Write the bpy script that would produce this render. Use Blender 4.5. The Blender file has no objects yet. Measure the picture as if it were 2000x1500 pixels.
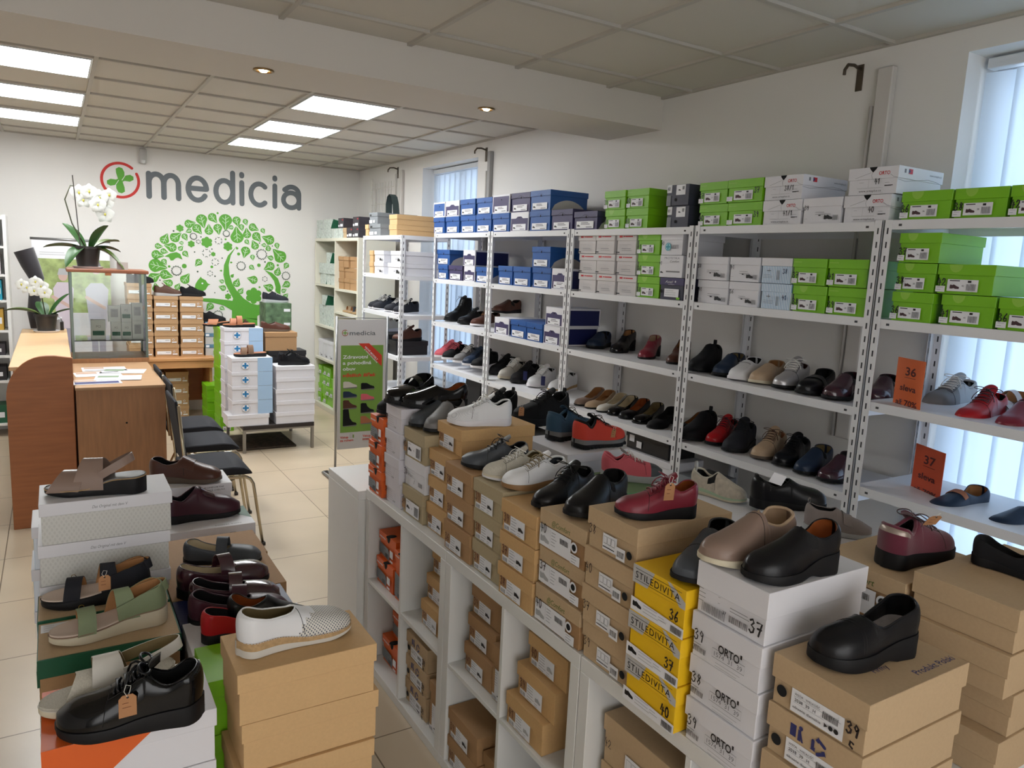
import bpy, bmesh, math, random
from mathutils import Vector, Matrix
random.seed(7)
S = bpy.context.scene
COL = S.collection
PI = math.pi

# ------------------------------------------------------------------ camera
CAM_H = 1.70
YAW, PITCH, ROLL, FPX = 0.553665314, -0.157318034, 0.0484493172, 1452.69
_f = Vector((math.sin(YAW)*math.cos(PITCH), math.cos(YAW)*math.cos(PITCH), math.sin(PITCH)))
_r0 = Vector((math.cos(YAW), -math.sin(YAW), 0)); _u0 = _r0.cross(_f)
_r = _r0*math.cos(ROLL) + _u0*math.sin(ROLL)
_u = -_r0*math.sin(ROLL) + _u0*math.cos(ROLL)
cam = bpy.data.cameras.new('camera'); camo = bpy.data.objects.new('camera', cam); COL.objects.link(camo)
camo.matrix_world = Matrix(((_r.x, _u.x, -_f.x, 0), (_r.y, _u.y, -_f.y, 0), (_r.z, _u.z, -_f.z, CAM_H), (0, 0, 0, 1)))
cam.sensor_width = 36; cam.lens = FPX/2000*36; cam.clip_start = .05; cam.clip_end = 100
S.camera = camo

# ------------------------------------------------------------------ view, world, lights
S.view_settings.view_transform = 'Standard'; S.view_settings.look = 'None'
S.view_settings.gamma = 1; S.view_settings.use_curve_mapping = False
S.view_settings.exposure = 1.58
w = bpy.data.worlds.new('world'); S.world = w; w.use_nodes = True
bg = w.node_tree.nodes['Background']; bg.inputs[0].default_value = (.62, .78, 1.0, 1); bg.inputs[1].default_value = 1.05
PANEL_STRENGTH = 9.0
def area(name, loc, rot, sx, sy, power, col=(1, 1, 1)):
    l = bpy.data.lights.new(name, 'AREA'); l.shape = 'RECTANGLE'; l.size = sx; l.size_y = sy; l.energy = power; l.color = col
    o = bpy.data.objects.new(name, l); o.location = loc; o.rotation_euler = rot; COL.objects.link(o); return o
# daylight through the shop front behind the viewer, and through the side window
area('shop_front_daylight', (-.2, -1.9, 1.5), (PI/2, 0, PI), 3.2, 1.9, 30, (.93, .96, 1))
area('side_window_daylight', (3.42, 1.0, 1.55), (0, PI/2, 0), 2.0, 1.3, 4, (.6, .8, 1))

# ------------------------------------------------------------------ measuring
def pick(u, v, **k):
    d = _r*((u-1000)/FPX) + _u*((750-v)/FPX) + _f
    a, c = list(k.items())[0]; i = 'xyz'.index(a)
    t = (c-(CAM_H if a == 'z' else 0))/d[i]
    return Vector((0, 0, CAM_H)) + d*t

# ------------------------------------------------------------------ materials
MATS = {}
def mat(name, col, rough=.6, metal=0, bump=0, scale=40, var=0, coat=0, sheen=0, emit=None, alpha=None, aniso=None, spec=None):
    if name in MATS: return MATS[name]
    m = bpy.data.materials.new(name); m.use_nodes = True; nt = m.node_tree; b = nt.nodes['Principled BSDF']
    b.inputs['Base Color'].default_value = (*col, 1); b.inputs['Roughness'].default_value = rough; b.inputs['Metallic'].default_value = metal
    if spec is not None: b.inputs['Specular IOR Level'].default_value = spec
    if coat: b.inputs['Coat Weight'].default_value = coat; b.inputs['Coat Roughness'].default_value = .05
    if sheen: b.inputs['Sheen Weight'].default_value = sheen
    if emit: b.inputs['Emission Color'].default_value = (*emit[0], 1); b.inputs['Emission Strength'].default_value = emit[1]
    if bump or var:
        tc = nt.nodes.new('ShaderNodeTexCoord'); n = nt.nodes.new('ShaderNodeTexNoise'); n.inputs['Scale'].default_value = scale; n.inputs['Detail'].default_value = 4
        nt.links.new(tc.outputs['Object'], n.inputs['Vector'])
        if aniso:
            mp = nt.nodes.new('ShaderNodeMapping'); mp.inputs['Scale'].default_value = aniso
            nt.links.new(tc.outputs['Object'], mp.inputs['Vector']); nt.links.new(mp.outputs[0], n.inputs['Vector'])
        if bump:
            bp = nt.nodes.new('ShaderNodeBump'); bp.inputs['Strength'].default_value = bump; bp.inputs['Distance'].default_value = .002
            nt.links.new(n.outputs[0], bp.inputs['Height']); nt.links.new(bp.outputs[0], b.inputs['Normal'])
        if var:
            r = nt.nodes.new('ShaderNodeValToRGB'); r.color_ramp.elements[0].position = .3; r.color_ramp.elements[1].position = .7
            r.color_ramp.elements[0].color = (*[c*(1-var) for c in col], 1); r.color_ramp.elements[1].color = (*[min(1, c*(1+var)) for c in col], 1)
            nt.links.new(n.outputs[0], r.inputs[0]); nt.links.new(r.outputs[0], b.inputs['Base Color'])
    MATS[name] = m; return m
def srgb(r, g, b):
    f = lambda c: (c/255/12.92) if c/255 <= .04045 else ((c/255+.055)/1.055)**2.4
    return (f(r), f(g), f(b))
def hexm(name, r, g, b, rough=.6, **k): return mat(name, srgb(r, g, b), rough, **k)
ink = hexm('black_ink', 22, 20, 24, .5); inkg = hexm('grey_ink', 120, 120, 125, .6); inkl = hexm('light_grey_ink', 170, 170, 172, .6)
paper = hexm('white_label_paper', 232, 232, 236, .5); marker = hexm('dark_marker', 30, 18, 22, .5)
red_ink = hexm('red_ink', 190, 35, 45, .5); green_ink = hexm('green_ink', 80, 110, 40, .5); blue_ink = hexm('blue_ink', 45, 50, 105, .5)
hole = hexm('dark_hole', 12, 12, 14, .9)

def dot_mat(name, base, dot, pitch, rad, rough=.5):
    m = bpy.data.materials.new(name); m.use_nodes = True; nt = m.node_tree; b = nt.nodes['Principled BSDF']; b.inputs['Roughness'].default_value = rough
    tc = nt.nodes.new('ShaderNodeTexCoord'); sp = nt.nodes.new('ShaderNodeSeparateXYZ'); nt.links.new(tc.outputs['Object'], sp.inputs[0])
    def mth(op, a, bb=None):
        n = nt.nodes.new('ShaderNodeMath'); n.operation = op
        for i, q in enumerate((a, bb)):
            if q is None: continue
            if isinstance(q, (int, float)): n.inputs[i].default_value = q
            else: nt.links.new(q, n.inputs[i])
        return n.outputs[0]
    zy = mth('ADD', sp.outputs[1], mth('MULTIPLY', sp.outputs[2], .6))
    a = mth('MULTIPLY', mth('ADD', sp.outputs[0], zy), 1/pitch); c = mth('MULTIPLY', mth('SUBTRACT', sp.outputs[0], zy), 1/pitch)
    fa = mth('SUBTRACT', mth('FRACT', a), .5); fc = mth('SUBTRACT', mth('FRACT', c), .5)
    d = mth('ADD', mth('MULTIPLY', fa, fa), mth('MULTIPLY', fc, fc)); k = mth('LESS_THAN', d, rad*rad)
    mx = nt.nodes.new('ShaderNodeMix'); mx.data_type = 'RGBA'; nt.links.new(k, mx.inputs[0])
    mx.inputs[6].default_value = (*base, 1); mx.inputs[7].default_value = (*dot, 1); nt.links.new(mx.outputs[2], b.inputs['Base Color'])
    MATS[name] = m; return m
def stripe_mat(name, c1, c2, pitch, axis=1, rough=.5):
    m = bpy.data.materials.new(name); m.use_nodes = True; nt = m.node_tree; b = nt.nodes['Principled BSDF']; b.inputs['Roughness'].default_value = rough
    tc = nt.nodes.new('ShaderNodeTexCoord'); sp = nt.nodes.new('ShaderNodeSeparateXYZ'); nt.links.new(tc.outputs['Object'], sp.inputs[0])
    n = nt.nodes.new('ShaderNodeMath'); n.operation = 'MULTIPLY'; n.inputs[1].default_value = 1/pitch; nt.links.new(sp.outputs[axis], n.inputs[0])
    f = nt.nodes.new('ShaderNodeMath'); f.operation = 'FRACT'; nt.links.new(n.outputs[0], f.inputs[0])
    g = nt.nodes.new('ShaderNodeMath'); g.operation = 'GREATER_THAN'; g.inputs[1].default_value = .5; nt.links.new(f.outputs[0], g.inputs[0])
    mx = nt.nodes.new('ShaderNodeMix'); mx.data_type = 'RGBA'; nt.links.new(g.outputs[0], mx.inputs[0])
    mx.inputs[6].default_value = (*c1, 1); mx.inputs[7].default_value = (*c2, 1); nt.links.new(mx.outputs[2], b.inputs['Base Color'])
    MATS[name] = m; return m

# ------------------------------------------------------------------ mesh collector
class MB:
    def __init__(s): s.v = []; s.f = []; s.m = []
    def add(s, vs, fs, mi=0):
        o = len(s.v); s.v += [tuple(p) for p in vs]; s.f += [tuple(i+o for i in f) for f in fs]
        s.m += (mi if isinstance(mi, list) else [mi]*len(fs)); return s
    def box(s, x0, y0, z0, x1, y1, z1, mi=0):
        if x0 > x1: x0, x1 = x1, x0
        if y0 > y1: y0, y1 = y1, y0
        if z0 > z1: z0, z1 = z1, z0
        return s.add([(x0, y0, z0), (x1, y0, z0), (x1, y1, z0), (x0, y1, z0), (x0, y0, z1), (x1, y0, z1), (x1, y1, z1), (x0, y1, z1)],
                     [(0, 3, 2, 1), (4, 5, 6, 7), (0, 1, 5, 4), (1, 2, 6, 5), (2, 3, 7, 6), (3, 0, 4, 7)], mi)
    def tube(s, pts, r, mi=0, n=6, closed=False):
        pts = [Vector(p) for p in pts]; N = len(pts); rings = []
        prev = None
        for i, p in enumerate(pts):
            a = pts[(i-1) % N] if (closed or i > 0) else p; b = pts[(i+1) % N] if (closed or i < N-1) else p
            t = (b-a); t = t.normalized() if t.length > 1e-9 else Vector((0, 0, 1))
            if prev is None: ref = Vector((0, 0, 1)) if abs(t.z) < .9 else Vector((1, 0, 0))
            else: ref = prev
            x = (ref - t*ref.dot(t)); x = x.normalized() if x.length > 1e-6 else t.orthogonal().normalized()
            prev = x; y = t.cross(x); rr = r[i] if isinstance(r, (list, tuple)) else r
            rings.append([p + (x*math.cos(2*PI*k/n) + y*math.sin(2*PI*k/n))*rr for k in range(n)])
        vs = [q for ring in rings for q in ring]; fs = []
        for i in range(N if closed else N-1):
            for k in range(n):
                j = (i+1) % N; fs.append((i*n+k, i*n+(k+1) % n, j*n+(k+1) % n, j*n+k))
        if not closed: fs.append(tuple(range(n))[::-1]); fs.append(tuple((N-1)*n+k for k in range(n)))
        return s.add(vs, fs, mi)
    def grid(s, rows, mi=0, closed=False, flip=False):
        n = len(rows[0]); vs = [p for r in rows for p in r]; fs = []; ms = []
        for i in range(len(rows)-1):
            for k in range(n if closed else n-1):
                q = (i*n+k, i*n+(k+1) % n, (i+1)*n+(k+1) % n, (i+1)*n+k)
                fs.append(q[::-1] if flip else q); ms.append(mi(i, k) if callable(mi) else mi)
        return s.add(vs, fs, ms)
    def lathe(s, prof, c=(0, 0, 0), n=20, mi=0):
        rows = [[(c[0]+r*math.cos(2*PI*k/n), c[1]+r*math.sin(2*PI*k/n), c[2]+z) for k in range(n)] for r, z in prof]
        return s.grid(rows, mi, True, True)
    def prism(s, poly, lo, hi, axis='z', mi=0):
        n = len(poly)
        def P(a, b, h): return (a, b, h) if axis == 'z' else ((a, h, b) if axis == 'y' else (h, a, b))
        vs = [P(a, b, lo) for a, b in poly]+[P(a, b, hi) for a, b in poly]
        fs = [tuple(range(n))[::-1], tuple(range(n, 2*n))]+[(i, (i+1) % n, n+(i+1) % n, n+i) for i in range(n)]
        return s.add(vs, fs, mi)
    def xf(s, M, start=0):
        s.v = s.v[:start]+[tuple(M @ Vector(p)) for p in s.v[start:]]; return s
    def mesh(s, name, mats, smooth=False, bevel=0, weld=False, seg=1):
        me = bpy.data.meshes.new(name); me.from_pydata(s.v, [], s.f); me.update()
        for m in (mats if isinstance(mats, (list, tuple)) else [mats]): me.materials.append(m)
        for p, i in zip(me.polygons, s.m): p.material_index = i
        if weld or bevel:
            bm = bmesh.new(); bm.from_mesh(me)
            if weld: bmesh.ops.remove_doubles(bm, verts=bm.verts, dist=2e-5); bmesh.ops.recalc_face_normals(bm, faces=bm.faces)
            if bevel: bmesh.ops.bevel(bm, geom=bm.edges[:], offset=bevel, segments=seg, affect='EDGES', clamp_overlap=True)
            bm.to_mesh(me); bm.free()
        if smooth:
            me.shade_smooth()
            if smooth != True: me.set_sharp_from_angle(angle=math.radians(smooth))
        return me
def obj(name, me, parent=None, loc=None, rot=None):
    o = bpy.data.objects.new(name, me); COL.objects.link(o)
    if parent: o.parent = parent
    if loc is not None: o.location = loc
    if rot is not None: o.rotation_euler = rot if isinstance(rot, (tuple, list)) else (0, 0, rot)
    return o
LABELS = {}
def tag(o, label, cat, group=None):
    n = len(label.replace(',', '').split())
    if n < 4 or n > 16: print('LABELLEN', n, label)
    if label in LABELS: print('DUPLABEL', label)
    LABELS[label] = 1
    o['label'] = label; o['category'] = cat
    if group: o['group'] = group
    return o
def thing(name, label, cat, loc=(0, 0, 0), rot=0, group=None):
    o = obj(name, None, None, loc, rot); o.empty_display_size = .05; return tag(o, label, cat, group)
def struct(name, me):
    o = obj(name, me); o['kind'] = 'structure'; return o

# ------------------------------------------------------------------ flat lettering
TC = {}
def text2d(body, off=0.0, shear=0, sp=1.0):
    k = (body, off, shear, sp)
    if k not in TC:
        c = bpy.data.curves.new('t', 'FONT'); c.body = body; c.size = 1; c.resolution_u = 3; c.offset = off; c.shear = shear; c.space_character = sp
        o = bpy.data.objects.new('t', c); me = bpy.data.meshes.new_from_object(o)
        vs = [(q.co.x, q.co.y) for q in me.vertices]; fs = [tuple(p.vertices) for p in me.polygons]
        bpy.data.objects.remove(o); bpy.data.curves.remove(c); bpy.data.meshes.remove(me)
        x0 = min(a for a, b in vs); x1 = max(a for a, b in vs)
        TC[k] = ([(a-x0, b) for a, b in vs], fs, x1-x0)
    return TC[k]
DIG = {'0': [[(.5, 1), (.2, .8), (.15, .4), (.35, .03), (.6, .03), (.82, .35), (.8, .75), (.6, .97), (.45, 1)]],
 '1': [[(.2, .75), (.55, 1), (.5, 0)]], '2': [[(.15, .75), (.35, .97), (.7, .9), (.72, .6), (.15, .05), (.85, .08)]],
 '3': [[(.15, .88), (.5, 1), (.72, .8), (.35, .55), (.8, .4), (.7, .1), (.35, 0), (.1, .15)]],
 '4': [[(.4, 1), (.1, .4), (.85, .45)], [(.65, .75), (.55, 0)]], '5': [[(.75, .95), (.3, .95), (.25, .6), (.65, .6), (.8, .3), (.55, .02), (.15, .08)]],
 '6': [[(.7, 1), (.3, .6), (.15, .25), (.4, 0), (.75, .15), (.7, .45), (.25, .4)]],
 '7': [[(.1, .92), (.85, .95), (.45, 0)], [(.25, .5), (.8, .53)]], '8': [[(.7, .85), (.4, 1), (.25, .78), (.75, .3), (.5, 0), (.2, .2), (.75, .8), (.7, .85)]],
 '9': [[(.75, .75), (.4, .98), (.2, .7), (.45, .5), (.75, .7), (.6, 0)]], '/': [[(.8, 1), (.2, 0)]], 'c': [[(.8, .5), (.3, .6), (.2, .2), (.7, .05)]]}
class Face:
    """flat print on a rectangular face; x to the viewer's right, y up, metres"""
    def __init__(s): s.it = []; s.mats = []; s.n = 0
    def mi(s, m):
        if m not in s.mats: s.mats.append(m)
        return s.mats.index(m)
    def poly(s, pts, m): s.it.append((pts, [tuple(range(len(pts)))], s.mi(m), s.n)); s.n += 1; return s
    def rect(s, x0, y0, x1, y1, m): return s.poly([(x0, y0), (x1, y0), (x1, y1), (x0, y1)], m)
    def disc(s, x, y, r, m, n=14, sy=1): return s.poly([(x+r*math.cos(2*PI*k/n), y+r*sy*math.sin(2*PI*k/n)) for k in range(n)], m)
    def text(s, t, x, y, h, m, off=.0, shear=0, w=None, rot=0, sp=1.0):
        vs, fs, wd = text2d(t, off, shear, sp); k = h/.72; kx = k if w is None else w/wd; c, sn = math.cos(rot), math.sin(rot)
        s.it.append(([(x+a*kx*c-b*k*sn, y+a*kx*sn+b*k*c) for a, b in vs], fs, s.mi(m), s.n)); s.n += 1; return s
    def stroke(s, pts, wd, m, cap=True):
        N = len(pts); closed = N > 3 and math.hypot(pts[0][0]-pts[-1][0], pts[0][1]-pts[-1][1]) < 1e-6; vs = []
        for i, (a, b) in enumerate(pts):
            p0 = pts[i-1] if i else (pts[-2] if closed else pts[0]); p1 = pts[i+1] if i < N-1 else (pts[1] if closed else pts[-1])
            l = math.hypot(p1[0]-p0[0], p1[1]-p0[1]) or 1; nx, ny = -(p1[1]-p0[1])/l*wd/2, (p1[0]-p0[0])/l*wd/2; vs += [(a+nx, b+ny), (a-nx, b-ny)]
        fs = [(2*i, 2*i+1, 2*i+3, 2*i+2) for i in range(N-1)]
        if cap and not closed:
            for e, (i0, i1) in ((0, (0, 1)), (N-1, (2*N-1, 2*N-2))):
                c = pts[e]; a0 = math.atan2(vs[i0][1]-c[1], vs[i0][0]-c[0]); k0 = len(vs)
                for q in range(1, 7): vs.append((c[0]+wd/2*math.cos(a0+PI*q/7), c[1]+wd/2*math.sin(a0+PI*q/7)))
                fs.append((i0,)+tuple(range(k0, k0+6))+(i1,))
        s.it.append((vs, fs, s.mi(m), s.n)); s.n += 1; return s
    def hand(s, t, x, y, h, m=None, wd=.003):
        for i, ch in enumerate(t):
            for st in DIG.get(ch, []): s.stroke([(x+(i*.62+a*.55)*h, y+b*h+i*.02*h) for a, b in st], wd, m or marker)
        return s
    def lines(s, x, y, w_, n, dy, m, th=.0012, rng=None):
        R = random.Random(int(x*1e4)+n*7)
        for i in range(n): s.rect(x, y-i*dy-th, x+w_*(.55+.45*R.random()), y-i*dy, m)
        return s
    def bars(s, x, y, w_, h, n=14, m=None):
        R = random.Random(n+int(w_*1e4)); p = w_/n
        for i in range(n): s.it.append(([(x+i*p, y), (x+i*p+p*(.3+.4*R.random()), y), (x+i*p+p*(.3+.4*R.random()), y+h), (x+i*p, y+h)], [(0, 1, 2, 3)], s.mi(m or ink), s.n))
        s.n += 1; return s
    def shoe(s, x, y, w_, m, flip=False):
        P = [(0, .05), (.05, 0), (.3, .02), (.4, .06), (.6, .0), (.95, 0), (1, .1), (.95, .22), (.7, .3), (.5, .42), (.4, .46), (.25, .38), (.05, .45), (0, .3)]
        if flip: P = [(1-a, b) for a, b in P][::-1]
        return s.poly([(x+a*w_, y+b*w_) for a, b in P], m)
    def mesh(s, name, fn, eps=.00025, base=.0004, top=12):
        mb = MB()
        for pts, fs, mi, k in s.it: mb.add([fn(a, b, base+eps*min(k, top)) for a, b in pts], fs, mi)
        me = mb.mesh(name, s.mats); return me
FIT = {'sage green sandal with wide front strap': (0.2089, 1.9433, -3.0241, 0.948, 0.945), 'dark navy sandal with kraft tag': (0.1877, 2.0931, -3.2604, 0.932, 0.917), 'cream open toe sandal behind the black patent shoe': (0.1819, 1.5893, -3.0816, 0.897, 0.898), 'taupe open toe sandal on top of the white patterned stack': (0.1961, 2.2391, -3.3776, 0.92, 0.829), 'white perforated lace-up shoe on the golden box marked 39': (1.339, 2.1628, 2.8012, 0.814, 0.793), 'dark grey slip-on loafer on the khaki box marked 45': (1.3127, 2.5389, -2.6756, 0.902, 0.905), 'mid grey slip-on beside the dark grey loafer': (1.3031, 2.5023, -2.3824, 0.945, 0.954), 'black patent loafer with brown insole on the pale white stack': (1.3471, 2.5093, -3.2577, 0.948, 0.93), 'dark grey lace-up shoe with black laces on the brown stack': (1.2858, 1.965, -3.3992, 0.796, 0.757), 'cream textured lace-up shoe behind the white one': (1.2738, 1.8651, -3.2423, 0.712, 0.687), 'white lace-up shoe with brown sole and beige laces': (1.2906, 1.7667, -3.1677, 0.757, 0.747), 'black leather lace-up shoe left of the black slip-on': (1.3042, 1.6633, -2.8269, 0.838, 0.846), 'black leather slip-on shoe on the top Comfort box': (1.2982, 1.5178, -2.7495, 0.868, 0.874), 'burgundy leather lace-up shoe with kraft tag on the beige stack': (1.2455, 1.1835, 2.7848, 0.702, 0.698), 'dark textured slip-on shoe on the yellow box': (1.2653, 1.1011, -2.7204, 0.851, 0.854), 'taupe leather slip-on with cream sole on the big white box': (1.2729, 0.9511, 3.1589, 0.852, 0.853), 'black leather wedge slip-on with brown lining on the white box': (1.2696, 0.8438, 3.0675, 0.774, 0.779), 'black leather clog with grey insole on the nearest cardboard stack': (1.2988, 0.6924, 3.0137, 0.79, 0.795), 'black trail shoe on the black box with red edge': (1.9176, 2.6382, 3.2386, 1.021, 1.031), 'navy hiking shoe on the wide white box': (1.6033, 2.3041, 0.1662, 0.881, 0.893), 'red hiking shoe with black collar on the wide white box': (1.6244, 2.1666, 0.0491, 0.853, 0.868), 'pink hiking shoe with dark toe cap on the sage box': (1.6072, 1.9775, -0.5618, 0.779, 0.75), 'beige floral slip-on with tall heel loop on the green box': (1.7161, 1.6512, -1.2941, 0.689, 0.72), 'black clog with white tag tucked in its opening': (1.7242, 1.4216, -0.4833, 0.822, 0.853), 'grey suede strap shoe behind the black wedge': (1.6952, 1.2152, -0.7634, 0.624, 0.642), 'burgundy suede sneaker with shiny heel patch on the Comfort box': (1.5171, 0.8797, -0.0421, 0.801, 0.808), 'black shoe with pale insole on the tall right stack': (1.6489, 0.7661, -1.4168, 0.6, 0.613), 'pale grey slip-on with perforated toe on the tan stack': (0.2879, 1.4797, 0.0969, 0.888, 0.889), 'black patent lace-up with kraft tag on the orange and white box': (0.2166, 1.453, 2.9791, 0.933, 0.931), 'brown leather shoe with strap at the back of the left group': (0.3044, 3.2938, -0.3337, 1.029, 1.002), 'burgundy shoe with patent strap on the PÉČE A POHODLÍ box': (0.3155, 2.9573, 0.1056, 1.027, 1.04), 'grey leather strap shoe, farthest of the strap shoes': (0.3065, 2.371, -0.3336, 0.842, 0.78), 'plum patent strap shoe just before the grey one': (0.2556, 2.1125, 0.1769, 0.927, 0.932), 'plum patent strap shoe in the middle of the strap shoes': (0.2729, 2.025, -0.1233, 0.851, 0.846), 'dark plum strap shoe nearest to the red shoe': (0.2584, 1.9371, -0.1897, 0.907, 0.899), 'black wedge loafer with brown lining beside the red shoe': (0.3354, 1.8386, -0.3, 0.787, 0.732), 'red leather shoe partly hidden behind the perforated slip-on': (0.2678, 1.8046, -0.0837, 0.77, 0.714)}
# shoe boxes of which the photograph shows almost nothing
HIDDEN = set("""wide white box under the red and navy hiking shoes, lower one
black box under the black trail shoe, lower one
sage green box under the pink hiking shoe, lower one
white and green box under the floral slip-on, lower one
white box under the black clog and grey strap shoe, lower one
kraft Comfort box under the burgundy suede shoe, first from bottom
orange and white shoe box in the nearest left stack, third from top
orange and white shoe box in the nearest left stack, fourth from top
orange and white shoe box in the nearest left stack, fifth from top
orange and white shoe box in the nearest left stack, sixth from top
orange and white shoe box in the nearest left stack, seventh from top
kraft box hidden behind the orange and white boxes, topmost
kraft box hidden behind the orange and white boxes, second from top
kraft box hidden behind the orange and white boxes, third from top
kraft box hidden behind the orange and white boxes, fourth from top
kraft box hidden behind the orange and white boxes, fifth from top
kraft box hidden behind the orange and white boxes, sixth from top
kraft box with dark green rim under the sage sandal, second from top
kraft box with dark green rim under the sage sandal, third from top
kraft box with dark green rim under the sage sandal, fourth from top
kraft box with dark green rim under the sage sandal, fifth from top
kraft box with dark green rim under the sage sandal, sixth from top
kraft box with dark green rim under the navy sandal, fourth from top
kraft box with dark green rim under the navy sandal, fifth from top
kraft box with dark green rim under the navy sandal, sixth from top
white patterned shoe box in the tall left stack, fourth from top
white patterned shoe box in the tall left stack, fifth from top
white patterned shoe box in the tall left stack, sixth from top
white patterned shoe box in the tall left stack, seventh from top
white patterned shoe box in the tall left stack, eighth from top
white patterned shoe box in the tall left stack, ninth from top
pale blue box behind the white patterned stack, seventh from top
tan shoe box in the stack under the perforated slip-on, fourth from top
tan shoe box in the stack under the perforated slip-on, fifth from top
tan shoe box in the stack under the perforated slip-on, sixth from top
tan shoe box in the stack under the perforated slip-on, seventh from top
tan shoe box in the stack under the perforated slip-on, eighth from top
lime green box in the stack behind the tan boxes, third from top
lime green box in the stack behind the tan boxes, fourth from top
lime green box in the stack behind the tan boxes, fifth from top
lime green box in the stack behind the tan boxes, sixth from top
white box in the stack beneath the red shoe, second from top
white box in the stack beneath the red shoe, third from top
white box in the stack beneath the red shoe, fourth from top
white box in the stack beneath the red shoe, fifth from top
white box in the stack beneath the red shoe, sixth from top
dark blue box in the stack beneath the plum strap shoes, second from top
dark blue box in the stack beneath the plum strap shoes, third from top
dark blue box in the stack beneath the plum strap shoes, fourth from top
dark blue box in the stack beneath the plum strap shoes, fifth from top
dark blue box in the stack beneath the plum strap shoes, sixth from top
wide kraft box in the stack beneath the plum strap shoes, second from top
wide kraft box in the stack beneath the plum strap shoes, third from top
wide kraft box in the stack beneath the plum strap shoes, fourth from top
wide kraft box in the stack beneath the plum strap shoes, fifth from top
wide kraft box in the stack beneath the plum strap shoes, sixth from top
kraft box in the stack beneath the grey strap shoe, second from top
kraft box in the stack beneath the grey strap shoe, third from top
kraft box in the stack beneath the grey strap shoe, fourth from top
kraft box in the stack beneath the grey strap shoe, fifth from top
kraft box in the stack beneath the grey strap shoe, sixth from top
white and dark green PÉČE A POHODLÍ box, second from top
white and dark green PÉČE A POHODLÍ box, third from top
white and dark green PÉČE A POHODLÍ box, fourth from top
white and dark green PÉČE A POHODLÍ box, fifth from top
white box with small dark print under the brown strap shoe, second from top
white box with small dark print under the brown strap shoe, third from top
white box with small dark print under the brown strap shoe, fourth from top
white box with small dark print under the brown strap shoe, fifth from top
white box with small dark print under the brown strap shoe, sixth from top
plain white box low in the forward rack, first from bottom
plain white box low in the forward rack, second from bottom
plain white box low in the forward rack, third from bottom
patterned green-white box in the middle cream cube, fifth from left in row 2 from below
patterned green-white box in the middle cream cube, fifth from left in row 3 from below
plain white box in the right rear stack, first from bottom
plain white box in the right rear stack, second from bottom
plain white box in the right rear stack, third from bottom
black box in the right rear stack, fourth from bottom
green camouflage box, first from bottom
green camouflage box, second from bottom
green camouflage box, third from bottom
green camouflage box, fourth from bottom
green camouflage box, fifth from bottom
green camouflage box, sixth from bottom
green camouflage box, seventh from bottom
box in the stack left of the camouflage boxes, first from bottom
box in the stack left of the camouflage boxes, second from bottom
box in the stack left of the camouflage boxes, third from bottom
box in the stack left of the camouflage boxes, fourth from bottom
box in the stack left of the camouflage boxes, fifth from bottom
box in the stack left of the camouflage boxes, sixth from bottom
box in the stack left of the camouflage boxes, seventh from bottom
box in the stack left of the camouflage boxes, eighth from bottom
kraft Comfort box under the burgundy suede shoe, second from bottom
plain white box low in the forward rack, fourth from bottom
patterned green-white box in the upper cream cube, fifth from left in row 1 from below
kraft box under the back desk beside another stack, fourth from bottom
patterned green-white box on the cream shelf, upper row, second from left
kraft box with dark green rim under the navy sandal, third from top
patterned green-white box in the upper cream cube, first from left in row 1 from below
patterned green-white box in the upper cream cube, fourth from left in row 1 from below
patterned green-white box in the upper cream cube, second from left in row 2 from below
patterned green-white box in the upper cream cube, fifth from left in row 2 from below
patterned green-white box in the upper cream cube, fifth from left in row 3 from below
patterned green-white box in the middle cream cube, second from left in row 1 from below
patterned green-white box in the middle cream cube, fourth from left in row 1 from below
patterned green-white box in the middle cream cube, fifth from left in row 1 from below
small kraft box in the right cream cube, fourth from left in row 1 from below
small kraft box in the right cream cube, fourth from left in row 3 from below
lime box in the lowest cream cube, fourth from left in row 1 from below
lime box in the lowest cream cube, second from left in row 2 from below
lime box in the lowest cream cube, fourth from left in row 3 from below
patterned green-white box on the cream shelf, lower row, second from left
small kraft box in the right cream cube, fourth from left in row 2 from below
patterned green-white box in the middle cream cube, third from left in row 2 from below
lime box in the lowest cream cube, third from left in row 1 from below
lime box in the lowest cream cube, first from left in row 3 from below
patterned green-white box on the cream shelf, lower row, fifth from left
patterned green-white box on the cream shelf, lower row, sixth from left
patterned green-white box on the cream shelf, lower row, seventh from left
patterned green-white box on the cream shelf, upper row, first from left""".split("\n"))
# ------------------------------------------------------------------ the room
ZC = 2.69; XR = 3.05; YB = 8.5; XL = -2.6; YF = -2.2
wallm = hexm('wall_paint', 226, 223, 219, .85, bump=.15, scale=60)
ceilm = hexm('ceiling_tile', 205, 200, 190, .95, bump=.3, scale=220)
barm = hexm('ceiling_grid_metal', 186, 181, 172, .6)
whitel = hexm('white_laminate', 222, 221, 218, .45)
whitem = hexm('white_powder_coat', 226, 226, 229, .35)
# tiled floor
fm = bpy.data.materials.new('floor_tiles'); fm.use_nodes = True; nt = fm.node_tree; b = nt.nodes['Principled BSDF']
tc = nt.nodes.new('ShaderNodeTexCoord'); mp = nt.nodes.new('ShaderNodeMapping'); mp.inputs['Location'].default_value = (.293, .06, 0)
br = nt.nodes.new('ShaderNodeTexBrick'); br.offset = 0; br.inputs['Scale'].default_value = 1; br.inputs['Brick Width'].default_value = .59; br.inputs['Row Height'].default_value = .59
br.inputs['Mortar Size'].default_value = .0028; br.inputs['Mortar Smooth'].default_value = .1
br.inputs['Color1'].default_value = (*srgb(208, 190, 164), 1); br.inputs['Color2'].default_value = (*srgb(203, 184, 158), 1); br.inputs['Mortar'].default_value = (*srgb(120, 102, 80), 1)
nz = nt.nodes.new('ShaderNodeTexNoise'); nz.inputs['Scale'].default_value = 2.3; nz.inputs['Detail'].default_value = 6
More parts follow.
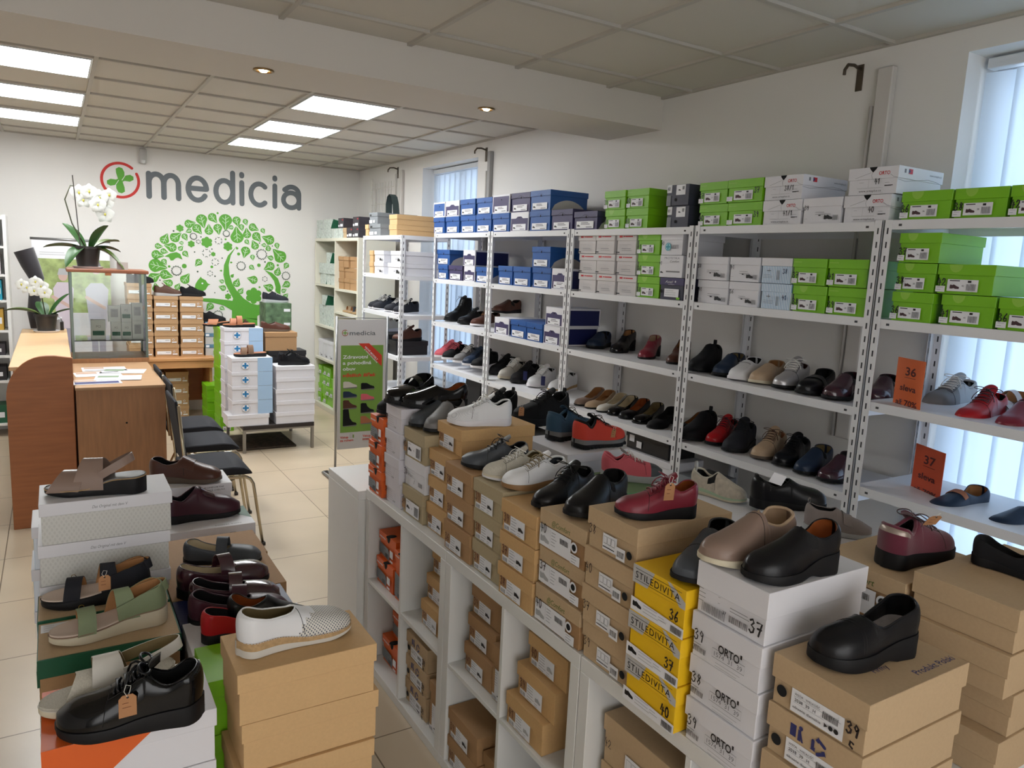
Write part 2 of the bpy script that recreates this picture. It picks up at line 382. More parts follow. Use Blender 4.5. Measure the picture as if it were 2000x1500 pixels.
mx = nt.nodes.new('ShaderNodeMix'); mx.data_type = 'RGBA'; mx.blend_type = 'MULTIPLY'; mx.inputs[0].default_value = .25
nt.links.new(tc.outputs['Object'], mp.inputs[0]); nt.links.new(mp.outputs[0], br.inputs[0]); nt.links.new(tc.outputs['Object'], nz.inputs[0])
nt.links.new(br.outputs[0], mx.inputs[6]); nt.links.new(nz.outputs[0], mx.inputs[7]); nt.links.new(mx.outputs[2], b.inputs['Base Color'])
b.inputs['Roughness'].default_value = .28
struct('floor', MB().box(XL, YF, -.1, XR+.3, YB+.1, 0).mesh('floor', fm))
struct('wall_back', MB().box(XL, YB, 0, XR, YB+.1, ZC).mesh('wall_back', wallm))
struct('wall_left', MB().box(XL-.1, YF, 0, XL, YB+.1, ZC).mesh('wall_left', wallm))
struct('wall_front', MB().box(XL-.1, YF-.1, 0, XR+.3, YF, ZC).mesh('wall_front', wallm))
# window wall with two recessed openings: (y0, y1, z0, z1)
OP = [(.55, 1.70, .25, 2.60), (5.64, 6.74, .55, 2.58)]
mb = MB(); T = .3; ys = [YF]+[q for o in OP for q in o[:2]]+[YB+.1]
for i in range(0, len(ys), 2): mb.box(XR, ys[i], 0, XR+T, ys[i+1], ZC)
for y0, y1, z0, z1 in OP: mb.box(XR, y0, 0, XR+T, y1, z0); mb.box(XR, y0, z1, XR+T, y1, ZC)
struct('wall_right', mb.mesh('wall_right', wallm))
struct('ceiling', MB().box(XL, YF, ZC+.012, XR+.3, YB+.1, ZC+.1).mesh('ceiling', ceilm))
mb = MB()
for x in [3.04, 2.64, 2.05, 1.46, .87, .28, -.31, -.9, -1.49, -2.08]: mb.box(x-.011, YF, ZC-.001, x+.011, 3.42, ZC+.014)
for y in [3.18, 2.59, 2.01, 1.42, .83, .24, -.35, -.94, -1.53]: mb.box(XL, y-.011, ZC-.0012, XR, y+.011, ZC+.014)
for x in [2.58, 1.99, 1.40, .82, .24, -.35, -.94, -1.53, -2.12]: mb.box(x-.011, 3.92, ZC-.001, x+.011, YB, ZC+.014)
for y in [4.24, 4.79, 5.35, 5.90, 6.43, 6.96, 7.52, 8.07]: mb.box(XL, y-.011, ZC-.0012, XR, y+.011, ZC+.014)
mb.box(XR-.02, YF, ZC-.0016, XR, YB, ZC+.014); mb.box(XL, YB-.02, ZC-.0014, XR, YB, ZC+.014)
struct('trim_1', mb.mesh('ceiling_grid', barm))
struct('trim_2', MB().box(XL, 3.42, 2.52, XR, 3.92, ZC+.02).mesh('ceiling_beam', hexm('beam_paint', 214, 208, 200, .85, bump=.1, scale=60)))
# windows: frame, glass, then vertical blinds as things of their own
glass = bpy.data.materials.new('window_glass'); glass.use_nodes = True; nt = glass.node_tree; nt.nodes.remove(nt.nodes['Principled BSDF'])
tr = nt.nodes.new('ShaderNodeBsdfTransparent'); gl = nt.nodes.new('ShaderNodeBsdfGlossy'); gl.inputs['Roughness'].default_value = .02; fr = nt.nodes.new('ShaderNodeFresnel'); fr.inputs[0].default_value = 1.3
ms = nt.nodes.new('ShaderNodeMixShader'); nt.links.new(fr.outputs[0], ms.inputs[0]); nt.links.new(tr.outputs[0], ms.inputs[1]); nt.links.new(gl.outputs[0], ms.inputs[2]); nt.links.new(ms.outputs[0], nt.nodes['Material Output'].inputs[0])
gc = glass.copy(); gc.name = 'cabinet_glass'
for n in gc.node_tree.nodes:
    if n.type == 'BSDF_TRANSPARENT': n.inputs[0].default_value = (.965, .985, .975, 1)
    if n.type == 'FRESNEL': n.inputs[0].default_value = 1.45
blind = bpy.data.materials.new('blind_fabric'); blind.use_nodes = True; nt = blind.node_tree; nt.nodes.remove(nt.nodes['Principled BSDF'])
d1 = nt.nodes.new('ShaderNodeBsdfDiffuse'); d1.inputs[0].default_value = (.72, .76, .8, 1); t1 = nt.nodes.new('ShaderNodeBsdfTranslucent'); t1.inputs[0].default_value = (.72, .79, .86, 1)
ms = nt.nodes.new('ShaderNodeMixShader'); ms.inputs[0].default_value = .55; nt.links.new(d1.outputs[0], ms.inputs[1]); nt.links.new(t1.outputs[0], ms.inputs[2]); nt.links.new(ms.outputs[0], nt.nodes['Material Output'].inputs[0])
pvc = hexm('white_pvc', 215, 218, 222, .4)
for k, (y0, y1, z0, z1) in enumerate(OP):
    mb = MB(); X = XR+.22; f = .06
    mb.box(X, y0, z0, X+.06, y0+f, z1); mb.box(X, y1-f, z0, X+.06, y1, z1); mb.box(X, y0+f, z0, X+.06, y1-f, z0+f); mb.box(X, y0+f, z1-f, X+.06, y1-f, z1)
    mb.box(X, (y0+y1)/2-.03, z0+f, X+.06, (y0+y1)/2+.03, z1-f)
    wn = struct('window_%d' % (k+1), mb.mesh('window_frame', pvc, bevel=.003))
    obj('window_pane', MB().box(X+.025, y0+f, z0+f, X+.035, y1-f, z1-f).mesh('pane', glass), wn)
    lab = ['white vertical blind in the near window behind the orange-sign rack', 'white vertical blind in the far window behind the ankle boot rack'][k]
    bl = thing('vertical_blind', lab, 'blind', (XR+.13, (y0+y1)/2, z1-.05), 0, 'vertical window blinds')
    hw = (y1-y0)/2-.02
    obj('head_rail', MB().box(-.025, -hw, 0, .025, hw, .04).mesh('rail', pvc, bevel=.003), bl)
    n = int(2*hw/.104)
    for i in range(n):
        yc = -hw+(i+.5)*2*hw/n; a = math.radians(-9); rows = []
        for z in (-.01, -(z1-z0)+.08):
            rows.append([((t-.5)*.127*math.sin(a)+.006*math.cos((t-.5)*PI), yc+(t-.5)*.127*math.cos(a), z) for t in (0, .25, .5, .75, 1)])
        obj('slat', MB().grid(rows).mesh('slat', blind, smooth=True), bl)
# heating pipes on the window wall, with curtain brackets
pipem = hexm('pipe_paint', 205, 200, 195, .5); steel = hexm('brushed_steel', 150, 148, 145, .35, metal=.9); darkst = hexm('old_bronze', 95, 85, 75, .45, metal=.7)
for (y, lab) in [(2.02, 'white boxed wall channel running down beside the near window'), (5.40, 'grey wall channel running down beside the far window'), (7.20, 'white wall channel beside the folded window grille')]:
    t = thing('wall_channel', lab, 'pipe', (XR, y, 0)); near = y < 3
    obj('channel', MB().box(-.035, -.035 if near else -.022, 1.0, -.002, .035 if near else .022, 2.6).mesh('ch', pipem if y != 5.40 else hexm('grey_channel', 150, 148, 146, .5), bevel=.004), t)
    if y != 7.20: obj('pipe', MB().tube([(-.02, .055, 1.0), (-.02, .055, 2.45)], .008, n=8).mesh('pp', pipem, smooth=True), t)
for (y, lab) in [(2.16, 'curved dark bracket on the wall above the white boxes'), (5.5, 'small dark bracket on the wall near the far window'), (7.35, 'small dark bracket above the folded grille')]:
    t = thing('wall_bracket', lab, 'bracket', (XR, y, 2.60), 0, 'curtain rail brackets')
    obj('arm', MB().tube([(-.002, 0, .02), (-.05, 0, .03), (-.09, 0, .025), (-.11, 0, 0), (-.11, 0, -.02)], .007, n=8).mesh('arm', darkst, smooth=True), t)
    obj('wall_plate', MB().box(-.005, -.015, -.07, 0, .015, .04).mesh('pl', darkst), t)
# folded grille
t = thing('window_grille', 'folded white wire grille on the wall near the back corner', 'grille', (XR-.06, 7.6, 0)); mb = MB()
for i in range(9): mb.tube([(0, -.3+i*.075, 1.75), (0, -.3+i*.075, 2.5)], .004, n=5)
for i in range(5): mb.tube([(0, -.33, 1.8+i*.16), (0, .33, 1.8+i*.16)], .004, n=5)
obj('bars', mb.mesh('bars', hexm('grille_paint', 200, 196, 188, .5)), t)
obj('frame', MB().box(-.012, -.35, 1.7, .012, -.325, 2.56).box(-.012, .325, 1.7, .012, .35, 2.56).mesh('fr', hexm('grille_frame', 215, 212, 205, .5), bevel=.002), t)
# ceiling lights
diff = mat('light_diffuser', (1, 1, 1), .5, emit=((.96, .99, 1), PANEL_STRENGTH))
for c, (x0, xn) in enumerate([(1.42, 'right'), (-.33, 'left')]):
    for r, y0 in enumerate([4.82, 5.93, 7.0]):
        t = thing('ceiling_light', 'bright square ceiling panel, %s in the %s row' % (['nearest', 'middle', 'farthest'][r], xn), 'ceiling light', (x0+.275, y0+.255, ZC), 0, 'ceiling light panels')
        obj('frame', MB().box(-.28, -.262, -.006, -.27, .262, .01).box(.27, -.262, -.006, .28, .262, .01).box(-.27, -.262, -.006, .27, -.252, .01).box(-.27, .252, -.006, .27, .262, .01).mesh('fr', pvc), t)
        obj('diffuser', MB().box(-.27, -.252, -.004, .27, .252, .008).mesh('df', diff), t)
brass = hexm('brass_ring', 150, 120, 80, .3, metal=.9); bulb = mat('bulb_lit', (1, .9, .7), .4, emit=((1, .82, .5), 14))
for x, wd in [(.845, 'left'), (2.0, 'right')]:
    t = thing('downlight', 'small round brass downlight, %s one under the beam' % wd, 'ceiling light', (x, 3.63, 2.52), 0, 'downlights in the beam')
    obj('ring', MB().lathe([(.045, 0), (.047, -.006), (.038, -.008), (.03, -.002), (.03, 0)], n=20).mesh('rg', brass, smooth=True), t)
    obj('bulb', MB().lathe([(.001, -.012), (.014, -.01), (.02, -.002), (.02, 0)], n=16).mesh('bb', bulb, smooth=True), t)
t = thing('motion_sensor', 'small grey alarm sensor on the wall under the ceiling', 'sensor', (.80, YB, 2.60))
obj('housing', MB().box(-.035, -.045, -.075, .035, 0, .075).mesh('h', hexm('sensor_plastic', 185, 183, 180, .5), bevel=.01), t)
obj('lens', MB().lathe([(.001, -.03), (.016, -.026), (.02, 0)], (0, -.04, -.04)).xf(Matrix.Identity(4)).mesh('l', hexm('sensor_lens', 225, 225, 225, .3), smooth=True), t)

# ------------------------------------------------------------------ wall graphics
def onwall(y=YB): return lambda a, b, e: (a, y-e-.001, b)
def wpx(u, v): p = pick(u, v, y=YB); return p.x, p.z
grey_l = hexm('grey_lettering', 98, 104, 108, .6); redl = hexm('logo_red', 200, 45, 38, .6); gleaf = hexm('leaf_green', 88, 160, 50, .6)
def rounded(F, word, x, y, w, xh, sw, m, asc=1.38):
    def arc(cx, cy, rx, ry, a0, a1, n=16): return [(cx+rx*math.cos(math.radians(a0+(a1-a0)*k/n)), cy+ry*math.sin(math.radians(a0+(a1-a0)*k/n))) for k in range(n+1)]
    G = {'m': ([[(0, 0), (0, 1)], arc(.34, .62, .34, .38, 180, 0)+[(.68, 0)], arc(1.02, .62, .34, .38, 180, 0)+[(1.36, 0)]], 1.36),
         'e': ([arc(.44, .5, .44, .5, 3, 325, 26), [(.06, .52), (.84, .52)]], .88), 'd': ([arc(.42, .5, .42, .5, 0, 360, 28), [(.84, 0), (.84, asc)]], .84),
         'i': ([[(0, 0), (0, .98)], [(0, asc-.08), (0, asc-.02)]], 0), 'c': ([arc(.44, .5, .44, .5, 48, 312, 24)], .80), 'a': ([arc(.42, .36, .42, .36, 0, 360, 26), [(.06, .84)]+arc(.44, .66, .40, .34, 130, 0, 12)+[(.84, 0)]], .84)}
    gap = .46; tot = sum(G[c][1] for c in word)+gap*(len(word)-1); k = (w-sw)/tot; h = xh-sw; px = x+sw/2
    for ch in word:
        for st in G[ch][0]:
            pts = [(px+a*k, y+sw/2+b*h) for a, b in st]; F.stroke(pts, sw, m)
        px += (G[ch][1]+gap)*k
t = thing('wall_logo', 'medicia shop name in large grey letters on the back wall', 'sign', (0, 0, 0))
F = Face(); (xa, za) = wpx(286, 388); (xb, zb) = wpx(588, 412)
rounded(F, 'medicia', xa, (za+zb)/2, xb-xa, .275, .052, grey_l); obj('lettering', F.mesh('medicia', onwall(), top=99), t)
F = Face(); cx, cz = wpx(235, 352); R = .163; N = 40
pts = [(cx+R*math.cos(a), cz+R*math.sin(a)) for a in [math.radians(50+k*337/N) for k in range(N+1)]]
F.stroke(pts, .026, redl); obj('logo_ring', F.mesh('ring', onwall()), t)
F = Face()
def lobe(F, cx, cz, ang, r, m, L=.55):
    P = []
    for (a, b) in [(-.12, -.42), (.12, -.42), (.42, .1), (.40, .34), (.22, .46), (0, .3), (-.22, .46), (-.40, .34), (-.42, .1)]: P.append((a, b))
    c, s = math.cos(ang), math.sin(ang); F.poly([(cx+(a*c-b*s)*r, cz+(a*s+b*c)*r) for a, b in P], m)
q = .115
for sx in (1, -1):
    pts = [(.02, .08), (.1, -.06), (.42, -.3), (.62, -.22), (.66, -.02), (.52, .14), (.32, .12), (.36, .5), (.24, .72), (0, .74), (-.14, .58), (-.1, .36), (.1, .2)]
    pts = [(.06, -.12), (.3, .0), (.62, -.02), (.86, .12), (.86, .34), (.66, .46), (.36, .38)] 
    F.poly([(cx+sx*(a*.86-.02)*R, cz+sx*(b*.86-.02)*R) for a, b in pts], gleaf)
    pts = [(-.06, .06), (.06, -.1), (.34, .34), (.34, .6), (.22, .86), (.0, .92), (-.2, .78), (-.18, .5)]
    F.poly([(cx+sx*(a*.86-.06)*R, cz+sx*(b*.86-.02)*R) for a, b in pts], gleaf)
obj('logo_cross', F.mesh('cross', onwall()), t)
# tree
t = thing('wall_decal', 'green tree of leaves and a small bird on the back wall', 'wall decal', (0, 0, 0))
def T2(X, Y): return wpx(270+X/6.452, 400+Y/6.452)
K = .0049/6.452*1.22
LV = [(800,190,75,-75),(935,160,60,-50),(1100,200,90,-90),(1240,200,58,-75),(1350,212,38,-70),(640,240,58,15),(740,300,62,-50),(890,325,58,90),(1003,295,60,-80),(1170,285,32,-160),(1300,280,40,-75),(1445,285,58,-25),
 (640,328,34,-150),(1245,400,92,95),(1370,370,58,95),(1490,400,62,-50),(1570,325,34,-60),(1650,440,72,160),(332,438,60,65),(465,410,66,40),(585,400,42,-60),(250,520,40,-5),(545,480,26,180),(420,535,64,165),(533,550,34,50),(320,585,40,-15),
 (230,628,62,-10),(592,615,40,-50),(1368,465,34,-50),(1470,515,56,115),(1585,508,30,180),(1638,550,40,100),(1748,512,38,-80),(1352,585,66,-105),(1245,548,18,120),(1440,658,34,-80),(1670,670,38,165),(1785,650,92,135),
 (225,765,92,-12),(325,715,38,-60),(762,725,48,-130),(1660,775,66,-150),(1865,765,42,-120),(1428,787,36,-40),(1170,727,14,0),(340,880,66,-15),(195,915,66,30),(590,938,64,55),(1755,850,52,75),(1183,897,24,50),(1450,945,60,165),
 (1055,965,30,160),(1068,1048,42,160),(1240,990,52,70),(1290,1090,42,55),(1870,1003,52,-150),(1650,1045,60,160),(1832,1083,34,30),(1855,1153,38,50),(385,985,52,160),(495,1035,40,60),(905,1280,52,-130),(1055,1303,32,-30),(1045,830,14,180),(225,1050,50,100)]
F = Face()
vein = hexm('leaf_vein', 190, 215, 180, .6)
for X, Y, r, a in LV:
    cx, cz = T2(X, Y); r = r*K*1.0; a = math.radians(a); P = []
    for k in range(20):
        th = -PI+2*PI*k/20; rr = .82*r; px = rr*math.cos(th); py = rr*math.sin(th)
        if px > 0: py *= (1-px/(rr)*.35); px *= 1.0+.55*(max(0, math.cos(th))**6)
        P.append((px, py))
    c, s = math.cos(a), math.sin(a); tr = lambda p, q: (cx+p*c-q*s, cz+p*s+q*c)
    F.n = 0; F.poly([tr(*p) for p in P], gleaf)
    if r > 25*K:
        F.stroke([tr(r*1.1, 0), tr(-.6*r, .02*r)], .006, vein)
        for q in (.3, -.15): F.stroke([tr(q*r, 0), tr((q-.3)*r, .38*r)], .005, vein); F.stroke([tr((q+.1)*r, 0), tr((q-.2)*r, -.38*r)], .005, vein)
F.poly([T2(*p) for p in [(330, 650), (400, 612), (480, 595), (530, 620), (558, 690), (500, 665), (470, 672), (440, 700), (410, 702), (385, 660)]], gleaf)
obj('leaves', F.mesh('leaves', onwall()), t)
F = Face(); F.it = []
tp = [(1235, 525), (1165, 640), (1140, 760), (1150, 880), (1185, 990), (1240, 1080), (1330, 1180), (1420, 1240), (1500, 1262)]
tl = [(1235, 525), (1130, 640), (1080, 760), (1072, 880), (1095, 990), (1140, 1080), (1195, 1180), (1185, 1215), (1130, 1300)]
for (a, b), (c, d) in zip(zip(tp[:-1], tl[:-1]), zip(tp[1:], tl[1:])): F.poly([T2(*b), T2(*d), T2(*c), T2(*a)], gleaf)
up = [(810, 1178), (950, 1180), (1080, 1195), (1190, 1210), (1330, 1215), (1500, 1262)]; lo = [(810, 1215), (950, 1235), (1080, 1270), (1180, 1330), (1330, 1420), (1500, 1450)]
for i in range(5): F.poly([T2(*lo[i]), T2(*lo[i+1]), T2(*up[i+1]), T2(*up[i])], gleaf)
F.poly([T2(*p) for p in [(1180, 1330), (1180, 1900), (1500, 1900), (1500, 1440), (1330, 1420)]], gleaf)
r1 = [(1590, 820), (1690, 860), (1760, 930), (1795, 1030), (1790, 1140), (1740, 1260), (1640, 1330), (1500, 1400)]; r2 = [(1590, 820), (1660, 890), (1710, 960), (1730, 1040), (1720, 1120), (1660, 1200), (1580, 1240), (1500, 1262)]
for i in range(7): F.poly([T2(*r2[i]), T2(*r2[i+1]), T2(*r1[i+1]), T2(*r1[i])], gleaf)
obj('trunk', F.mesh('trunk', onwall()), t)
F = Face()
F.poly([T2(*p) for p in [(710, 1060), (720, 1000), (750, 950), (790, 905), (800, 925), (850, 950), (875, 990), (910, 1003), (880, 1018), (850, 1070), (800, 1095), (740, 1110)]], gleaf)
cx, cz = T2(808, 990); F.disc(cx, cz, .009, paper); obj('bird', F.mesh('bird', onwall()), t)
F = Face(); dk = hexm('decal_dark_green', 60, 85, 65, .6)
def flower(X, Y, r, m, ring=False, n=6):
    cx, cz = T2(X, Y); r *= K; F = Face()
    for k in range(n):
        a = 2*PI*k/n+.5
        if ring: 
            for j in (0, 1): F.stroke([(cx+r*.8*math.cos(a), cz+r*.8*math.sin(a)), (cx+r*math.cos(a+(j-.5)*.5), cz+r*math.sin(a+(j-.5)*.5))], .006, m)
        else: F.disc(cx+r*.62*math.cos(a), cz+r*.62*math.sin(a), r*.4, m, 10)
    if not ring: F.disc(cx, cz, r*.5, m, 10)
    obj('flower', F.mesh('flower', onwall()), t)
for X, Y, r in [(863, 472, 62), (1130, 525, 52), (668, 493, 38), (945, 622, 26), (1132, 1155, 36), (1455, 1145, 95), (1520, 762, 22), (525, 295, 40)]: flower(X, Y, r, gleaf)
for X, Y, r in [(860, 608, 46), (970, 722, 40), (905, 865, 30), (1012, 452, 40), (758, 465, 22), (1595, 935, 30)]: flower(X, Y, r, dk, True, 6)
for X, Y, r in [(482, 830, 55), (695, 398, 38), (1110, 362, 38), (1555, 625, 62), (1295, 770, 52), (1860, 895, 50), (1005, 1390, 55)]: flower(X, Y, r, dk, True, 13)
for X, Y, r in [(1000, 105, 12), (445, 330, 10), (790, 405, 8), (580, 772, 26), (390, 777, 14), (927, 782, 16), (748, 842, 10), (1265, 620, 18), (1100, 435, 12), (1057, 672, 8), (710, 595, 8), (967, 900, 9), (1597, 720, 10), (1758, 762, 14), (1528, 1038, 12), (1690, 520, 7), (965, 1108, 7), (273, 950, 8), (1527, 482, 8), (1125, 1090, 8), (928, 558, 8)]:
    cx, cz = T2(X, Y); F = Face(); F.disc(cx, cz, r*K, gleaf if r > 11 else dk, 10); obj('dot', F.mesh('dot', onwall()), t)
# ------------------------------------------------------------------ shoe boxes
def card(n, r, g, b, rough=.75): return hexm(n, r, g, b, rough, bump=.12, scale=150, var=.03)
C = dict(
 golden=card('golden_card', 202, 162, 110), kraft=card('brown_kraft_card', 170, 132, 92), khaki=card('khaki_card', 176, 160, 128), beige=card('beige_card', 190, 163, 128), tan=card('tan_card', 205, 168, 120),
 white=hexm('white_card', 222, 221, 226, .5), lilac=hexm('pale_white_card', 214, 210, 216, .5), green=hexm('lime_card', 122, 188, 22, .4), orange=hexm('orange_card', 222, 98, 34, .45), blue=hexm('blue_card', 32, 84, 154, .4),
 purple=hexm('purple_card', 60, 52, 94, .4), navy=hexm('navy_card', 20, 28, 82, .45), dark=hexm('dark_slate_card', 50, 50, 68, .5), black=hexm('black_card', 28, 27, 30, .5), yellow=hexm('yellow_card', 238, 190, 30, .4), grey=hexm('grey_card', 128, 132, 136, .6),
 greyw=hexm('grey_white_card', 205, 200, 200, .55), dgreen=hexm('dark_green_card', 18, 84, 56, .5), lblue=hexm('light_blue_card', 165, 195, 225, .5), steelb=hexm('steel_blue_card', 88, 125, 150, .5), kbr=hexm('back_kraft_card', 182, 145, 106, .7, bump=.1, scale=150),
 silver=hexm('silver_card', 190, 188, 186, .4), camo=mat('camo_card', srgb(85, 110, 80), .6, var=.6, scale=14), redblk=hexm('charcoal_card', 55, 50, 56, .5), bpat=mat('grey_green_print_card', srgb(195, 203, 196), .6, var=.22, scale=45))
C['stripe'] = stripe_mat('blue_stripe_card', srgb(225, 232, 242), srgb(150, 185, 215), .0085)
C['vpat'] = dot_mat('white_pattern_card', srgb(208, 207, 202), srgb(199, 198, 193), .011, .33)
brownn = hexm('brown_marker', 95, 45, 25, .5)
def lab_tan(F, W, H, n):      # kraft patch with the number, white sticker with text lines and a small shoe
    F.rect(.02*W/.18, .008, .125*W/.18, H*.60, paper)
    F.rect(.02*W/.18, .026, .052*W/.18, H*.60, C['kraft']); F.bars(.023*W/.18, .01, .025, .011, 8, inkg)
    k = W/.18; F.lines(.057*k, H*.55, .034*k, 6, .0078, inkg); F.shoe(.096*k, .026, .025*k, ink if random.Random(n).random() > .4 else inkl); F.lines(.094*k, .02, .02*k, 2, .006, inkg, .001)
def num_tan(F, W, H, n): F.hand(n, .022*W/.18, H*.36, .024, brownn, .0032)
def st_front(F, W, H, n): pass
STY = {}
def sty(name, body, lid, lh=.04, sticker=None, number=None, lidprint=None, side=None, top=None, flat=False, extra=None):
    STY[name] = dict(body=body, lid=lid, lh=lh, sticker=sticker, number=number, lidprint=lidprint, side=side, top=top, flat=flat, extra=extra)
for nm in ('golden', 'kraft', 'khaki', 'tan'): sty(nm, C[nm], C[nm], .04, lab_tan if nm != 'tan' else None, num_tan if nm != 'tan' else None)
def s_comf(F, W, H, n):
    F.rect(.003, .006, .135*W/.19, H*.60, paper); F.shoe(.008, .016, .04, inkl); F.rect(.052, .01, .0525, H*.56, inkl)
    F.lines(.058, H*.52, .028, 5, .008, inkg); F.bars(.092*W/.19, H*.36, .036, .014, 14, ink); F.disc(.15*W/.19, H*.46, .0135, paper, 18); F.disc(.15*W/.19, H*.46, .0085, hole, 16)
    F.rect(.138*W/.19, .006, .175*W/.19, .03, paper); F.lines(.142*W/.19, .026, .028, 3, .007, inkg)
def comf_l(F, W, H, n): F.text('@Comfort', W*.28, H-.032, .014, green_ink, shear=.2, w=W*.40)
sty('comfort', C['kraft'], C['beige'], .04, s_comf, lambda F, W, H, n: F.hand(n, .01, H*.42, .024, marker, .003), comf_l)
def s_beige(F, W, H, n):
    F.rect(W*.34, .012, W*.62, H*.52, paper); 
    for i in range(3): F.rect(W*(.36+.08*i), .026, W*(.43+.08*i), H*.46, inkl); F.rect(W*(.365+.08*i), .028, W*(.425+.08*i), H*.45, paper)
    F.lines(W*.36, .02, W*.24, 1, .01, ink, .002); F.rect(W*.63, .006, W*.80, .034, paper); F.bars(W*.65, .012, W*.13, .014, 12); F.disc(W*.88, .028, .0095, hole, 16)
sty('beige', C['beige'], C['beige'], .042, s_beige, lambda F, W, H, n: F.hand(n, .012, H*.38, .022, marker, .0022))
def s_stile(F, W, H, n):
    F.poly([(0, 0), (W, 0), (W, .022), (0, .03)], paper); F.shoe(.006, .01, .028, ink); F.lines(.04, .024, .05, 3, .007, inkl); F.bars(W*.78, .004, W*.2, .014, 14); F.lines(W*.55, .02, .03, 2, .006, inkl)
def stile_l(F, W, H, n):
    F.poly([(0, H-.04), (W*.3, H-.04), (W*.42, H), (0, H)], C['silver']); F.poly([(W*.66, H), (W*.72, H), (W, H-.025), (W, H-.04), (W*.9, H-.04)], C['silver'])
    F.rect(.008, H-.0085, W-.012, H-.0075, ink); F.rect(.008, H-.033, W-.012, H-.032, ink); F.text('STILEDIVITA', .01, H-.028, .0155, ink, w=W-.026, sp=1.15)
def stile_top(F, W, L): F.poly([(0, 0), (0, W), (L*.55, W), (L*.08, W*.62), (L*.0, W*.55)], C['silver'])
sty('stile', C['yellow'], C['yellow'], .04, s_stile, lambda F, W, H, n: F.hand(n, W*.76, H*.30, .022, marker, .004), stile_l)
def s_orto(F, W, H, n):
    F.text('ORTO', W*.42, H*.40, .0165, ink, off=.02, w=W*.30); F.rect(W*.73, H*.40+.012, W*.755, H*.40+.02, ink)
    F.stroke([(W*.34, .022), (W*.8, .022), (W*.8, .040), (W*.34, .040), (W*.34, .022)], .0009, inkg); F.text('1574  31  '+n, W*.37, .026, .0095, inkg, w=W*.4)
    F.lines(.01, H*.34, .03, 2, .005, inkg); F.bars(.01, .014, .034, .011, 12); F.lines(W*.4, .015, W*.4, 2, .006, inkl, .001)
sty('orto', C['white'], C['white'], .04, s_orto, lambda F, W, H, n: F.hand(n, .012, H*.42, .022, ink, .0028))
def s_w37(F, W, H, n):
    F.lines(.008, H*.50, .02, 4, .008, inkg); F.bars(.02, .008, .06, .018, 26, inkg); F.text('37', W*.42, .022, .007, ink); F.lines(W*.52, .042, .05, 2, .006, inkg); F.bars(W*.52, .014, .045, .013, 18); F.lines(W*.35, H*.5, .008, 2, .012, inkl)
sty('white37', C['white'], C['white'], .062, s_w37, lambda F, W, H, n: F.hand(n, W*.80, .018, .026, ink, .004))
def s_or(F, W, H, n):
    F.poly([(.006, .018), (W*.62, .01), (W*.62, H*.36), (W*.56, H*.52), (.006, H*.56)], C['grey']); F.lines(.012, H*.5, W*.4, 6, .008, ink, .001); F.bars(W*.4, .014, W*.18, .02, 10); F.rect(W*.68, .03, W*.86, .06, paper); F.rect(W*.7, .012, W*.86, .02, paper)
def or_l(F, W, H, n):
    F.text('remonte', .006, H-.024, .009, paper, off=.03, w=W*.36); F.poly([(W*.46, H), (W*.52, H-.022), (W*.60, H-.026), (W*.66, H-.012), (W*.68, H)], hole)
sty('orange', C['orange'], C['orange'], .034, s_or, None, or_l, top=lambda F, W, L: F.disc(.012, W*.43, .022, hole, 16, .8))
def s_ara(F, W, H, n): F.lines(.012, H*.52, W*.5, 5, .008, inkl, .001); F.lines(.004, .02, .03, 2, .006, inkg); F.rect(W*.72, H*.3, W*.725, H*.55, inkg); F.text('6G4/', W*.58, .016, .008, ink)
sty('ara', C['lilac'], C['lilac'], .038, s_ara, lambda F, W, H, n: F.hand(n, .008, H*.42, .018, ink, .003))
def s_kh45(F, W, H, n): F.rect(W*.20, .010, W*.84, H*.56, paper); F.shoe(W*.24, .028, .028, ink); F.lines(W*.24, H*.5, .03, 1, .006, ink); F.bars(W*.62, .016, W*.18, .034, 9); F.text('4', W*.5, .032, .008, ink); F.rect(.004, .02, W*.18, H*.5, C['kraft']); F.lines(.004, .018, W*.15, 2, .006, inkg)
sty('khaki45', C['khaki'], C['khaki'], .042, s_kh45, lambda F, W, H, n: F.hand(n, .006, H*.34, .022, ink, .003))
def s_w38(F, W, H, n): F.lines(.03, H*.52, W*.5, 3, .008, inkl, .001); F.bars(W*.72, .02, W*.18, .016, 8); F.hand('/', W*.5, .02, .014, ink, .002); F.lines(.01, .03, .02, 3, .006, inkl)
sty('white38', C['white'], C['white'], .042, s_w38, lambda F, W, H, n: F.hand(n, .008, H*.36, .024, ink, .0032))
# wall rack styles
def flap(F, W, H, m, dk):   # wavy flap line with finger hole
    y = H-.036; F.stroke([(0, y), (W*.2, y), (W*.34, y+.006), (W*.45, y+.016), (W*.55, y+.016), (W*.66, y+.004), (W*.74, y), (W, y)], .0016, dk); F.disc(W*.54, y+.004, .006, hole, 12, 1.3)
def s_blue(F, W, H, n): F.rect(W*.13, .008, W*.86, .048, paper); F.shoe(W*.17, .018, W*.12, ink); F.lines(W*.33, .041, W*.45, 2, .008, ink, .003); F.rect(W*.55, .013, W*.8, .016, ink)
dkblue = hexm('deep_blue', 22, 55, 110, .5)
def side_blue(F, L, H, W):
    P = [(L*.04, .0)]+[(L*(.04+.92*k/12), .055*math.sin(PI*min(1, k/12*1.05))**.7+.012) for k in range(1, 12)]+[(L*.98, 0)]
    F.poly(P, C['silver'])
sty('blue', C['blue'], C['blue'], .034, s_blue, None, lambda F, W, H, n: flap(F, W, H, ink, dkblue), side=side_blue)
sty('purple', C['purple'], C['purple'], .034, s_blue, None, lambda F, W, H, n: flap(F, W, H, ink, hole), side=side_blue)
def wp_l(F, W, H, n): F.disc(W*.5, H-.034, .006, hole, 12)
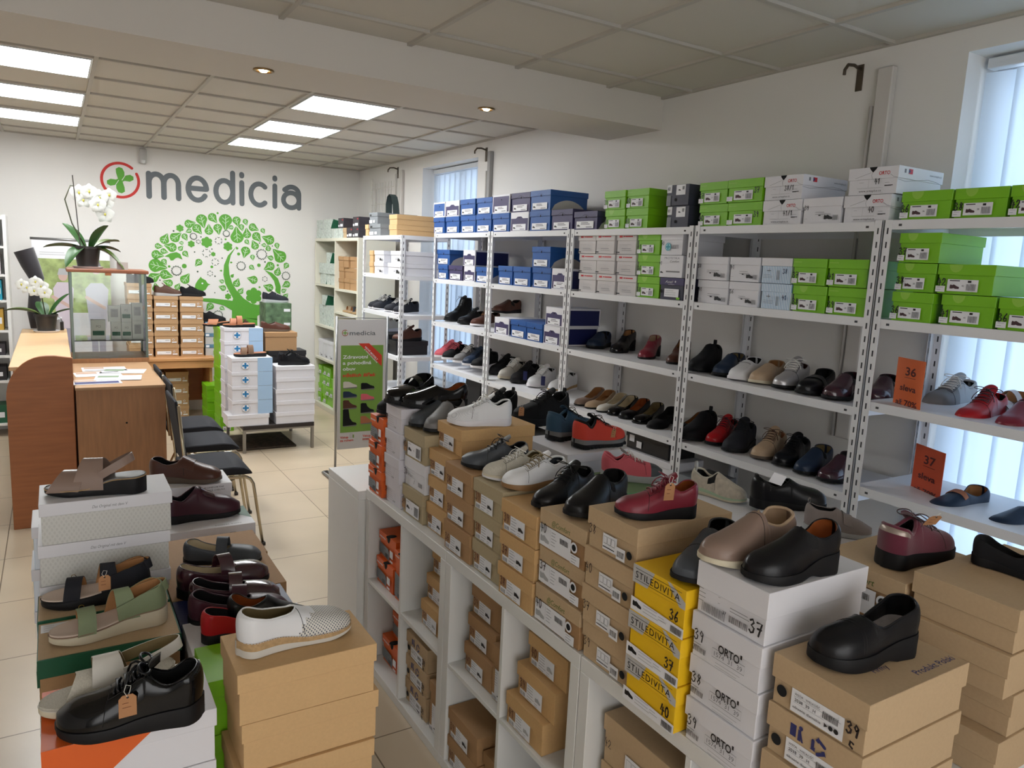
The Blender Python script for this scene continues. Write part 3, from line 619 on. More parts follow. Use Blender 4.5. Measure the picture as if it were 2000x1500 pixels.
def s_wp(F, W, H, n): F.poly([(.006, .006), (W-.006, .006), (W-.006, H-.040), (W*.7, H-.040), (W*.6, H-.028), (W*.4, H-.028), (W*.3, H-.040), (.006, H-.040)], C['purple']); s_blue(F, W, H, n)
nside = lambda F, L, H, W: F.rect(.008, .009, L-.010, H-.012, C['navy'])
sty('white_purple', C['white'], C['white'], .034, s_wp, None, wp_l, side=nside, flat=True)
def s_wf(F, W, H, n, c='blue'): F.rect(.009, .009, W-.009, H-.012, C[c]); s_blue(F, W, H, n); F.disc(W*.54, H-.034, .005, hole, 12)
sty('white_blue', C['white'], C['white'], .034, s_wf, None, None, side=nside, flat=True)
sty('white_navy', C['white'], C['white'], .034, lambda F, W, H, n: s_wf(F, W, H, n, 'purple'), None, None, side=nside, flat=True)
sty('navy_panel', C['white'], C['white'], .034, lambda F, W, H, n: F.rect(.01, .01, W-.01, H-.012, C['navy']), None, None, flat=True, side=lambda F, L, H, W: F.rect(.01, .01, L-.01, H-.012, C['navy']))
def s_green(F, W, H, n):
    F.rect(W*.2, .010, W*.74, .050, paper); F.shoe(W*.25, .018, W*.17, hexm('print_brown', 70, 45, 50, .6)); F.rect(W*.24, .044, W*.42, .047, ink); F.bars(W*.54, .014, W*.17, .022, 12, inkg); F.rect(W*.56, .040, W*.62, .047, ink); F.text(n or '38', W*.46, .026, .006, ink)
    F.rect(0, .006, W*.17, .026, paper); F.lines(.004, .022, W*.12, 2, .008, inkg, .001)
def green_l(F, W, H, n):
    if n in ('36', '41', '38', '42'): F.poly([(W*.32+W*.12*math.cos(-PI*k/8), H-.002-.026*math.sin(PI*k/8)) for k in range(9)], hexm('pale_lime', 150, 200, 70, .4))
    else: F.rect(W*.02, H-.016, W*.26, H-.013, hexm('pale_lime', 150, 200, 70, .4))
sty('green', C['green'], C['green'], .036, s_green, lambda F, W, H, n: F.hand(n, .005, .027, .025, ink, .0042), green_l)
sty('green_r', C['green'], C['green'], .036, s_green, lambda F, W, H, n: F.hand(n, W*.79, .036, .024, ink, .004), green_l)
def s_op(F, W, H, n):
    F.stroke([(W*.2, .024), (W*.68, .024), (W*.68, .056), (W*.2, .056), (W*.2, .024)], .0008, inkl); F.rect(W*.43, .024, W*.434, .056, inkl); F.lines(W*.24, .045, .02, 1, .01, inkl); F.text('www.ortoplus.cz', W*.25, .009, .008, ink, w=W*.45)
    F.stroke([(W*.22, .005), (W*.74, .005), (W*.74, .022), (W*.22, .022), (W*.22, .005)], .0006, inkl); F.lines(W*.76, .04, W*.16, 2, .012, inkg, .001); F.rect(W*.76, .028, W*.92, .031, ink)
def op_l(F, W, H, n):
    F.poly([(W*.42, H), (W*.44, H-.008), (W*.50, H-.020), (W*.56, H-.008), (W*.58, H)], hole); F.text('ORTO', W*.62, H-.030, .013, red_ink, off=.02, w=W*.22)
    F.stroke([(W*.15, H-.038), (W*.46, H-.02)], .001, inkg); F.stroke([(W*.49, H-.02), (W*.48, H-.03), (W*.5, H-.042)], .001, inkg); F.stroke([(W*.85, H-.03), (W*.92, H-.04), (W, H-.044)], .001, inkg)
def op_side(F, L, H, W):
    F.rect(L*.12, H-.024, L*.16, H-.010, inkg); F.rect(L*.21, H-.026, L*.30, H-.008, red_ink); F.poly([(L*.21, H-.026), (L*.255, H-.017), (L*.21, H-.008)], blue_ink); F.text('www.ortoplus.cz', L*.68, H-.022, .008, inkg, w=L*.27)
    F.stroke([(0, H-.05), (L*.15, H-.054), (L*.4, H-.045), (L*.65, H-.036), (L*.85, H-.040), (L*.95, H-.046)], .0012, inkg)
sty('ortoplus', C['white'], C['white'], .044, s_op, lambda F, W, H, n: F.hand(n, W*.56, .036, .02, ink, .003), op_l, side=op_side)
def s_wgen(F, W, H, n): F.shoe(W*.58, .016, W*.22, ink); F.bars(W*.80, .012, W*.14, .02, 10, inkg); F.lines(W*.35, .045, W*.4, 2, .008, inkg, .0015); F.lines(.004, .02, W*.14, 2, .008, inkl, .001); F.rect(W*.44, .030, W*.5, .034, ink)
sty('white_print', C['white'], C['white'], .034, s_wgen, lambda F, W, H, n: F.hand(n, W*.06, .054, .018, ink, .0026))
sty('plain_white', C['white'], C['white'], .034)
def s_wr(F, W, H, n): F.lines(W*.12, H*.48, W*.7, 4, .008, inkl, .0012); F.lines(W*.3, .03, W*.5, 2, .01, inkg, .002); F.rect(.004, .006, W*.2, .012, ink); F.rect(W*.1, .018, W*.9, .0186, inkl)
def wr_l(F, W, H, n): F.rect(W*.14, H-.020, W*.30, H-.010, red_ink); F.rect(W*.34, H-.0175, W*.44, H-.012, red_ink); F.rect(W*.45, H-.018, W*.82, H-.012, red_ink)
sty('white_red', C['greyw'], C['greyw'], .036, s_wr, None, wr_l)
sty('stripe', C['stripe'], C['stripe'], .034, lambda F, W, H, n: (F.rect(W*.2, .052, W*.34, .054, ink), F.rect(W*.268, .044, W*.278, .062, ink), F.lines(W*.1, .036, W*.36, 3, .006, inkg, .001), F.bars(W*.54, .015, W*.1, .04, 6, inkg)), lambda F, W, H, n: F.hand(n, W*.74, .042, .02, hexm('blue_pen', 25, 30, 80, .5), .0032))
sty('stripe_white', C['stripe'], C['white'], .034, STY['stripe']['sticker'], STY['stripe']['number'])
def s_cross(F, W, H, n): bl = hexm('cross_blue', 60, 150, 170, .5); F.disc(W*.36, .04, .020, bl, 18); F.disc(W*.36, .04, .017, hexm('cross_pale', 150, 205, 215, .5), 18); F.rect(W*.36-.004, .026, W*.36+.004, .054, bl); F.rect(W*.36-.014, .036, W*.36+.014, .044, bl); F.bars(W*.55, .03, W*.3, .02, 10, inkg)
sty('white_cross', C['white'], C['white'], .034, s_cross, lambda F, W, H, n: F.hand(n, W*.06, .048, .018, ink, .0026))
sty('protetika', C['white'], C['white'], .04, lambda F, W, H, n: (F.shoe(.008, .02, .02, ink), F.rect(W*.3, .025, W*.9, .032, inkg)), lambda F, W, H, n: F.hand(n, .0, H*.56, .018, ink, .0026), lambda F, W, H, n: (F.text('PROTETIKA', W*.2, H-.018, .010, inkg, w=W*.65), F.text('Comfort', W*.45, H-.034, .010, ink, shear=.3, w=W*.4)), flat=True)
sty('axel', C['dark'], C['purple'], .036, lambda F, W, H, n: (F.rect(W*.22, .014, W*.82, .054, paper), F.lines(W*.26, .046, W*.5, 3, .01, inkg), F.rect(W*.74, .004, W*.88, .014, C['green']), F.disc(W*.10, .04, .009, hole, 12)), None, lambda F, W, H, n: (F.text('Axel', W*.22, H-.026, .014, silver_ink, shear=.3, w=W*.34), F.text('comfort', W*.36, H-.034, .005, silver_ink, w=W*.26), F.disc(W*.66, H-.018, .005, silver_ink)))
silver_ink = hexm('silver_ink', 205, 205, 210, .4)
sty('dark', C['dark'], C['dark'], .05, lambda F, W, H, n: (F.rect(W*.42, .05, W*.84, .098, paper), F.shoe(W*.52, .07, .016, ink), F.bars(W*.7, .074, W*.1, .016, 6), F.rect(0, .062, W*.22, .10, paper), F.rect(0, 0, W*.2, .05, C['grey']), F.disc(W*.42, .028, .008, hole, 12)), lambda F, W, H, n: F.hand(n, .006, .072, .016, ink, .0026), flat=True)
def s_bk(F, W, H, n): F.rect(W*.08, .022, W*.66, .054, paper); F.rect(W*.44, .04, W*.62, .043, ink); F.lines(W*.12, .034, W*.2, 2, .007, inkl, .001); F.disc(W*.78, .050, .010, paper, 14); F.disc(W*.78, .050, .007, C['kbr'], 12); F.disc(W*.78, .050, .003, hole, 8); F.rect(W*.72, .018, W*.92, .03, paper)
sty('back_kraft', C['kbr'], C['kbr'], .034, s_bk, None)
sty('cross_blue', C['white'], C['white'], .028, None, None)
def side_cross(F, L, H, W):
    bl = hexm('medical_blue', 35, 120, 175, .5); F.rect(L*.63, .002, L, H, C['lblue']); x = L*.33; z = H*.46
    F.disc(x, z, .034, inkg, 24); F.disc(x, z, .032, paper, 24); F.rect(x-.008, z-.025, x+.008, z+.025, bl); F.rect(x-.025, z-.008, x+.025, z+.008, bl); F.rect(L*.2, H-.004, L*.4, H-.002, inkl)
STY['cross_blue']['side'] = side_cross
sty('v_box', C['vpat'], C['white'], .034, side=lambda F, L, H, W: F.text('Das Original mit dem V', L*.38, H-.024, .008, inkg, shear=.35, w=L*.27))
sty('orange_white', C['white'], C['white'], .038, side=lambda F, L, H, W: F.poly([(0, .0), (L*.2, .0), (L*.66, H), (0, H)], C['orange']), top=lambda F, W, L: (F.poly([(0, 0), (L*.52, 0), (L*.72, W), (0, W)], C['orange']), F.text('obuvka.sk', L*.72, W*.1, .011, ink, w=L*.22)))
def pece_side(F, L, H, W):
    F.poly([(0, 0), (L, 0), (L, H*.28), (L*.86, H*.46), (L*.7, H*.5), (L*.55, H*.42), (L*.42, H*.2), (L*.3, H*.24), (0, H*.55)], C['dgreen'])
    F.text('PÉČE A POHODLÍ', L*.28, H*.62, .011, C['dgreen'], off=.02, w=L*.32); F.stroke([(L*.72+.028*math.cos(2*PI*k/20), H*.70+.015*math.sin(2*PI*k/20)) for k in range(21)], .0012, ink)
    F.rect(L*.72-.003, H*.70-.010, L*.72+.003, H*.70+.006, ink); F.rect(L*.72-.008, H*.70-.004, L*.72+.008, H*.70+.001, ink); F.text('SANTÉ', L*.69, H*.70+.007, .005, ink, w=.019)
    F.stroke([(0, H*.25), (L*.3, H*.33), (L*.55, H*.5), (L*.75, H*.55), (L*.99, H*.36)], .002, C['silver'])
sty('pece', C['white'], C['white'], .001, side=pece_side, top=lambda F, W, L: (F.poly([(L, W), (L, W*.3), (L*.82, W*.62), (L*.7, W)], C['dgreen']), F.text('ČESKÁ TRADICE', L*.84, W*.12, .009, ink, w=L*.32, rot=PI)), flat=True)
sty('komf', C['white'], C['white'], .038, side=lambda F, L, H, W: (F.text('KOMFORTNÍ', L*.64, H-.016, .007, ink, w=L*.25), F.text('ČESKÉ OBUVI', L*.62, H-.028, .007, inkg, w=L*.28)))
sty('green_rim', C['kraft'], C['dgreen'], .045, top=lambda F, W, L: (F.rect(.002, .004, L-.004, W-.002, C['beige']), F.rect(.006, W*.72, L*.25, W*.95, paper), F.lines(.012, W*.9, L*.1, 4, .012, inkl)))
sty('kraft_plain', C['kraft'], C['kraft'], .04); sty('beige_plain', C['beige'], C['beige'], .044); sty('green_plain', C['green'], C['green'], .04); sty('black_plain', C['black'], C['black'], .04); sty('grey_plain', C['grey'], C['grey'], .034); sty('golden_plain', C['tan'], C['tan'], .038)
sty('grey_print', C['grey'], C['grey'], .034, lambda F, W, H, n: (F.rect(.006, .008, W*.4, .035, paper), F.rect(W*.5, .012, W*.7, .034, paper), F.rect(W*.1, .07, W*.3, .085, ink)))
sty('black_print', C['redblk'], C['redblk'], .036, lambda F, W, H, n: (F.rect(W*.35, .014, W*.85, .04, paper), F.rect(.004, .012, W*.25, .032, paper), F.rect(W*.7, H-.026, W*.9, H-.014, red_ink)), flat=True)
sty('green_grey', C['bpat'], C['bpat'], .036, side=lambda F, L, H, W: F.poly([(0, 0), (L, 0), (L, H*.45), (L*.1, H)], C['dgreen']), flat=True)
sty('blue_steel', C['silver'], C['steelb'], .036, lambda F, W, H, n: F.rect(W*.06, H-.03, W*.3, H-.008, paper))
def l_rec(F, W, H, n):
    b = blue_ink; x = W*.27; y = H-.026; F.rect(x, y-.010, x+.012, y+.012, b); F.rect(x+.016, y-.012, x+.022, y+.008, b); F.disc(x+.021, y+.012, .004, b); F.poly([(x+.022, y+.006), (x+.028, y-.012), (x+.024, y-.012), (x+.02, y)], b)
    cx = W*.58; cy = H-.027; r = .0125
    for k in range(3):
        a = 2*PI*k/3+.5; F.stroke([(cx+r*math.cos(a), cy+r*math.sin(a)), (cx+r*math.cos(a+1.1), cy+r*math.sin(a+1.1))], .006, b)
        q = a+1.5; F.poly([(cx+(r+.006)*math.cos(q-.4), cy+(r+.006)*math.sin(q-.4)), (cx+(r-.006)*math.cos(q-.4), cy+(r-.006)*math.sin(q-.4)), (cx+r*math.cos(q+.15), cy+r*math.sin(q+.15))], b)
def s_pol(F, W, H, n):
    F.disc(W*.13, H-.062, .0105, hole, 16); F.rect(W*.24, .006, W*.79, H*.52, paper); F.rect(W*.27, H*.38, W*.76, H*.385, inkg); F.rect(W*.27, H*.26, W*.6, H*.264, inkg)
    F.text('2038', W*.28, H*.29, .006, ink); F.text('39', W*.40, H*.29, .006, ink); F.text('H', W*.48, H*.29, .006, ink); F.text('obuwie damskie', W*.27, .014, .005, ink, w=W*.3); F.bars(W*.58, H*.30, W*.16, .012, 16); F.text('WZÓR', W*.28, H*.42, .004, ink); F.text('WIELKOŚĆ', W*.4, H*.42, .004, ink)
    for i in range(3): F.disc(W*(.62+.055*i), .018, .0045, ink, 3+i*4)
sty('polish', C['beige'], C['beige'], .045, s_pol, lambda F, W, H, n: (F.hand('39', W*.82, .03, .020, marker, .004), F.hand('c', W*.86, .008, .018, marker, .004)), top=lambda F, W, L: (F.text('Produkt Polski', L*.56, W*.10, .014, blue_ink, off=.01, w=L*.40), F.text('Firmy', L*.34, W*.30, .013, blue_ink, w=L*.14)))
sty('camo', C['camo'], C['camo'], .04, None, None, None, side=lambda F, L, H, W: F.rect(L*.7, H*.4, L*.95, H*.6, paper), flat=True)
STY['polish_r'] = dict(STY['polish']); STY['polish_r']['lidprint'] = l_rec; STY['polish_r']['top'] = None
BM = {}
def box_meshes(st, W, H, L, num):
    k = (st, round(W, 3), round(H, 3), round(L, 3))
    s = STY[st]
    if k not in BM:
        o = .0004 if s['flat'] else .0042; lh = min(s['lh'], H*.5) if s['lh'] > .002 else H*.35; d = {}
        d['body'] = MB().box(o, -W/2+o, 0, L-o, W/2-o, H-.002).mesh('box_body', s['body'], bevel=.0008)
        d['lid'] = MB().box(0, -W/2, H-lh, L, W/2, H).mesh('box_lid', s['lid'], bevel=.0010)
        for part, fn in (('label', s['sticker']), ('lid_print', s['lidprint'])):
            if fn: F = Face(); fn(F, W, H, num or '38'); d[part] = F.mesh(part, lambda a, b, e: (-e, W/2-a, b), base=.0003)
        if s['side']: F = Face(); s['side'](F, L, H, W); d['side_print'] = F.mesh('side_print', lambda a, b, e: (a, -W/2-e, b), base=.0003)
        if s['top']: F = Face(); s['top'](F, W, L); d['top_print'] = F.mesh('top_print', lambda a, b, e: (a, -W/2+b, H+e), base=.0002)
        BM[k] = d
    d = dict(BM[k])
    if num and s['number']:
        kn = k+(num,)
        if kn not in BM: F = Face(); s['number'](F, W, H, num); BM[kn] = F.mesh('number', lambda a, b, e: (-e, W/2-a, b), base=.0036)
        d['size_number'] = BM[kn]
    return d
REST = MB(); RESTM = []
def sbox(st, x, y, z, W, H, L, label, num=None, rot=0, group=None, cat='shoe box'):
    if label in HIDDEN:      # boxes the photograph shows little or nothing of
        m = STY[st]['lid'] if False else STY[st]['body']
        if m not in RESTM: RESTM.append(m)
        s0 = len(REST.v); REST.box(.002, -W/2+.002, 0, L-.002, W/2-.002, H-.001, RESTM.index(m)); REST.xf(Matrix.Translation((x, y, z)) @ Matrix.Rotation(rot, 4, 'Z'), s0); return None
    t = thing('shoe_box', label, cat, (x, y, z), rot, group)
    for k, me in box_meshes(st, W, H, L, num).items(): obj({'body': 'box_body', 'lid': 'box_lid'}.get(k, k), me, t)
    return t
def nth(i, n=None): return ['first', 'second', 'third', 'fourth', 'fifth', 'sixth', 'seventh', 'eighth', 'ninth', 'tenth', 'eleventh'][i]
# ------------------------------------------------------------------ shoes
def leather(n, r, g, b, rough=.38, **k): return hexm(n, r, g, b, rough, bump=.10, scale=240, spec=.30, **k)
M = dict(
 black=leather('black_leather', 15, 15, 19, .30), blackm=leather('black_matte', 14, 14, 18, .75), patent=hexm('black_patent', 5, 5, 7, .06, spec=.35), burg=leather('burgundy_leather', 128, 42, 56, .32), burgp=hexm('burgundy_patent', 62, 28, 40, .22, coat=.6),
 plum=leather('plum_leather', 66, 34, 46, .35), plums=hexm('plum_suede', 98, 30, 50, .9, bump=.3, scale=500, sheen=.4), brown=leather('brown_leather', 84, 52, 42, .35), taupe=leather('taupe_leather', 140, 118, 106, .30), grey=leather('grey_leather', 118, 116, 116, .45), greyd=leather('dark_grey_leather', 72, 76, 82, .42),
 greysu=hexm('grey_suede', 142, 132, 130, .9, bump=.35, scale=420), red=leather('red_leather', 175, 30, 36, .3), redsu=hexm('red_suede', 205, 66, 50, .85, bump=.3, scale=400), pink=hexm('pink_suede', 212, 98, 110, .85, bump=.25, scale=400), navy=leather('navy_leather', 36, 50, 72, .4), navysu=hexm('navy_nubuck', 44, 74, 96, .8, bump=.25, scale=300),
 white=leather('white_leather', 226, 226, 228, .42), cream=leather('cream_leather', 205, 200, 190, .5), creamt=hexm('cream_textile', 196, 190, 176, .8, bump=.5, scale=300, var=.12), floral=mat('floral_textile', srgb(196, 186, 170), .8, var=.16, scale=45, bump=.2), silver=hexm('silver_leather', 190, 188, 190, .35, metal=.5), gold=hexm('shimmer_leather', 160, 145, 135, .35, metal=.4),
 tan=leather('tan_lining', 176, 128, 84, .6), tanl=leather('pale_lining', 205, 190, 160, .7), orange=leather('orange_lining', 158, 86, 42, .5), blackt=hexm('black_textile', 12, 12, 15, .9, bump=.3, scale=300), greyf=hexm('grey_felt_insole', 170, 165, 168, .9, var=.1, scale=90), nude=leather('nude_insole', 214, 196, 182, .55), khaki=leather('olive_lining', 128, 112, 78, .6),
 green=leather('sage_leather', 132, 144, 112, .6), navyn=hexm('navy_nubuck_dark', 22, 24, 34, .8, bump=.2, scale=300), beige=leather('beige_leather', 186, 160, 132, .45), brownn=leather('brown_nubuck', 120, 92, 72, .7), choc=leather('chocolate_leather', 88, 62, 50, .5), cognac=leather('cognac_leather', 170, 110, 78, .5),
 sblack=hexm('black_rubber', 16, 16, 19, .6, spec=.3), sgrey=hexm('grey_rubber', 110, 110, 110, .6), swhite=hexm('white_rubber', 225, 222, 226, .5), scream=hexm('cream_rubber', 206, 196, 172, .6), sgum=hexm('gum_rubber', 148, 112, 74, .55), scork=hexm('cork', 178, 146, 104, .8, var=.15, scale=120), sbrown=hexm('brown_rubber', 92, 78, 66, .6), sgreen=hexm('mint_rubber', 168, 190, 160, .6), snude=hexm('taupe_sole', 142, 118, 100, .6), slgrey=hexm('light_grey_rubber', 170, 172, 174, .6))
M['perf_white'] = dot_mat('perforated_white', srgb(226, 226, 228), srgb(185, 185, 190), .0046, .26)
M['perf_grey'] = dot_mat('perforated_grey_beige', srgb(212, 208, 200), srgb(70, 78, 92), .0078, .27)
M['laced_white'] = hexm('white_lace', 232, 230, 226, .8); M['seam'] = hexm('dark_seam', 18, 16, 18, .7)
def pch(pts):
    xs = [p[0] for p in pts]; ys = [p[1] for p in pts]; n = len(xs)
    d = [(ys[i+1]-ys[i])/(xs[i+1]-xs[i]) for i in range(n-1)]; m = [d[0]]+[0 if d[i-1]*d[i] <= 0 else 2*d[i-1]*d[i]/(d[i-1]+d[i]) for i in range(1, n-1)]+[d[-1]]
    def f(x):
        if x <= xs[0]: return ys[0]
        if x >= xs[-1]: return ys[-1]
        i = max(j for j in range(n-1) if xs[j] <= x); h = xs[i+1]-xs[i]; t = (x-xs[i])/h
        return (2*t**3-3*t*t+1)*ys[i]+(t**3-2*t*t+t)*h*m[i]+(-2*t**3+3*t*t)*ys[i+1]+(t**3-t*t)*h*m[i+1]
    return f
BASE = dict(L=.27, W=.10, toe=2.3, tl=.26, tb=[(0, .032), (.35, .026), (.65, .018), (1, .022)], bb=[(0, 0), (.72, 0), (1, .010)], so=.46,
    top=[(0, .085), (.3, .09), (.46, .080), (.62, .064), (.78, .047), (.9, .036), (1, .018)], rim=[(0, .066), (.1, .062), (.26, .046), (.38, .056), (.46, .080)],
    rw=.86, rp=3.0, upper='black', sole='sblack', mid=None, lining='blackt', insole=None, collar=.002, collarm=None, zones=None, welt=.003, laces=None, lacem=None, strap=None, seams=(), tongue=False, n=30, nv=9, tab=False)
KIND = dict(
 slip=dict(so=.46, seams=[.50], zones='gusset'),
 loafer=dict(so=.5, rim=[(0, .062), (.1, .058), (.28, .040), (.42, .052), (.5, .068)], top=[(0, .08), (.5, .068), (.62, .060), (.78, .046), (.9, .036), (1, .018)]),
 lace=dict(so=.40, rim=[(0, .068), (.1, .063), (.24, .050), (.34, .066), (.40, .088)], top=[(0, .09), (.40, .088), (.55, .070), (.72, .050), (.88, .038), (1, .018)], laces=4, tongue=True, seams=[.68]),
 sneaker=dict(so=.40, W=.102, tb=[(0, .036), (.35, .030), (.65, .024), (1, .026)], rim=[(0, .070), (.1, .066), (.24, .052), (.34, .068), (.40, .088)], top=[(0, .09), (.40, .088), (.55, .072), (.72, .053), (.88, .040), (1, .016)], laces=5, tongue=True, collar=.005, sole='swhite', seams=[.72], mid='swhite'),
 pump=dict(so=.70, W=.086, tl=.22, tb=[(0, .034), (.2, .034), (.45, .022), (.7, .010), (1, .010)], bb=[(0, 0), (.2, 0), (.26, .022), (.5, .012), (.62, .001), (.8, 0), (1, .004)], rim=[(0, .056), (.15, .050), (.4, .030), (.6, .026), (.70, .034)], top=[(0, .05), (.70, .034), (.82, .032), (.92, .027), (1, .012)], rp=5, rw=.92, lining='tan', collar=.0014, welt=.001),
 heel=dict(so=.48, W=.088, tl=.24, tb=[(0, .072), (.22, .064), (.5, .030), (.7, .014), (1, .012)], bb=[(0, 0), (.24, 0), (.27, .052), (.5, .018), (.64, 0), (1, .004)], rim=[(0, .052), (.25, .046), (.48, .060)], top=[(0, .07), (.48, .060), (.7, .046), (.88, .036), (1, .014)], lining='tan', welt=.001),
 wedge=dict(so=.44, tb=[(0, .058), (.3, .048), (.6, .024), (1, .024)], bb=[(0, 0), (.28, 0), (.42, .008), (.55, 0), (.75, 0), (1, .008)], rim=[(0, .064), (.26, .042), (.36, .055), (.44, .078)]),
 mary=dict(so=.62, rim=[(0, .062), (.1, .058), (.28, .042), (.5, .034), (.62, .050)], top=[(0, .07), (.62, .050), (.78, .046), (.9, .038), (1, .018)], rp=4, strap=(.42, .034, .066)),
 boot=dict(so=.34, L=.28, rim=[(0, .150), (.34, .155)], top=[(0, .15), (.34, .155), (.44, .105), (.6, .072), (.8, .05), (1, .018)], laces=5, tongue=True, rp=3, seams=[.7]),
 chelsea=dict(so=.34, rim=[(0, .082), (.2, .066), (.34, .095)], top=[(0, .09), (.34, .095), (.5, .078), (.7, .056), (.88, .04), (1, .018)], tab=True),
 trail=dict(so=.40, W=.106, tb=[(0, .044), (.3, .036), (.6, .030), (.85, .034), (1, .044)], bb=[(0, .008), (.1, 0), (.8, 0), (1, .014)], rim=[(0, .078), (.1, .070), (.24, .052), (.34, .070), (.40, .092)], top=[(0, .09), (.40, .092), (.55, .074), (.72, .056), (.88, .042), (1, .014)], laces=5, tongue=True, collar=.006, mid='sgrey', seams=[.72], tab=True))
def shoe_parts(sp):
    """returns list of (part name, mesh, [(sub name, mesh)])"""
    q = dict(BASE); q.update(KIND.get(sp.get('kind'), {})); q.update(sp); L, so = q['L'], q['so']
    W2 = q['W']/2; wf = pch([(0, .80), (.1, .84), (.3, .76), (.45, .80), (.62, .94), (.74, 1), (.88, .97), (1, .9)])
    def hw(s):
        eh = math.sqrt(max(0, 1-(1-min(s/.13, 1))**2)); a = min((1-s)/q['tl'], 1); et = max(0, 1-(1-a)**q['toe'])**(1/q['toe'])
        return W2*wf(s)*eh*et
    cyf = pch([(0, 0), (.3, .002), (.6, .001), (.85, -.004), (1, -.010)]); tb, bb, tp, rm = pch(q['tb']), pch(q['bb']), pch(q['top']), pch(q['rim'])
    cy = lambda s: cyf(s)*q.get('side', 1)
    def rimx(s, w): return w*q['rw']*max(0, 1-(s/so)**q['rp'])**.5 if s < so else 0
    def P(s, v, side, off=0, forced=None, ins=0):
        w = hw(s)-ins; w = max(w, 0); b = tb(s)-.003
        if forced is not None: rx, h = 0, forced
        else: rx = rimx(s, w); h = (rm(s) if s < so else tp(s)); rx = max(rx-ins*.2, 0)
        h += .003; th = v*PI/2
        if s > .80 and forced is None: ex = 0.62
        else: ex = .70
        if forced is not None: ex = 1.0
        dx = (w-rx)*math.cos(th)**ex if v < 1 else 0; x = rx+dx+off*math.cos(th); z = b+(h-ins*.6)*math.sin(th)**.92+off*math.sin(th)
        if s < .12: x += .003*math.sin(PI*v)*(s/.12)
        lx = s*L+(off*(-1 if s < .03 else 0))
        if s < .2 and forced is None: lx += (1-s/.2)*(.010*v*v-.004*math.sin(PI*v))    # heel curve
        return (lx, cy(s)+side*x, z)
    N = q['n']; ss = sorted(set([round((1-math.cos(PI*i/N))/2, 5) for i in range(N+1)]+[so, max(so-.015, 0), so+.012])); nv = q['nv']
    vs = [j/nv for j in range(nv+1)]
    mats = [M[q['upper']]]; zf = None; z = q['zones']
    if z:
        if z == 'gusset': mats.append(M['blackt']); zf = lambda s, v: 1 if (so-.10 < s < so+.02 and v > .35 and v < .97) else 0
        elif z[0] == 'cap': mats += [M[m] for m in z[1:4]]; zf = lambda s, v: 1 if s > .80 else (2 if (len(mats) > 2 and s < .16 and v > .2) else 0)
        elif z[0] == 'toe': mats.append(M[z[1]]); zf = lambda s, v: 1 if s > z[2]-.18*(1-v) else 0
        elif z[0] == 'heelpatch': mats.append(M[z[1]]); zf = lambda s, v: 1 if (s < .18 and v > .6) else 0
        elif z[0] == 'mud': mats.append(M[z[1]]); zf = lambda s, v: 1 if (v < .38 and s > .5) or (s < .2 and v < .7) else 0
        elif z[0] == 'vamp': mats.append(M[z[1]]); zf = lambda s, v: 1 if s > z[2] else 0
    up = MB()
    for side in (1, -1):
        rows = [[P(s, v, side) for v in vs] for s in ss]
        up.grid(rows, (lambda i, k: zf((ss[i]+ss[i+1])/2, (k+.5)/nv)) if zf else 0)
    parts = [['upper', up.mesh('upper', mats, smooth=True, weld=True), []]]
    # seams
    if q['seams'] or q['laces']:
        sm = MB()
        for sc in q['seams']: sm.tube([P(sc-.05*(1-abs(t)), 1-abs(t), 1 if t >= 0 else -1, .0003) for t in [k/10 for k in range(-9, 10)]], .0007, n=4)
        if q['laces']:
            for side in (1, -1):
                s1 = so+.06*q['laces']; sm.tube([P(so-.02+(s1-so+.02)*k/8, .66+.02*k/8, side, .0004) for k in range(9)]+[P(s1, .75, side, .0004), P(s1, .9, side, .0004)], .0008, n=4)
        parts[0][2].append(('seam', sm.mesh('seam', M['seam'])))
    # lining and insole
    ln = MB(); ls = [s for s in ss if s <= so+.16 and s > 0.001]
    for side in (1, -1): ln.grid([[P(s, v, side, 0, None, .0030) for v in vs] for s in ls], flip=True)
    hi = [[P(s, 1, side) for s in ls if s <= so] for side in (1, -1)]; lo = [[P(s, 1, side, 0, None, .0030) for s in ls if s <= so] for side in (1, -1)]
    for k in (0, 1): ln.grid([hi[k], lo[k]])
    parts.append(['lining', ln.mesh('lining', M[q['lining']], smooth=True, weld=False), []])
    iz = .0035
    rows = [[(s*L, cy(s)+(-1+2*k/8)*max(hw(s)-.0035, 0), tb(s)+iz+.006*abs(-1+2*k/8)**3*(1 if s < .9 else 0)) for k in range(9)] for s in ss if s < min(so+.3, .99)]
    parts.append(['insole', MB().grid(rows).mesh('insole', M[q['insole'] or q['lining']], smooth=True), []])
    # collar
    cr = q['collar']; rs = [s for s in ss if .004 < s <= so]
    pts = [P(s, 1, 1) for s in reversed(rs)]+[P(0, 1, 1)]+[P(s, 1, -1) for s in rs[:-1]]
    parts.append(['collar', MB().tube(pts, cr, n=8, closed=True).mesh('collar', M[q['collarm'] or q['upper']], smooth=True), []])
    # sole
    o = q['welt']; so_m = MB(); tw = [(0, -.0015), (0, 0.0), (.15, .0012), (.5, .0008), (.85, .0012), (1, 0), (1, -.0025)]
    rows = []
    for i, s in enumerate(ss):
        w = hw(s)+(o if 0 < s < 1 else 0); b, t = bb(s), tb(s); xx = s*L+(-o if s == 0 else (o if s == 1 else 0)); 
        if s in (0, 1): w = .004
        ring = [(xx, cy(s)+(w+dw), b+(t-b)*fz) for fz, dw in tw]+[(xx, cy(s)-(w+dw), b+(t-b)*fz) for fz, dw in reversed(tw)]
        rows.append(ring)
    mi = None; soles = [M[q['sole']]]
    if q['mid']: soles.append(M[q['mid']]); mi = lambda i, k: 1 if k in (3, 4, 5, 6, 7, 8, 9) else 0
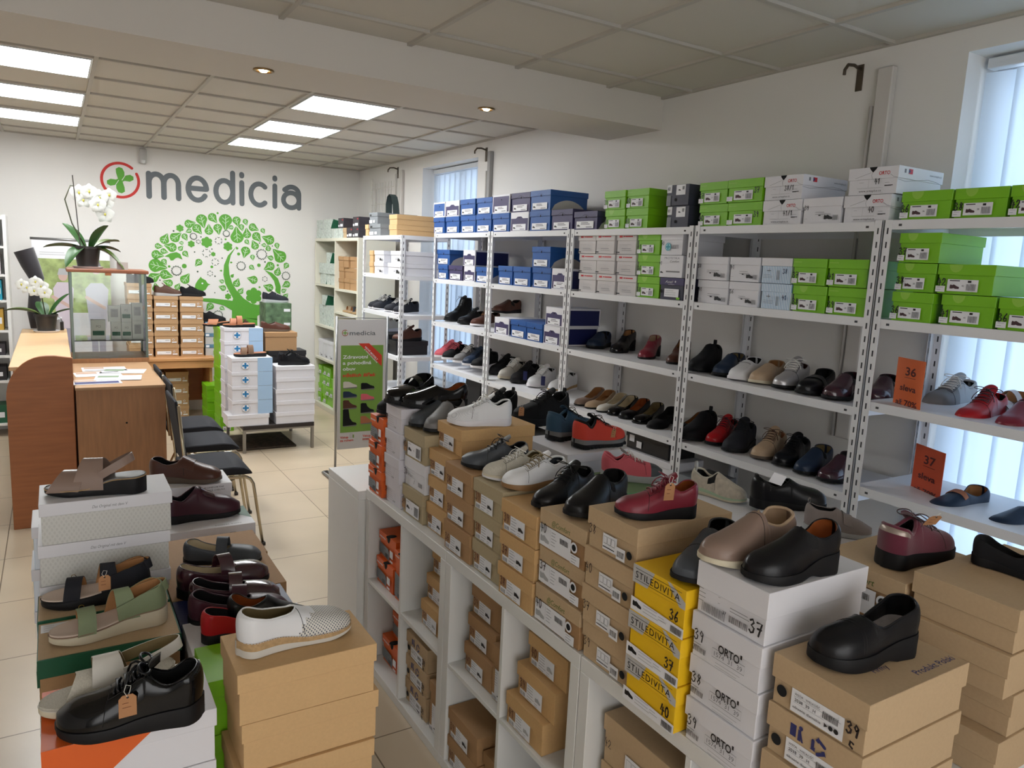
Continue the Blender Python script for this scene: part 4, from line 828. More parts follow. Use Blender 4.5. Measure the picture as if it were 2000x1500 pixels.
    so_m.grid(rows, mi if mi else 0, closed=True, flip=True); nr = len(rows[0]); so_m.f += [tuple(range(nr)), tuple((len(rows)-1)*nr+k for k in range(nr))[::-1]]; so_m.m += [0, 0]
    part = ['sole', so_m.mesh('sole', soles, smooth=40, weld=True), []]
    if q.get('lugs'):
        lg = MB()
        for i in range(11):
            s = .05+i*.085; w = hw(s)+.001
            for side in (1, -1): lg.box(s*L, cy(s)+side*(w-.012), bb(s)-.0005, s*L+.013, cy(s)+side*(w+.0042), bb(s)+.013)
        part[2].append(('lugs', lg.mesh('lugs', M[q['sole']], bevel=.001)))
    if q.get('stitch'):
        st = MB()
        for side in (1, -1):
            for i in range(40):
                s = .02+i*.0235; s2 = s+.014; st.tube([(a*L, cy(a)+side*(hw(a)+o*.9), tb(a)+.0006) for a in (s, s2)], .0006, n=4)
        part[2].append(('stitching', st.mesh('stitch', M['white'])))
    parts.append(part)
    # tongue, laces, strap, tab
    if q['tongue']:
        rows = []
        for k in range(7):
            s = so+.10-k*.035; h = (tp(so)+.004 if s < so else tp(s)-.003)+max(0, so-s)*.16*L/.27; b = tb(s)-.003
            rows.append([(s*L, cy(s)+w*(.024 if k < 6 else .018), b+h+.003-.007*w*w) for w in (-1, -.6, -.2, .2, .6, 1)])
        tm = MB().grid(rows); rows2 = [[(a, b, c-.003) for a, b, c in r] for r in rows]; tm.grid(rows2, flip=True); tm.grid([rows[-1], rows2[-1]])
        parts.append(['tongue', tm.mesh('tongue', M[q.get('tonguem') or q['upper']], smooth=True), []])
    if q['laces']:
        lm = MB(); n = q['laces']; r = q.get('lacer', .0016)
        def across(s, ds, off=.0028, vmin=.74): return [P(s+ds*(t+1)/2, vmin+(1-vmin)*(1-abs(t)), 1 if t >= 0 else -1, off) for t in [k/6 for k in range(-6, 7)]]
        for i in range(n):
            s = so+.012+i*.055
            lm.tube(across(s, .028), r, n=6); lm.tube(across(s+.028, -.028, .0048), r, n=6)
        bs = so+.01; B = Vector(P(bs, 1, 1, .006)); sc = q.get('bow', 1.0)
        for side in (1, -1):
            lp = [B+Vector((sc*(-.004+.012*math.sin(a)), side*sc*(.004+.021*(1-math.cos(a))), sc*(.012*math.sin(a*.5)+.006*math.sin(a))-.010*(1-math.cos(a))*.5)) for a in [2*PI*k/14 for k in range(15)]]
            lm.tube(lp, r, n=6)
            e0 = [B, B+Vector((.014, side*.010, .003)), B+Vector((.024, side*.022, -.006)), B+Vector((.030, side*.033, -.022)), B+Vector((.033, side*.037, -.036))]
            lm.tube(e0, r, n=6)
        lm.lathe([(.001, .006), (.005, .004), (.006, 0), (.004, -.004), (.001, -.005)], tuple(B), 8)
        ey = MB()
        for i in range(n):
            for side in (1, -1):
                p = Vector(P(so+.012+i*.055, .74, side, .0012)); ey.tube([p+Vector((.0028*math.cos(a), side*.0012*math.sin(a), .0026*math.sin(a))) for a in [2*PI*k/8 for k in range(8)]], .0007, n=4, closed=True)
        parts.append(['laces', lm.mesh('laces', M[q['lacem'] or q['upper']] if q['lacem'] != 'laced_white' else M['laced_white'], smooth=True), [('eyelets', ey.mesh('eyelets', hexm('eyelet_metal', 60, 58, 60, .3, metal=.8)))]])
    if q['strap']:
        sc, ws, hh = q['strap'][:3]; lo_v = q['strap'][3] if len(q['strap']) > 3 else .25; sm = MB()
        ts = [k/12 for k in range(-12, 13)]; lean = q.get('lean', 0)
        for off, fl in ((.0024, False), (.0046, True)):
            rows = []
            for t in ts:
                v = 1-abs(t)*(1-lo_v); side = 1 if t >= 0 else -1
                rows.append([P(max(sc+dx*ws/L+lean*t, .02), v, side, off, hh if sc < so else None) for dx in (-.5, -.25, 0, .25, .5)])
            sm.grid(rows, flip=fl)
            if off == .0024: base = rows
        for e in (0, 4): sm.grid([[r[e] for r in base], [r[e] for r in rows]])
        sm.grid([base[0], rows[0]]); sm.grid([base[-1], rows[-1]])
        parts.append(['strap', sm.mesh('strap', M[q.get('strapm') or q['upper']], smooth=50), []])
    if q['tab']:
        p = Vector(P(0, 1, 1)); hh = q.get('tabh', .022)
        pts = [p+Vector((.002, 0, -.012)), p+Vector((-.003, 0, hh*.5)), p+Vector((-.001, 0, hh)), p+Vector((.006, 0, hh)), p+Vector((.008, 0, hh*.4)), p+Vector((.005, 0, -.010))]
        rows = [[(a.x, a.y+dy, a.z) for a in pts] for dy in (-.007, .007)]; rows2 = [[(a.x+.0015, a.y+dy, a.z-.0015) for a in pts] for dy in (-.007, .007)]
        parts.append(['heel_tab', MB().grid(rows).grid(rows2, flip=True).mesh('tab', M[q.get('tabm') or q['upper']], smooth=50), []])
    return parts
SH = {}
def wshoe(spec, loc, ang, label, cat='shoe', group=None, name='shoe', scale=1):
    k = repr(sorted(spec.items(), key=lambda a: a[0]))
    if k not in SH: SH[k] = (sandal_parts if spec.get('kind') == 'sandal' else shoe_parts)(spec)
    sz = scale
    if label in FIT: x_, y_, ang, scale, sz = FIT[label]; loc = (x_, y_, loc[2])
    t = thing(name, label, cat, loc, ang, group); t.scale = (scale, scale, sz)
    for n, me, subs in SH[k]:
        o = obj(n, me, t)
        for n2, me2 in subs: obj(n2, me2, o)
    return t
def by_px(spec, heel, toe, z, label, cat='shoe', group=None, name='shoe', shift=None, L=None):
    """stand a shoe on the surface at height z so that its visible sole edge runs from heel to toe"""
    a = pick(*heel, z=z); b = pick(*toe, z=z); d = (b-a); d.z = 0; ln = d.length; d.normalize()
    m = (a+b)/2; view = Vector((m.x, m.y, 0)).normalized(); perp = Vector((-d.y, d.x, 0)); 
    if perp.dot(view) < 0: perp = -perp
    base = dict(BASE); base.update(KIND.get(spec.get('kind'), {})); base.update(spec)
    sh = (shift if shift is not None else base['W']*.48)*abs(d.cross(view).z)
    o = a+perp*sh; sc = (L or ln)/base['L']
    if L: o = (a+b)/2+perp*sh-d*L/2
    if not .7 < sc < 1.15: print('SHOESCALE', round(sc, 2), label)
    sc = max(.70, min(1.1, sc))
    wshoe(spec, (o.x, o.y, z+.0005), math.atan2(d.y, d.x), label, cat, group, name, sc)
def sandal_parts(sp):
    q = dict(L=.27, W=.096, toe=2.4, tl=.3, tb=[(0, .052), (.3, .044), (.6, .026), (1, .024)], bb=[(0, 0), (.72, 0), (1, .008)], sole='sblack', rim='scork', foot='nude', upper='black', lining='tan', bands=[], n=26); q.update(sp)
    L = q['L']; W2 = q['W']/2; wf = pch([(0, .80), (.1, .84), (.3, .76), (.45, .80), (.62, .94), (.74, 1), (.88, .97), (1, .9)])
    def hw(s):
        eh = math.sqrt(max(0, 1-(1-min(s/.13, 1))**2)); a = min((1-s)/q['tl'], 1); et = max(0, 1-(1-a)**q['toe'])**(1/q['toe'])
        return W2*wf(s)*eh*et
    tb, bb = pch(q['tb']), pch(q['bb']); N = q['n']; ss = [(1-math.cos(PI*i/N))/2 for i in range(N+1)]
    def slab(lo, hi, o, m, nm, dish=0):
        rows = []
        for s in ss:
            w = hw(s)+o if 0 < s < 1 else .003; a, b = lo(s), hi(s); xx = s*L+(-o if s == 0 else (o if s == 1 else 0))
            ring = [(xx, w-.002, a), (xx, w, a+(b-a)*.2), (xx, w, a+(b-a)*.85), (xx, w-.002, b), (xx, w*.6, b-dish), (xx, 0, b-dish*1.3), (xx, -w*.6, b-dish), (xx, -w+.002, b), (xx, -w, a+(b-a)*.85), (xx, -w, a+(b-a)*.2), (xx, -w+.002, a)]
            rows.append(ring)
        return MB().grid(rows, closed=True, flip=True).mesh(nm, m, smooth=45, weld=True)
    parts = [['sole', slab(bb, lambda s: tb(s)-.004, .001, M[q['sole']], 'sole'), []], ['midsole', slab(lambda s: tb(s)-.004, lambda s: tb(s)-.001, .002, M[q['rim']], 'rim'), []], ['footbed', slab(lambda s: tb(s)-.002, lambda s: tb(s)+.003, -.002, M[q['foot']], 'footbed', .003), []]]
    for bd in q['bands']:
        # band: s at left foot, s at crown, s at right foot, crown height, width, optional twist of width at crown, material
        sa, sm_, sb, h, wd = bd[:5]; crown_w = bd[5] if len(bd) > 5 else wd; mt = bd[6] if len(bd) > 6 else q['upper']
        rows = {}
        for off in (0, -.0026):
            rr = []
            for t in [k/12 for k in range(-12, 13)]:
                a = t*PI/2; s = (sa if t < 0 else sb)*abs(t)**1.6+sm_*(1-abs(t)**1.6); w = hw(min(max(s, .06), .95))+.001+off; wid = wd*abs(t)+crown_w*(1-abs(t)); b = tb(min(max(s, 0), 1))-.006
                rr.append([(s*L+dx*wid, -w*math.sin(a)**1 if abs(t) < 1 else -w*t, b+(h+.006+off)*max(math.cos(a), 0)**1.1+(0 if abs(t) < 1 else 0)) for dx in (-.5, -.17, .17, .5)])
            rows[off] = rr
        mb = MB().grid(rows[0]).grid(rows[-.0026], 1, flip=True)
        for e in (0, 3): mb.grid([[r[e] for r in rows[0]], [r[e] for r in rows[-.0026]]])
        parts.append(['strap', mb.mesh('strap', [M[mt], M[q['lining']]], smooth=60), []])
    if q.get('back'):
        # heel strap: from side at s0 round behind the heel at height z1
        s0, z0, z1, xb, wd = q['back']; rows = {}
        for off in (0, -.0026):
            rr = []
            for k in range(-12, 13):
                t = k/12; a = t*PI/2; x = xb*L+(s0-xb)*L*(1-math.cos(a)); y = (hw(s0)+off)*math.sin(a)*(1 if abs(t) > .5 else 1); z = z1+(z0-z1)*(1-math.cos(a))**1.1; x += -off*math.cos(a)
                rr.append([(x+dz*.25, y, z+dz) for dz in (-wd/2, 0, wd/2)])
            rows[off] = rr
        mb = MB().grid(rows[0], flip=True).grid(rows[-.0026], 1)
        for e in (0, 2): mb.grid([[r[e] for r in rows[0]], [r[e] for r in rows[-.0026]]])
        parts.append(['heel_strap', mb.mesh('heel_strap', [M[q['upper']], M[q['lining']]], smooth=60), []])
    if q.get('cup'):
        # closed heel cup
        s1, h = q['cup']; rows = {}
        for off in (0, -.003):
            rr = []
            for k in range(-12, 13):
                t = k/12; s = s1*abs(t)**1.3; w = hw(max(s, .0))+off if s > .0005 else 0; side = 1 if t > 0 else -1; hh = h*(1-.45*abs(t)**3)
                rr.append([(s*L+(-off if s < .05 else 0)+.012*(f**2)*(1-abs(t)), side*max(w, 0)*(1+.06*math.sin(PI*f)), tb(s)-.005+hh*f) for f in (0, .33, .66, 1)])
            rows[off] = rr
        mb = MB().grid(rows[0]).grid(rows[-.003], 1, flip=True).grid([[r[3] for r in rows[0]], [r[3] for r in rows[-.003]]])
        parts.append(['heel_cup', mb.mesh('cup', [M[q['upper']], M[q['lining']]], smooth=60), []])
    if q.get('buckle'):
        s, y, z = q['buckle']; b = MB().tube([(s*L+.006*math.cos(a), y, z+.006*math.sin(a)) for a in [2*PI*k/10 for k in range(10)]], .001, n=5, closed=True)
        parts.append(['buckle', b.mesh('buckle', hexm('gold_buckle', 190, 160, 90, .25, metal=1)), []])
    return parts
kraftp = hexm('price_tag_card', 178, 128, 88, .8); string = hexm('white_string', 215, 212, 205, .7)
def ptag(loc, ang, label, h=.045, w=.028, tilt=0, sl=.03):
    t = thing('price_tag', label, 'price tag', loc, (tilt, 0, ang), 'kraft price tags on shoes')
    P = [(-w/2, -h), (w/2, -h), (w/2, -h*.16), (w*.28, 0), (-w*.28, 0), (-w/2, -h*.16)]
    c = MB().prism(P, -.0006, .0006, 'y'); o = obj('card', c.mesh('card', kraftp), t)
    F = Face(); F.lines(-w*.3, -h*.35, w*.5, 2, .009, brownn, .001); F.disc(0, -h*.1, .0022, hole, 8); obj('handwriting', F.mesh('hw', lambda a, b, e: (a, -.0006-e, b)), o)
    obj('string', MB().tube([(0, -.001, -h*.1), (-.006, -.002, sl*.4), (-.002, 0, sl*.9), (.006, .001, sl*.7), (.004, .001, sl*.2), (0, .001, -h*.1)], .0006, n=4).mesh('st', string), t)
# ------------------------------------------------------------------ steel racks
TIERS = [.19, .537, .885, 1.228, 1.571, 1.925]
slot = hexm('dark_slot', 60, 60, 64, .8)
def rack(x0, x1, y0, y1, tiers, top, label):
    t = thing('metal_shelf', label, 'shelf', (x0, y0, 0), 0, 'white perforated steel racks'); w = .030
    dx, dy = x1-x0, y1-y0
    for (px, py, sx, sy) in [(0, 0, 1, 1), (0, dy, 1, -1), (dx, 0, -1, 1), (dx, dy, -1, -1)]:
        mb = MB().box(px, py, 0, px+sx*.002, py+sy*w, top, 0).box(px, py, 0, px+sx*w, py+sy*.002, top, 0)
        n = int(top/.05)
        for i in range(n):
            z = .03+i*.05; e = -.0004*sx
            mb.box(px+e, py+sy*.012, z, px+e*.2, py+sy*.018, z+.022, 1); mb.box(px+sx*.012, py-sy*.0004, z, px+sx*.018, py, z+.022, 1)
            mb.box(px+sx*.0022, py+sy*.012, z, px+sx*.0026, py+sy*.018, z+.022, 1)
        obj('post', mb.mesh('post', [whitem, slot]), t)
    for z in tiers:
        mb = MB(); g = .0025
        mb.box(g, g, z-.004, dx-g, dy-g, z, 0)
        mb.box(g, g, z-.034, g+.0015, dy-g, z-.004, 0).box(dx-g-.0015, g, z-.034, dx-g, dy-g, z-.004, 0).box(g, g, z-.034, dx-g, g+.0015, z-.004, 0).box(g, dy-g-.0015, z-.034, dx-g, dy-g, z-.004, 0)
        for yy in (.055, dy-.065): mb.box(g-.0006, yy, z-.022, g, yy+.012, z-.014, 1)
        mb.box(g+.0015, g+.001, z-.034, g+.02, dy-g-.001, z-.033, 0)
        obj('shelf_board', mb.mesh('board', [whitem, slot]), t)
    return t
YB5 = [.66, 1.675, 2.63, 3.635, 4.585, 5.50]
for i, lab in enumerate(['white steel rack holding the two orange sale signs', 'white steel rack with lace-up shoes, left of the orange sale signs', 'white steel rack with the row of ballerina pumps', 'white steel rack with white sneakers and navy tags', 'white steel rack with the tall black ankle boot']):
    rack(2.60, 3.03, YB5[i]+.004, YB5[i+1]-.004, (TIERS if i < 4 else [.19]+TIERS[2:]) if i else [.19, .58, .93, 1.26, 1.571, 1.93], 1.93, lab)
RK = ['orange-sign rack', 'rack beside orange signs', 'ballerina rack', 'white sneaker rack', 'ankle boot rack']
rack(2.42, 2.86, 5.72, 6.62, [.25, .56, .90, 1.25, 1.575, 1.905], 1.905, 'white steel rack standing forward beside the cream cube shelf')
# boxes on racks. spec: (tier z, bay index, row name, list of (u_left, u_right, v_mid, style, num))
XF = 2.612
CN = dict(blue='blue shoe box with wavy flap', purple='dark purple shoe box', white_purple='white and purple shoe box', white_blue='white framed blue shoe box', white_navy='white framed indigo shoe box', green='lime green shoe box', green_r='lime green shoe box', ortoplus='white shoe box with red lettering', white_print='white printed shoe box', white_red='off-white shoe box with red band', stripe='striped shoe box', stripe_white='white-lidded striped shoe box', white_cross='white shoe box with teal cross', protetika='white shoe box with PROTETIKA lettering', axel='purple lidded Axel shoe box', dark='dark slate shoe box', navy_panel='white rimmed navy box')
def zat(x, y, v):
    lo, hi = 0, 3
    for _ in range(40):
        m = (lo+hi)/2; p = Vector((x, y, m-CAM_H)); vv = 750-FPX*p.dot(_u)/p.dot(_f)
        if vv > v: lo = m
        else: hi = m
    return lo
def rrow(z, bay, tn, rn, H, items, L=.29, x=XF, grp=None):
    for i, it in enumerate(items):
        u0, u1, vm, st, num = it[:5]; yl = pick(u0, vm, x=x).y; yr = pick(u1, vm, x=x).y; W = yl-yr-.003
        where = '%s from left' % nth(i) if len(items) > 1 else 'alone'
        xx = x+random.uniform(0, .012) if len(it) < 6 else x+it[5]
        lab = '%s %s, %s in %s row on %s of %s' % (CN[st].replace(' shoe box', ' box'), ('marked '+num) if num else '', where, rn, tn, RK[bay])
        lab = ' '.join(lab.replace(' ,', ',').split()); ws = lab.split()
        if len(ws) > 16: lab = lab.replace(' in ', ' ', 1).replace(' row on ', ' row, ').replace('with wavy flap ', '').replace('with red lettering ', '').replace('with red band ', '').replace(' marked '+str(num), ' '+str(num)).replace('with PROTETIKA lettering ', '').replace('with teal cross ', '')
        sbox(st, xx, (yl+yr)/2, z, W, H-.001, L, lab, num, 0, CN[st].replace('shoe box', 'shoe boxes')+' on the steel racks')
Z = TIERS; T6 = 1.925
rrow(T6, 4, 'top', 'lower', .125, [(845.5, 867, 437, 'blue', None), (870, 896, 436, 'blue', None), (897.5, 927, 435, 'blue', None), (929, 959, 433, 'blue', None)])
rrow(T6+.125, 4, 'top', 'upper', .118, [(845.5, 868, 404, 'white_blue', None), (869.5, 896, 402, 'white_purple', None), (898.5, 928, 398, 'blue', None), (929.5, 960, 396, 'blue', None)])
rrow(T6, 3, 'top', 'lower', .125, [(961, 994, 432, 'blue', None), (996, 1031, 430, 'white_purple', None), (1034, 1074, 430, 'blue', None), (1076, 1118, 428, 'purple', None)])
rrow(T6+.125, 3, 'top', 'upper', .125, [(961, 994.5, 393, 'white_navy', None), (996, 1033, 390, 'purple', None), (1035.5, 1075, 385, 'blue', None)])
rrow(T6, 2, 'top', 'lower', .105, [(1120, 1166, 425, 'purple', None), (1179, 1218, 428, 'green', '41'), (1219, 1262, 427, 'green', '43'), (1301, 1343, 420, 'dark', '41')])
rrow(T6+.105, 2, 'top', 'upper', .10, [(1179, 1220, 392, 'green', '39'), (1221, 1264, 390, 'green', '40'), (1303, 1346, 375, 'dark', '40')])
rrow(T6, 1, 'top', 'lower', .102, [(1362, 1418, 418, 'green', '40'), (1419.5, 1487, 417, 'green_r', '39'), (1488.5, 1565, 412, 'ortoplus', '41/1'), (1566.5, 1643, 412, 'white_print', '39'), (1645, 1738, 410, 'ortoplus', '40')])
rrow(T6+.103, 1, 'top', 'upper', .10, [(1363, 1418.5, 374, 'green', '37'), (1420, 1489, 373, 'green_r', '37'), (1490, 1566, 365, 'ortoplus', '38/1'), (1654, 1752, 350, 'ortoplus', '41')])
rrow(1.93, 0, 'top', 'only', .100, [(1757, 1857, 405, 'green', '36'), (1859.5, 1967, 400, 'green', '38'), (1971, 2075, 395, 'green', '42')])
z = Z[4]
rrow(z, 4, 'second tier', 'lower', .112, [(855, 874, 527, 'blue', None), (875.5, 902.5, 527, 'purple', None), (904.5, 925.5, 527, 'white_purple', None), (928, 953, 529, 'blue', None)])
rrow(z+.112, 4, 'second tier', 'upper', .118, [(852.5, 877.5, 493, 'blue', None), (903.5, 927, 492, 'white_purple', None)])
rrow(z, 3, 'second tier', 'lower', .128, [(971, 999, 538, 'blue', None), (1000.5, 1035, 538, 'blue', None), (1036.5, 1073, 540, 'blue', None), (1075.5, 1108, 540, 'white_purple', None)])
rrow(z+.128, 3, 'second tier', 'upper', .13, [(1037.5, 1074, 500, 'blue', None)])
wr = [(1127, 1161.5), (1162.5, 1199.5), (1201, 1240)]
for k, (rn, vm) in enumerate([('bottom', 552), ('middle', 520), ('top', 484)]):
    items = [(a, b, vm, 'white_red', None) for a, b in wr]+[(1242, 1286, vm, 'green', ['38', '36', '41'][k]), (1287.5, 1333-2*k+2, vm, ['axel', 'protetika', 'white_cross'][k], [None, '41', '40'][k])]
    rrow(z+k*.110, 2, 'second tier', rn, .109, items)
rrow(z, 1, 'second tier', 'lower', .108, [(1357, 1418, 585, 'white_print', '41'), (1420, 1479, 588, 'white_print', '36'), (1480.5, 1541, 592, 'stripe', '41'), (1543, 1610, 595, 'green', '38'), (1612, 1692, 597, 'green', '39')])
rrow(z+.109, 1, 'second tier', 'upper', .108, [(1358, 1419, 532, 'white_print', '38'), (1421, 1481, 530, 'white_print', '41'), (1482, 1543, 533, 'stripe_white', '38'), (1544.5, 1611, 540, 'green', '37'), (1614, 1694, 530, 'green', '41')])
rrow(1.571, 0, 'second tier', 'bottom', .105, [(1739, 1822, 598, 'green', '36'), (1833, 1942, 605, 'green', '41'), (1945, 2075, 610, 'green', '36')])
rrow(1.677, 0, 'second tier', 'middle', .102, [(1745, 1824, 545, 'green', '38'), (1826, 1941, 545, 'green', '42')])
rrow(1.780, 0, 'second tier', 'top', .105, [(1753, 1837, 487, 'green', '37')])
z = Z[3]
rrow(z, 3, 'third tier', 'lower', .118, [(964.5, 993, 632, 'white_purple', None), (994.5, 1025.5, 638, 'blue', None), (1027, 1059, 643, 'blue', None), (1060.5, 1093, 647, 'white_purple', None)])
rrow(z+.118, 3, 'third tier', 'upper', .115, [(1065.5, 1099, 610, 'white_purple', None)])
def yrot(style, u0, u1, v, z, H, lab, W=.19, dx=0.0, x=None):   # a box lying along the shelf, long side to the room
    x = x or XF+dx; ya = pick(u0, v, x=x).y; yb = pick(u1, v, x=x).y
    sbox(style, x+W/2, ya, z, W, H, ya-yb, lab, None, -PI/2, 'boxes lying lengthwise on the racks')
yb_ = pick(1222, 868, x=2.68).y; ye_ = pick(1306, 878, x=2.68).y; zb_ = zat(2.68, yb_, 872)
sbox('black_plain', 2.68+.1, yb_, zb_, .2, .105, yb_-ye_, 'black box with white stickers low in the ballerina rack', None, -PI/2)
for k_ in (0, 1):
    t = thing('sticker', 'white %s sticker on the black box in the ballerina rack' % ['square', 'printed'][k_], 'sticker', (2.6795, yb_-.05-.06*k_, zb_+.06-.025*k_)); obj('paper', MB().box(-.0005, -.02, -.018, .0002, .02, .018).mesh('st', paper), t)
sbox('plain_white', 2.67+.1, yb_, Z[1]+.0005, .22, zb_-Z[1]-.001, yb_-ye_+.06, 'white box beneath the black box in the ballerina rack', None, -PI/2)
yrot('grey_plain', 1325, 1380, 905, Z[1], .16, 'grey box on the low tier of the rack beside orange signs', .22, .06)
# cream cube shelf by the back wall
cream = hexm('cream_laminate', 216, 212, 196, .5)
def kallax(x, y, nx, nz, label, m=whitel, depth=.39, cell=.325, to=.038, ti=.016, rot=0, back=False, group='white cube shelves', z0=0, zt=None, wd=None):
    """open cube shelf; local y runs along its width, openings face -x"""
    Wd = wd or 2*to+nx*cell+(nx-1)*ti; H = zt or 2*to+nz*cell+(nz-1)*ti; t = thing('cube_shelf', label, 'shelf', (x, y, z0), rot, group); cw = (Wd-2*to-(nx-1)*ti)/nx; ch = (H-2*to-(nz-1)*ti)/nz
    obj('top_board', MB().box(0, 0, H-to, depth, Wd, H).mesh('top', m, bevel=.0015), t); obj('bottom_board', MB().box(0, 0, 0, depth, Wd, to).mesh('bot', m, bevel=.0015), t)
    for yy in (0, Wd-to): obj('side_board', MB().box(0, yy, to, depth, yy+to, H-to).mesh('side', m, bevel=.0015), t)
    for i in range(1, nx): obj('divider', MB().box(.001, to+i*cw+(i-1)*ti, to, depth-.001, to+i*cw+i*ti, H-to).mesh('div', m, bevel=.001), t)
    for j in range(1, nz):
        for i in range(nx): yy = to+i*(cw+ti); obj('shelf_board', MB().box(.001, yy, to+j*ch+(j-1)*ti, depth-.001, yy+cw, to+j*ch+j*ti).mesh('sh', m, bevel=.001), t)
    if back: obj('back_panel', MB().box(depth-.006, to, to, depth-.001, Wd-to, H-to).mesh('back', m), t)
    return t
t = thing('cube_shelf', 'tall cream cube shelf in the back corner', 'shelf', (2.53, 7.05, 0)); CW = 1.42; CD = .39
obj('top_board', MB().box(0, 0, 1.868, CD, CW, 1.90).mesh('top', cream, bevel=.0015), t); obj('bottom_board', MB().box(0, 0, 0, CD, CW, .05).mesh('bot', cream, bevel=.0015), t)
for yy in (0, CW-.032): obj('side_board', MB().box(0, yy, .05, CD, yy+.032, 1.868).mesh('side', cream, bevel=.0015), t)
obj('divider', MB().box(.001, .70, .05, CD, .722, 1.868).mesh('div', cream), t); obj('back_panel', MB().box(CD-.006, .032, .05, CD-.001, CW-.032, 1.868).mesh('back', cream), t)
LCZ = [1.40, .945, .575]; RCZ = [1.375, 1.135, .80, .45]
for z_ in LCZ: obj('shelf_board', MB().box(.001, .722, z_-.022, CD-.006, CW-.032, z_).mesh('sh', cream), t)
for z_ in RCZ: obj('shelf_board', MB().box(.001, .032, z_-.022, CD-.006, .70, z_).mesh('sh', cream), t)
# ------------------------------------------------------------------ island of white cube shelves
for (y0, lab) in [(2.073, 'white cube shelf holding orange boxes, far end of the display island'), (1.334, 'white cube shelf, middle of the display island front'), (.595, 'white cube shelf, nearest in the display island front')]:
    kallax(1.058, y0, 2, 2, lab, zt=.77, wd=.736, group='white cube shelves of the island')
for (y0, lab) in [(2.073, 'white cube shelf, far one in the rear row of the island'), (1.334, 'white cube shelf, middle one in the rear row of the island'), (.595, 'white cube shelf, nearest one in the rear row of the island')]:
    t = kallax(1.452+.39, y0+.736, 2, 2, lab, zt=.77, wd=.736, rot=PI, group='white cube shelves of the island')
kallax(1.03, 3.215, 2, 2, 'white cube shelf turned sideways closing the far end of the island', zt=.755, wd=.80, rot=-PI/2, group='white cube shelves of the island')
IZ = .7705
def stack(x, yl, yr, z, hs, styles, nums, L, who, jit=.006, rots=None):
    """boxes from top to bottom; who = description of the stack"""
    n = len(hs); zz = z
    for i in reversed(range(n)):
        st = styles[i] if isinstance(styles, (list, tuple)) else styles; nm = nums[i] if nums else None
        dx = random.uniform(-jit, jit) if i else 0
        col = {'golden': 'golden cardboard box', 'kraft': 'brown cardboard box', 'khaki': 'khaki cardboard box', 'tan': 'tan cardboard box', 'comfort': 'kraft Comfort box', 'beige': 'beige cardboard box', 'stile': 'yellow STILEDIVITA box', 'orto': 'white ORTO box', 'white37': 'large white box', 'orange': 'orange shoe box', 'ara': 'pale white box', 'khaki45': 'khaki box with shoe label', 'white38': 'white box', 'polish': 'cardboard box with Produkt Polski print', 'polish_r': 'cardboard box with blue recycling symbols'}.get(st, st.replace('_', ' ')+' box')
        place = ['only one'] if n == 1 else (['topmost'] if i == 0 else (['bottom one'] if i == n-1 else [nth(i)+' from top']))
        lab = '%s%s, %s %s' % (col if len(who.split()) < 9 else col.replace('cardboard ', ''), ' marked '+nm if nm else '', place[0], who)
        sbox(st, x+dx, (yl+yr)/2, zz+.0004, yl-yr-.004, hs[i]-.0006, L, lab, nm, 0, who)
        zz += hs[i]
    return zz
stack(1.066, 2.80, 2.655, IZ, [.106]*3, 'orange', None, .27, 'in the orange stack on the island')
ZB = stack(1.072, 2.648, 2.500, IZ, [.0965]*4, 'ara', ['42', '40', '38', '37'], .28, 'in the pale white stack beside orange boxes')
ZCc = stack(1.082, 2.494, 2.310, IZ, [.109]*3, ['khaki45', 'white38', 'khaki45'], ['45', '38', '37'], .28, 'in the mixed khaki stack')
stack(1.096, 2.304, 2.125, IZ, [.0965]*3, 'golden', ['37', '41', '40'], .28, 'in the golden stack under the white lace-up')
ZD = IZ+.0965*3+.094; sbox('golden', 1.130, 2.22, IZ+.0965*3+.0004, .183, .0936, .29, 'golden cardboard box marked 39 right under the white perforated lace-up', '39', 0, 'golden boxes')
ZE = stack(1.064, 2.112, 1.925, IZ, [.0975]*3, 'kraft', ['38', '38', '36'], .29, 'in the brown stack under the grey lace-up')
ZF = stack(1.066, 1.922, 1.742, IZ, [.0965]*3, 'khaki', ['39', '38', '39'], .29, 'in the khaki stack under cream laced shoes')
ZG = stack(1.058, 1.739, 1.552, IZ, [.0935]*3, 'golden', ['39', '37', '38'], .29, 'in golden stack beside Comfort boxes')
ZH = stack(1.062, 1.548, 1.345, IZ, [.1035]*3, 'comfort', ['40', '37', '40'], .29, 'in the kraft Comfort stack')
ZI = stack(1.056, 1.339, 1.157, IZ, [.096, .094, .094, .096], 'beige', ['38', '40', '37', '39'], .29, 'in the beige stack under the burgundy lace-up')
ZJ = stack(1.040, 1.150, .987, IZ, [.104]*3, 'stile', ['36', '37', '40'], .28, 'in the yellow stack')
ZK = stack(1.055, .982, .806, IZ, [.104, .092, .092, .092], ['white37', 'orto', 'orto', 'orto'], ['37', '39', '38', '39'], .29, 'in the white ORTO stack')
ZL = stack(1.062, .793, .604, IZ, [.0925]*3, ['polish', 'polish_r', 'polish_r'], [None]*3 if 0 else ['39', '39', '39'], .29, 'in the nearest cardboard stack')
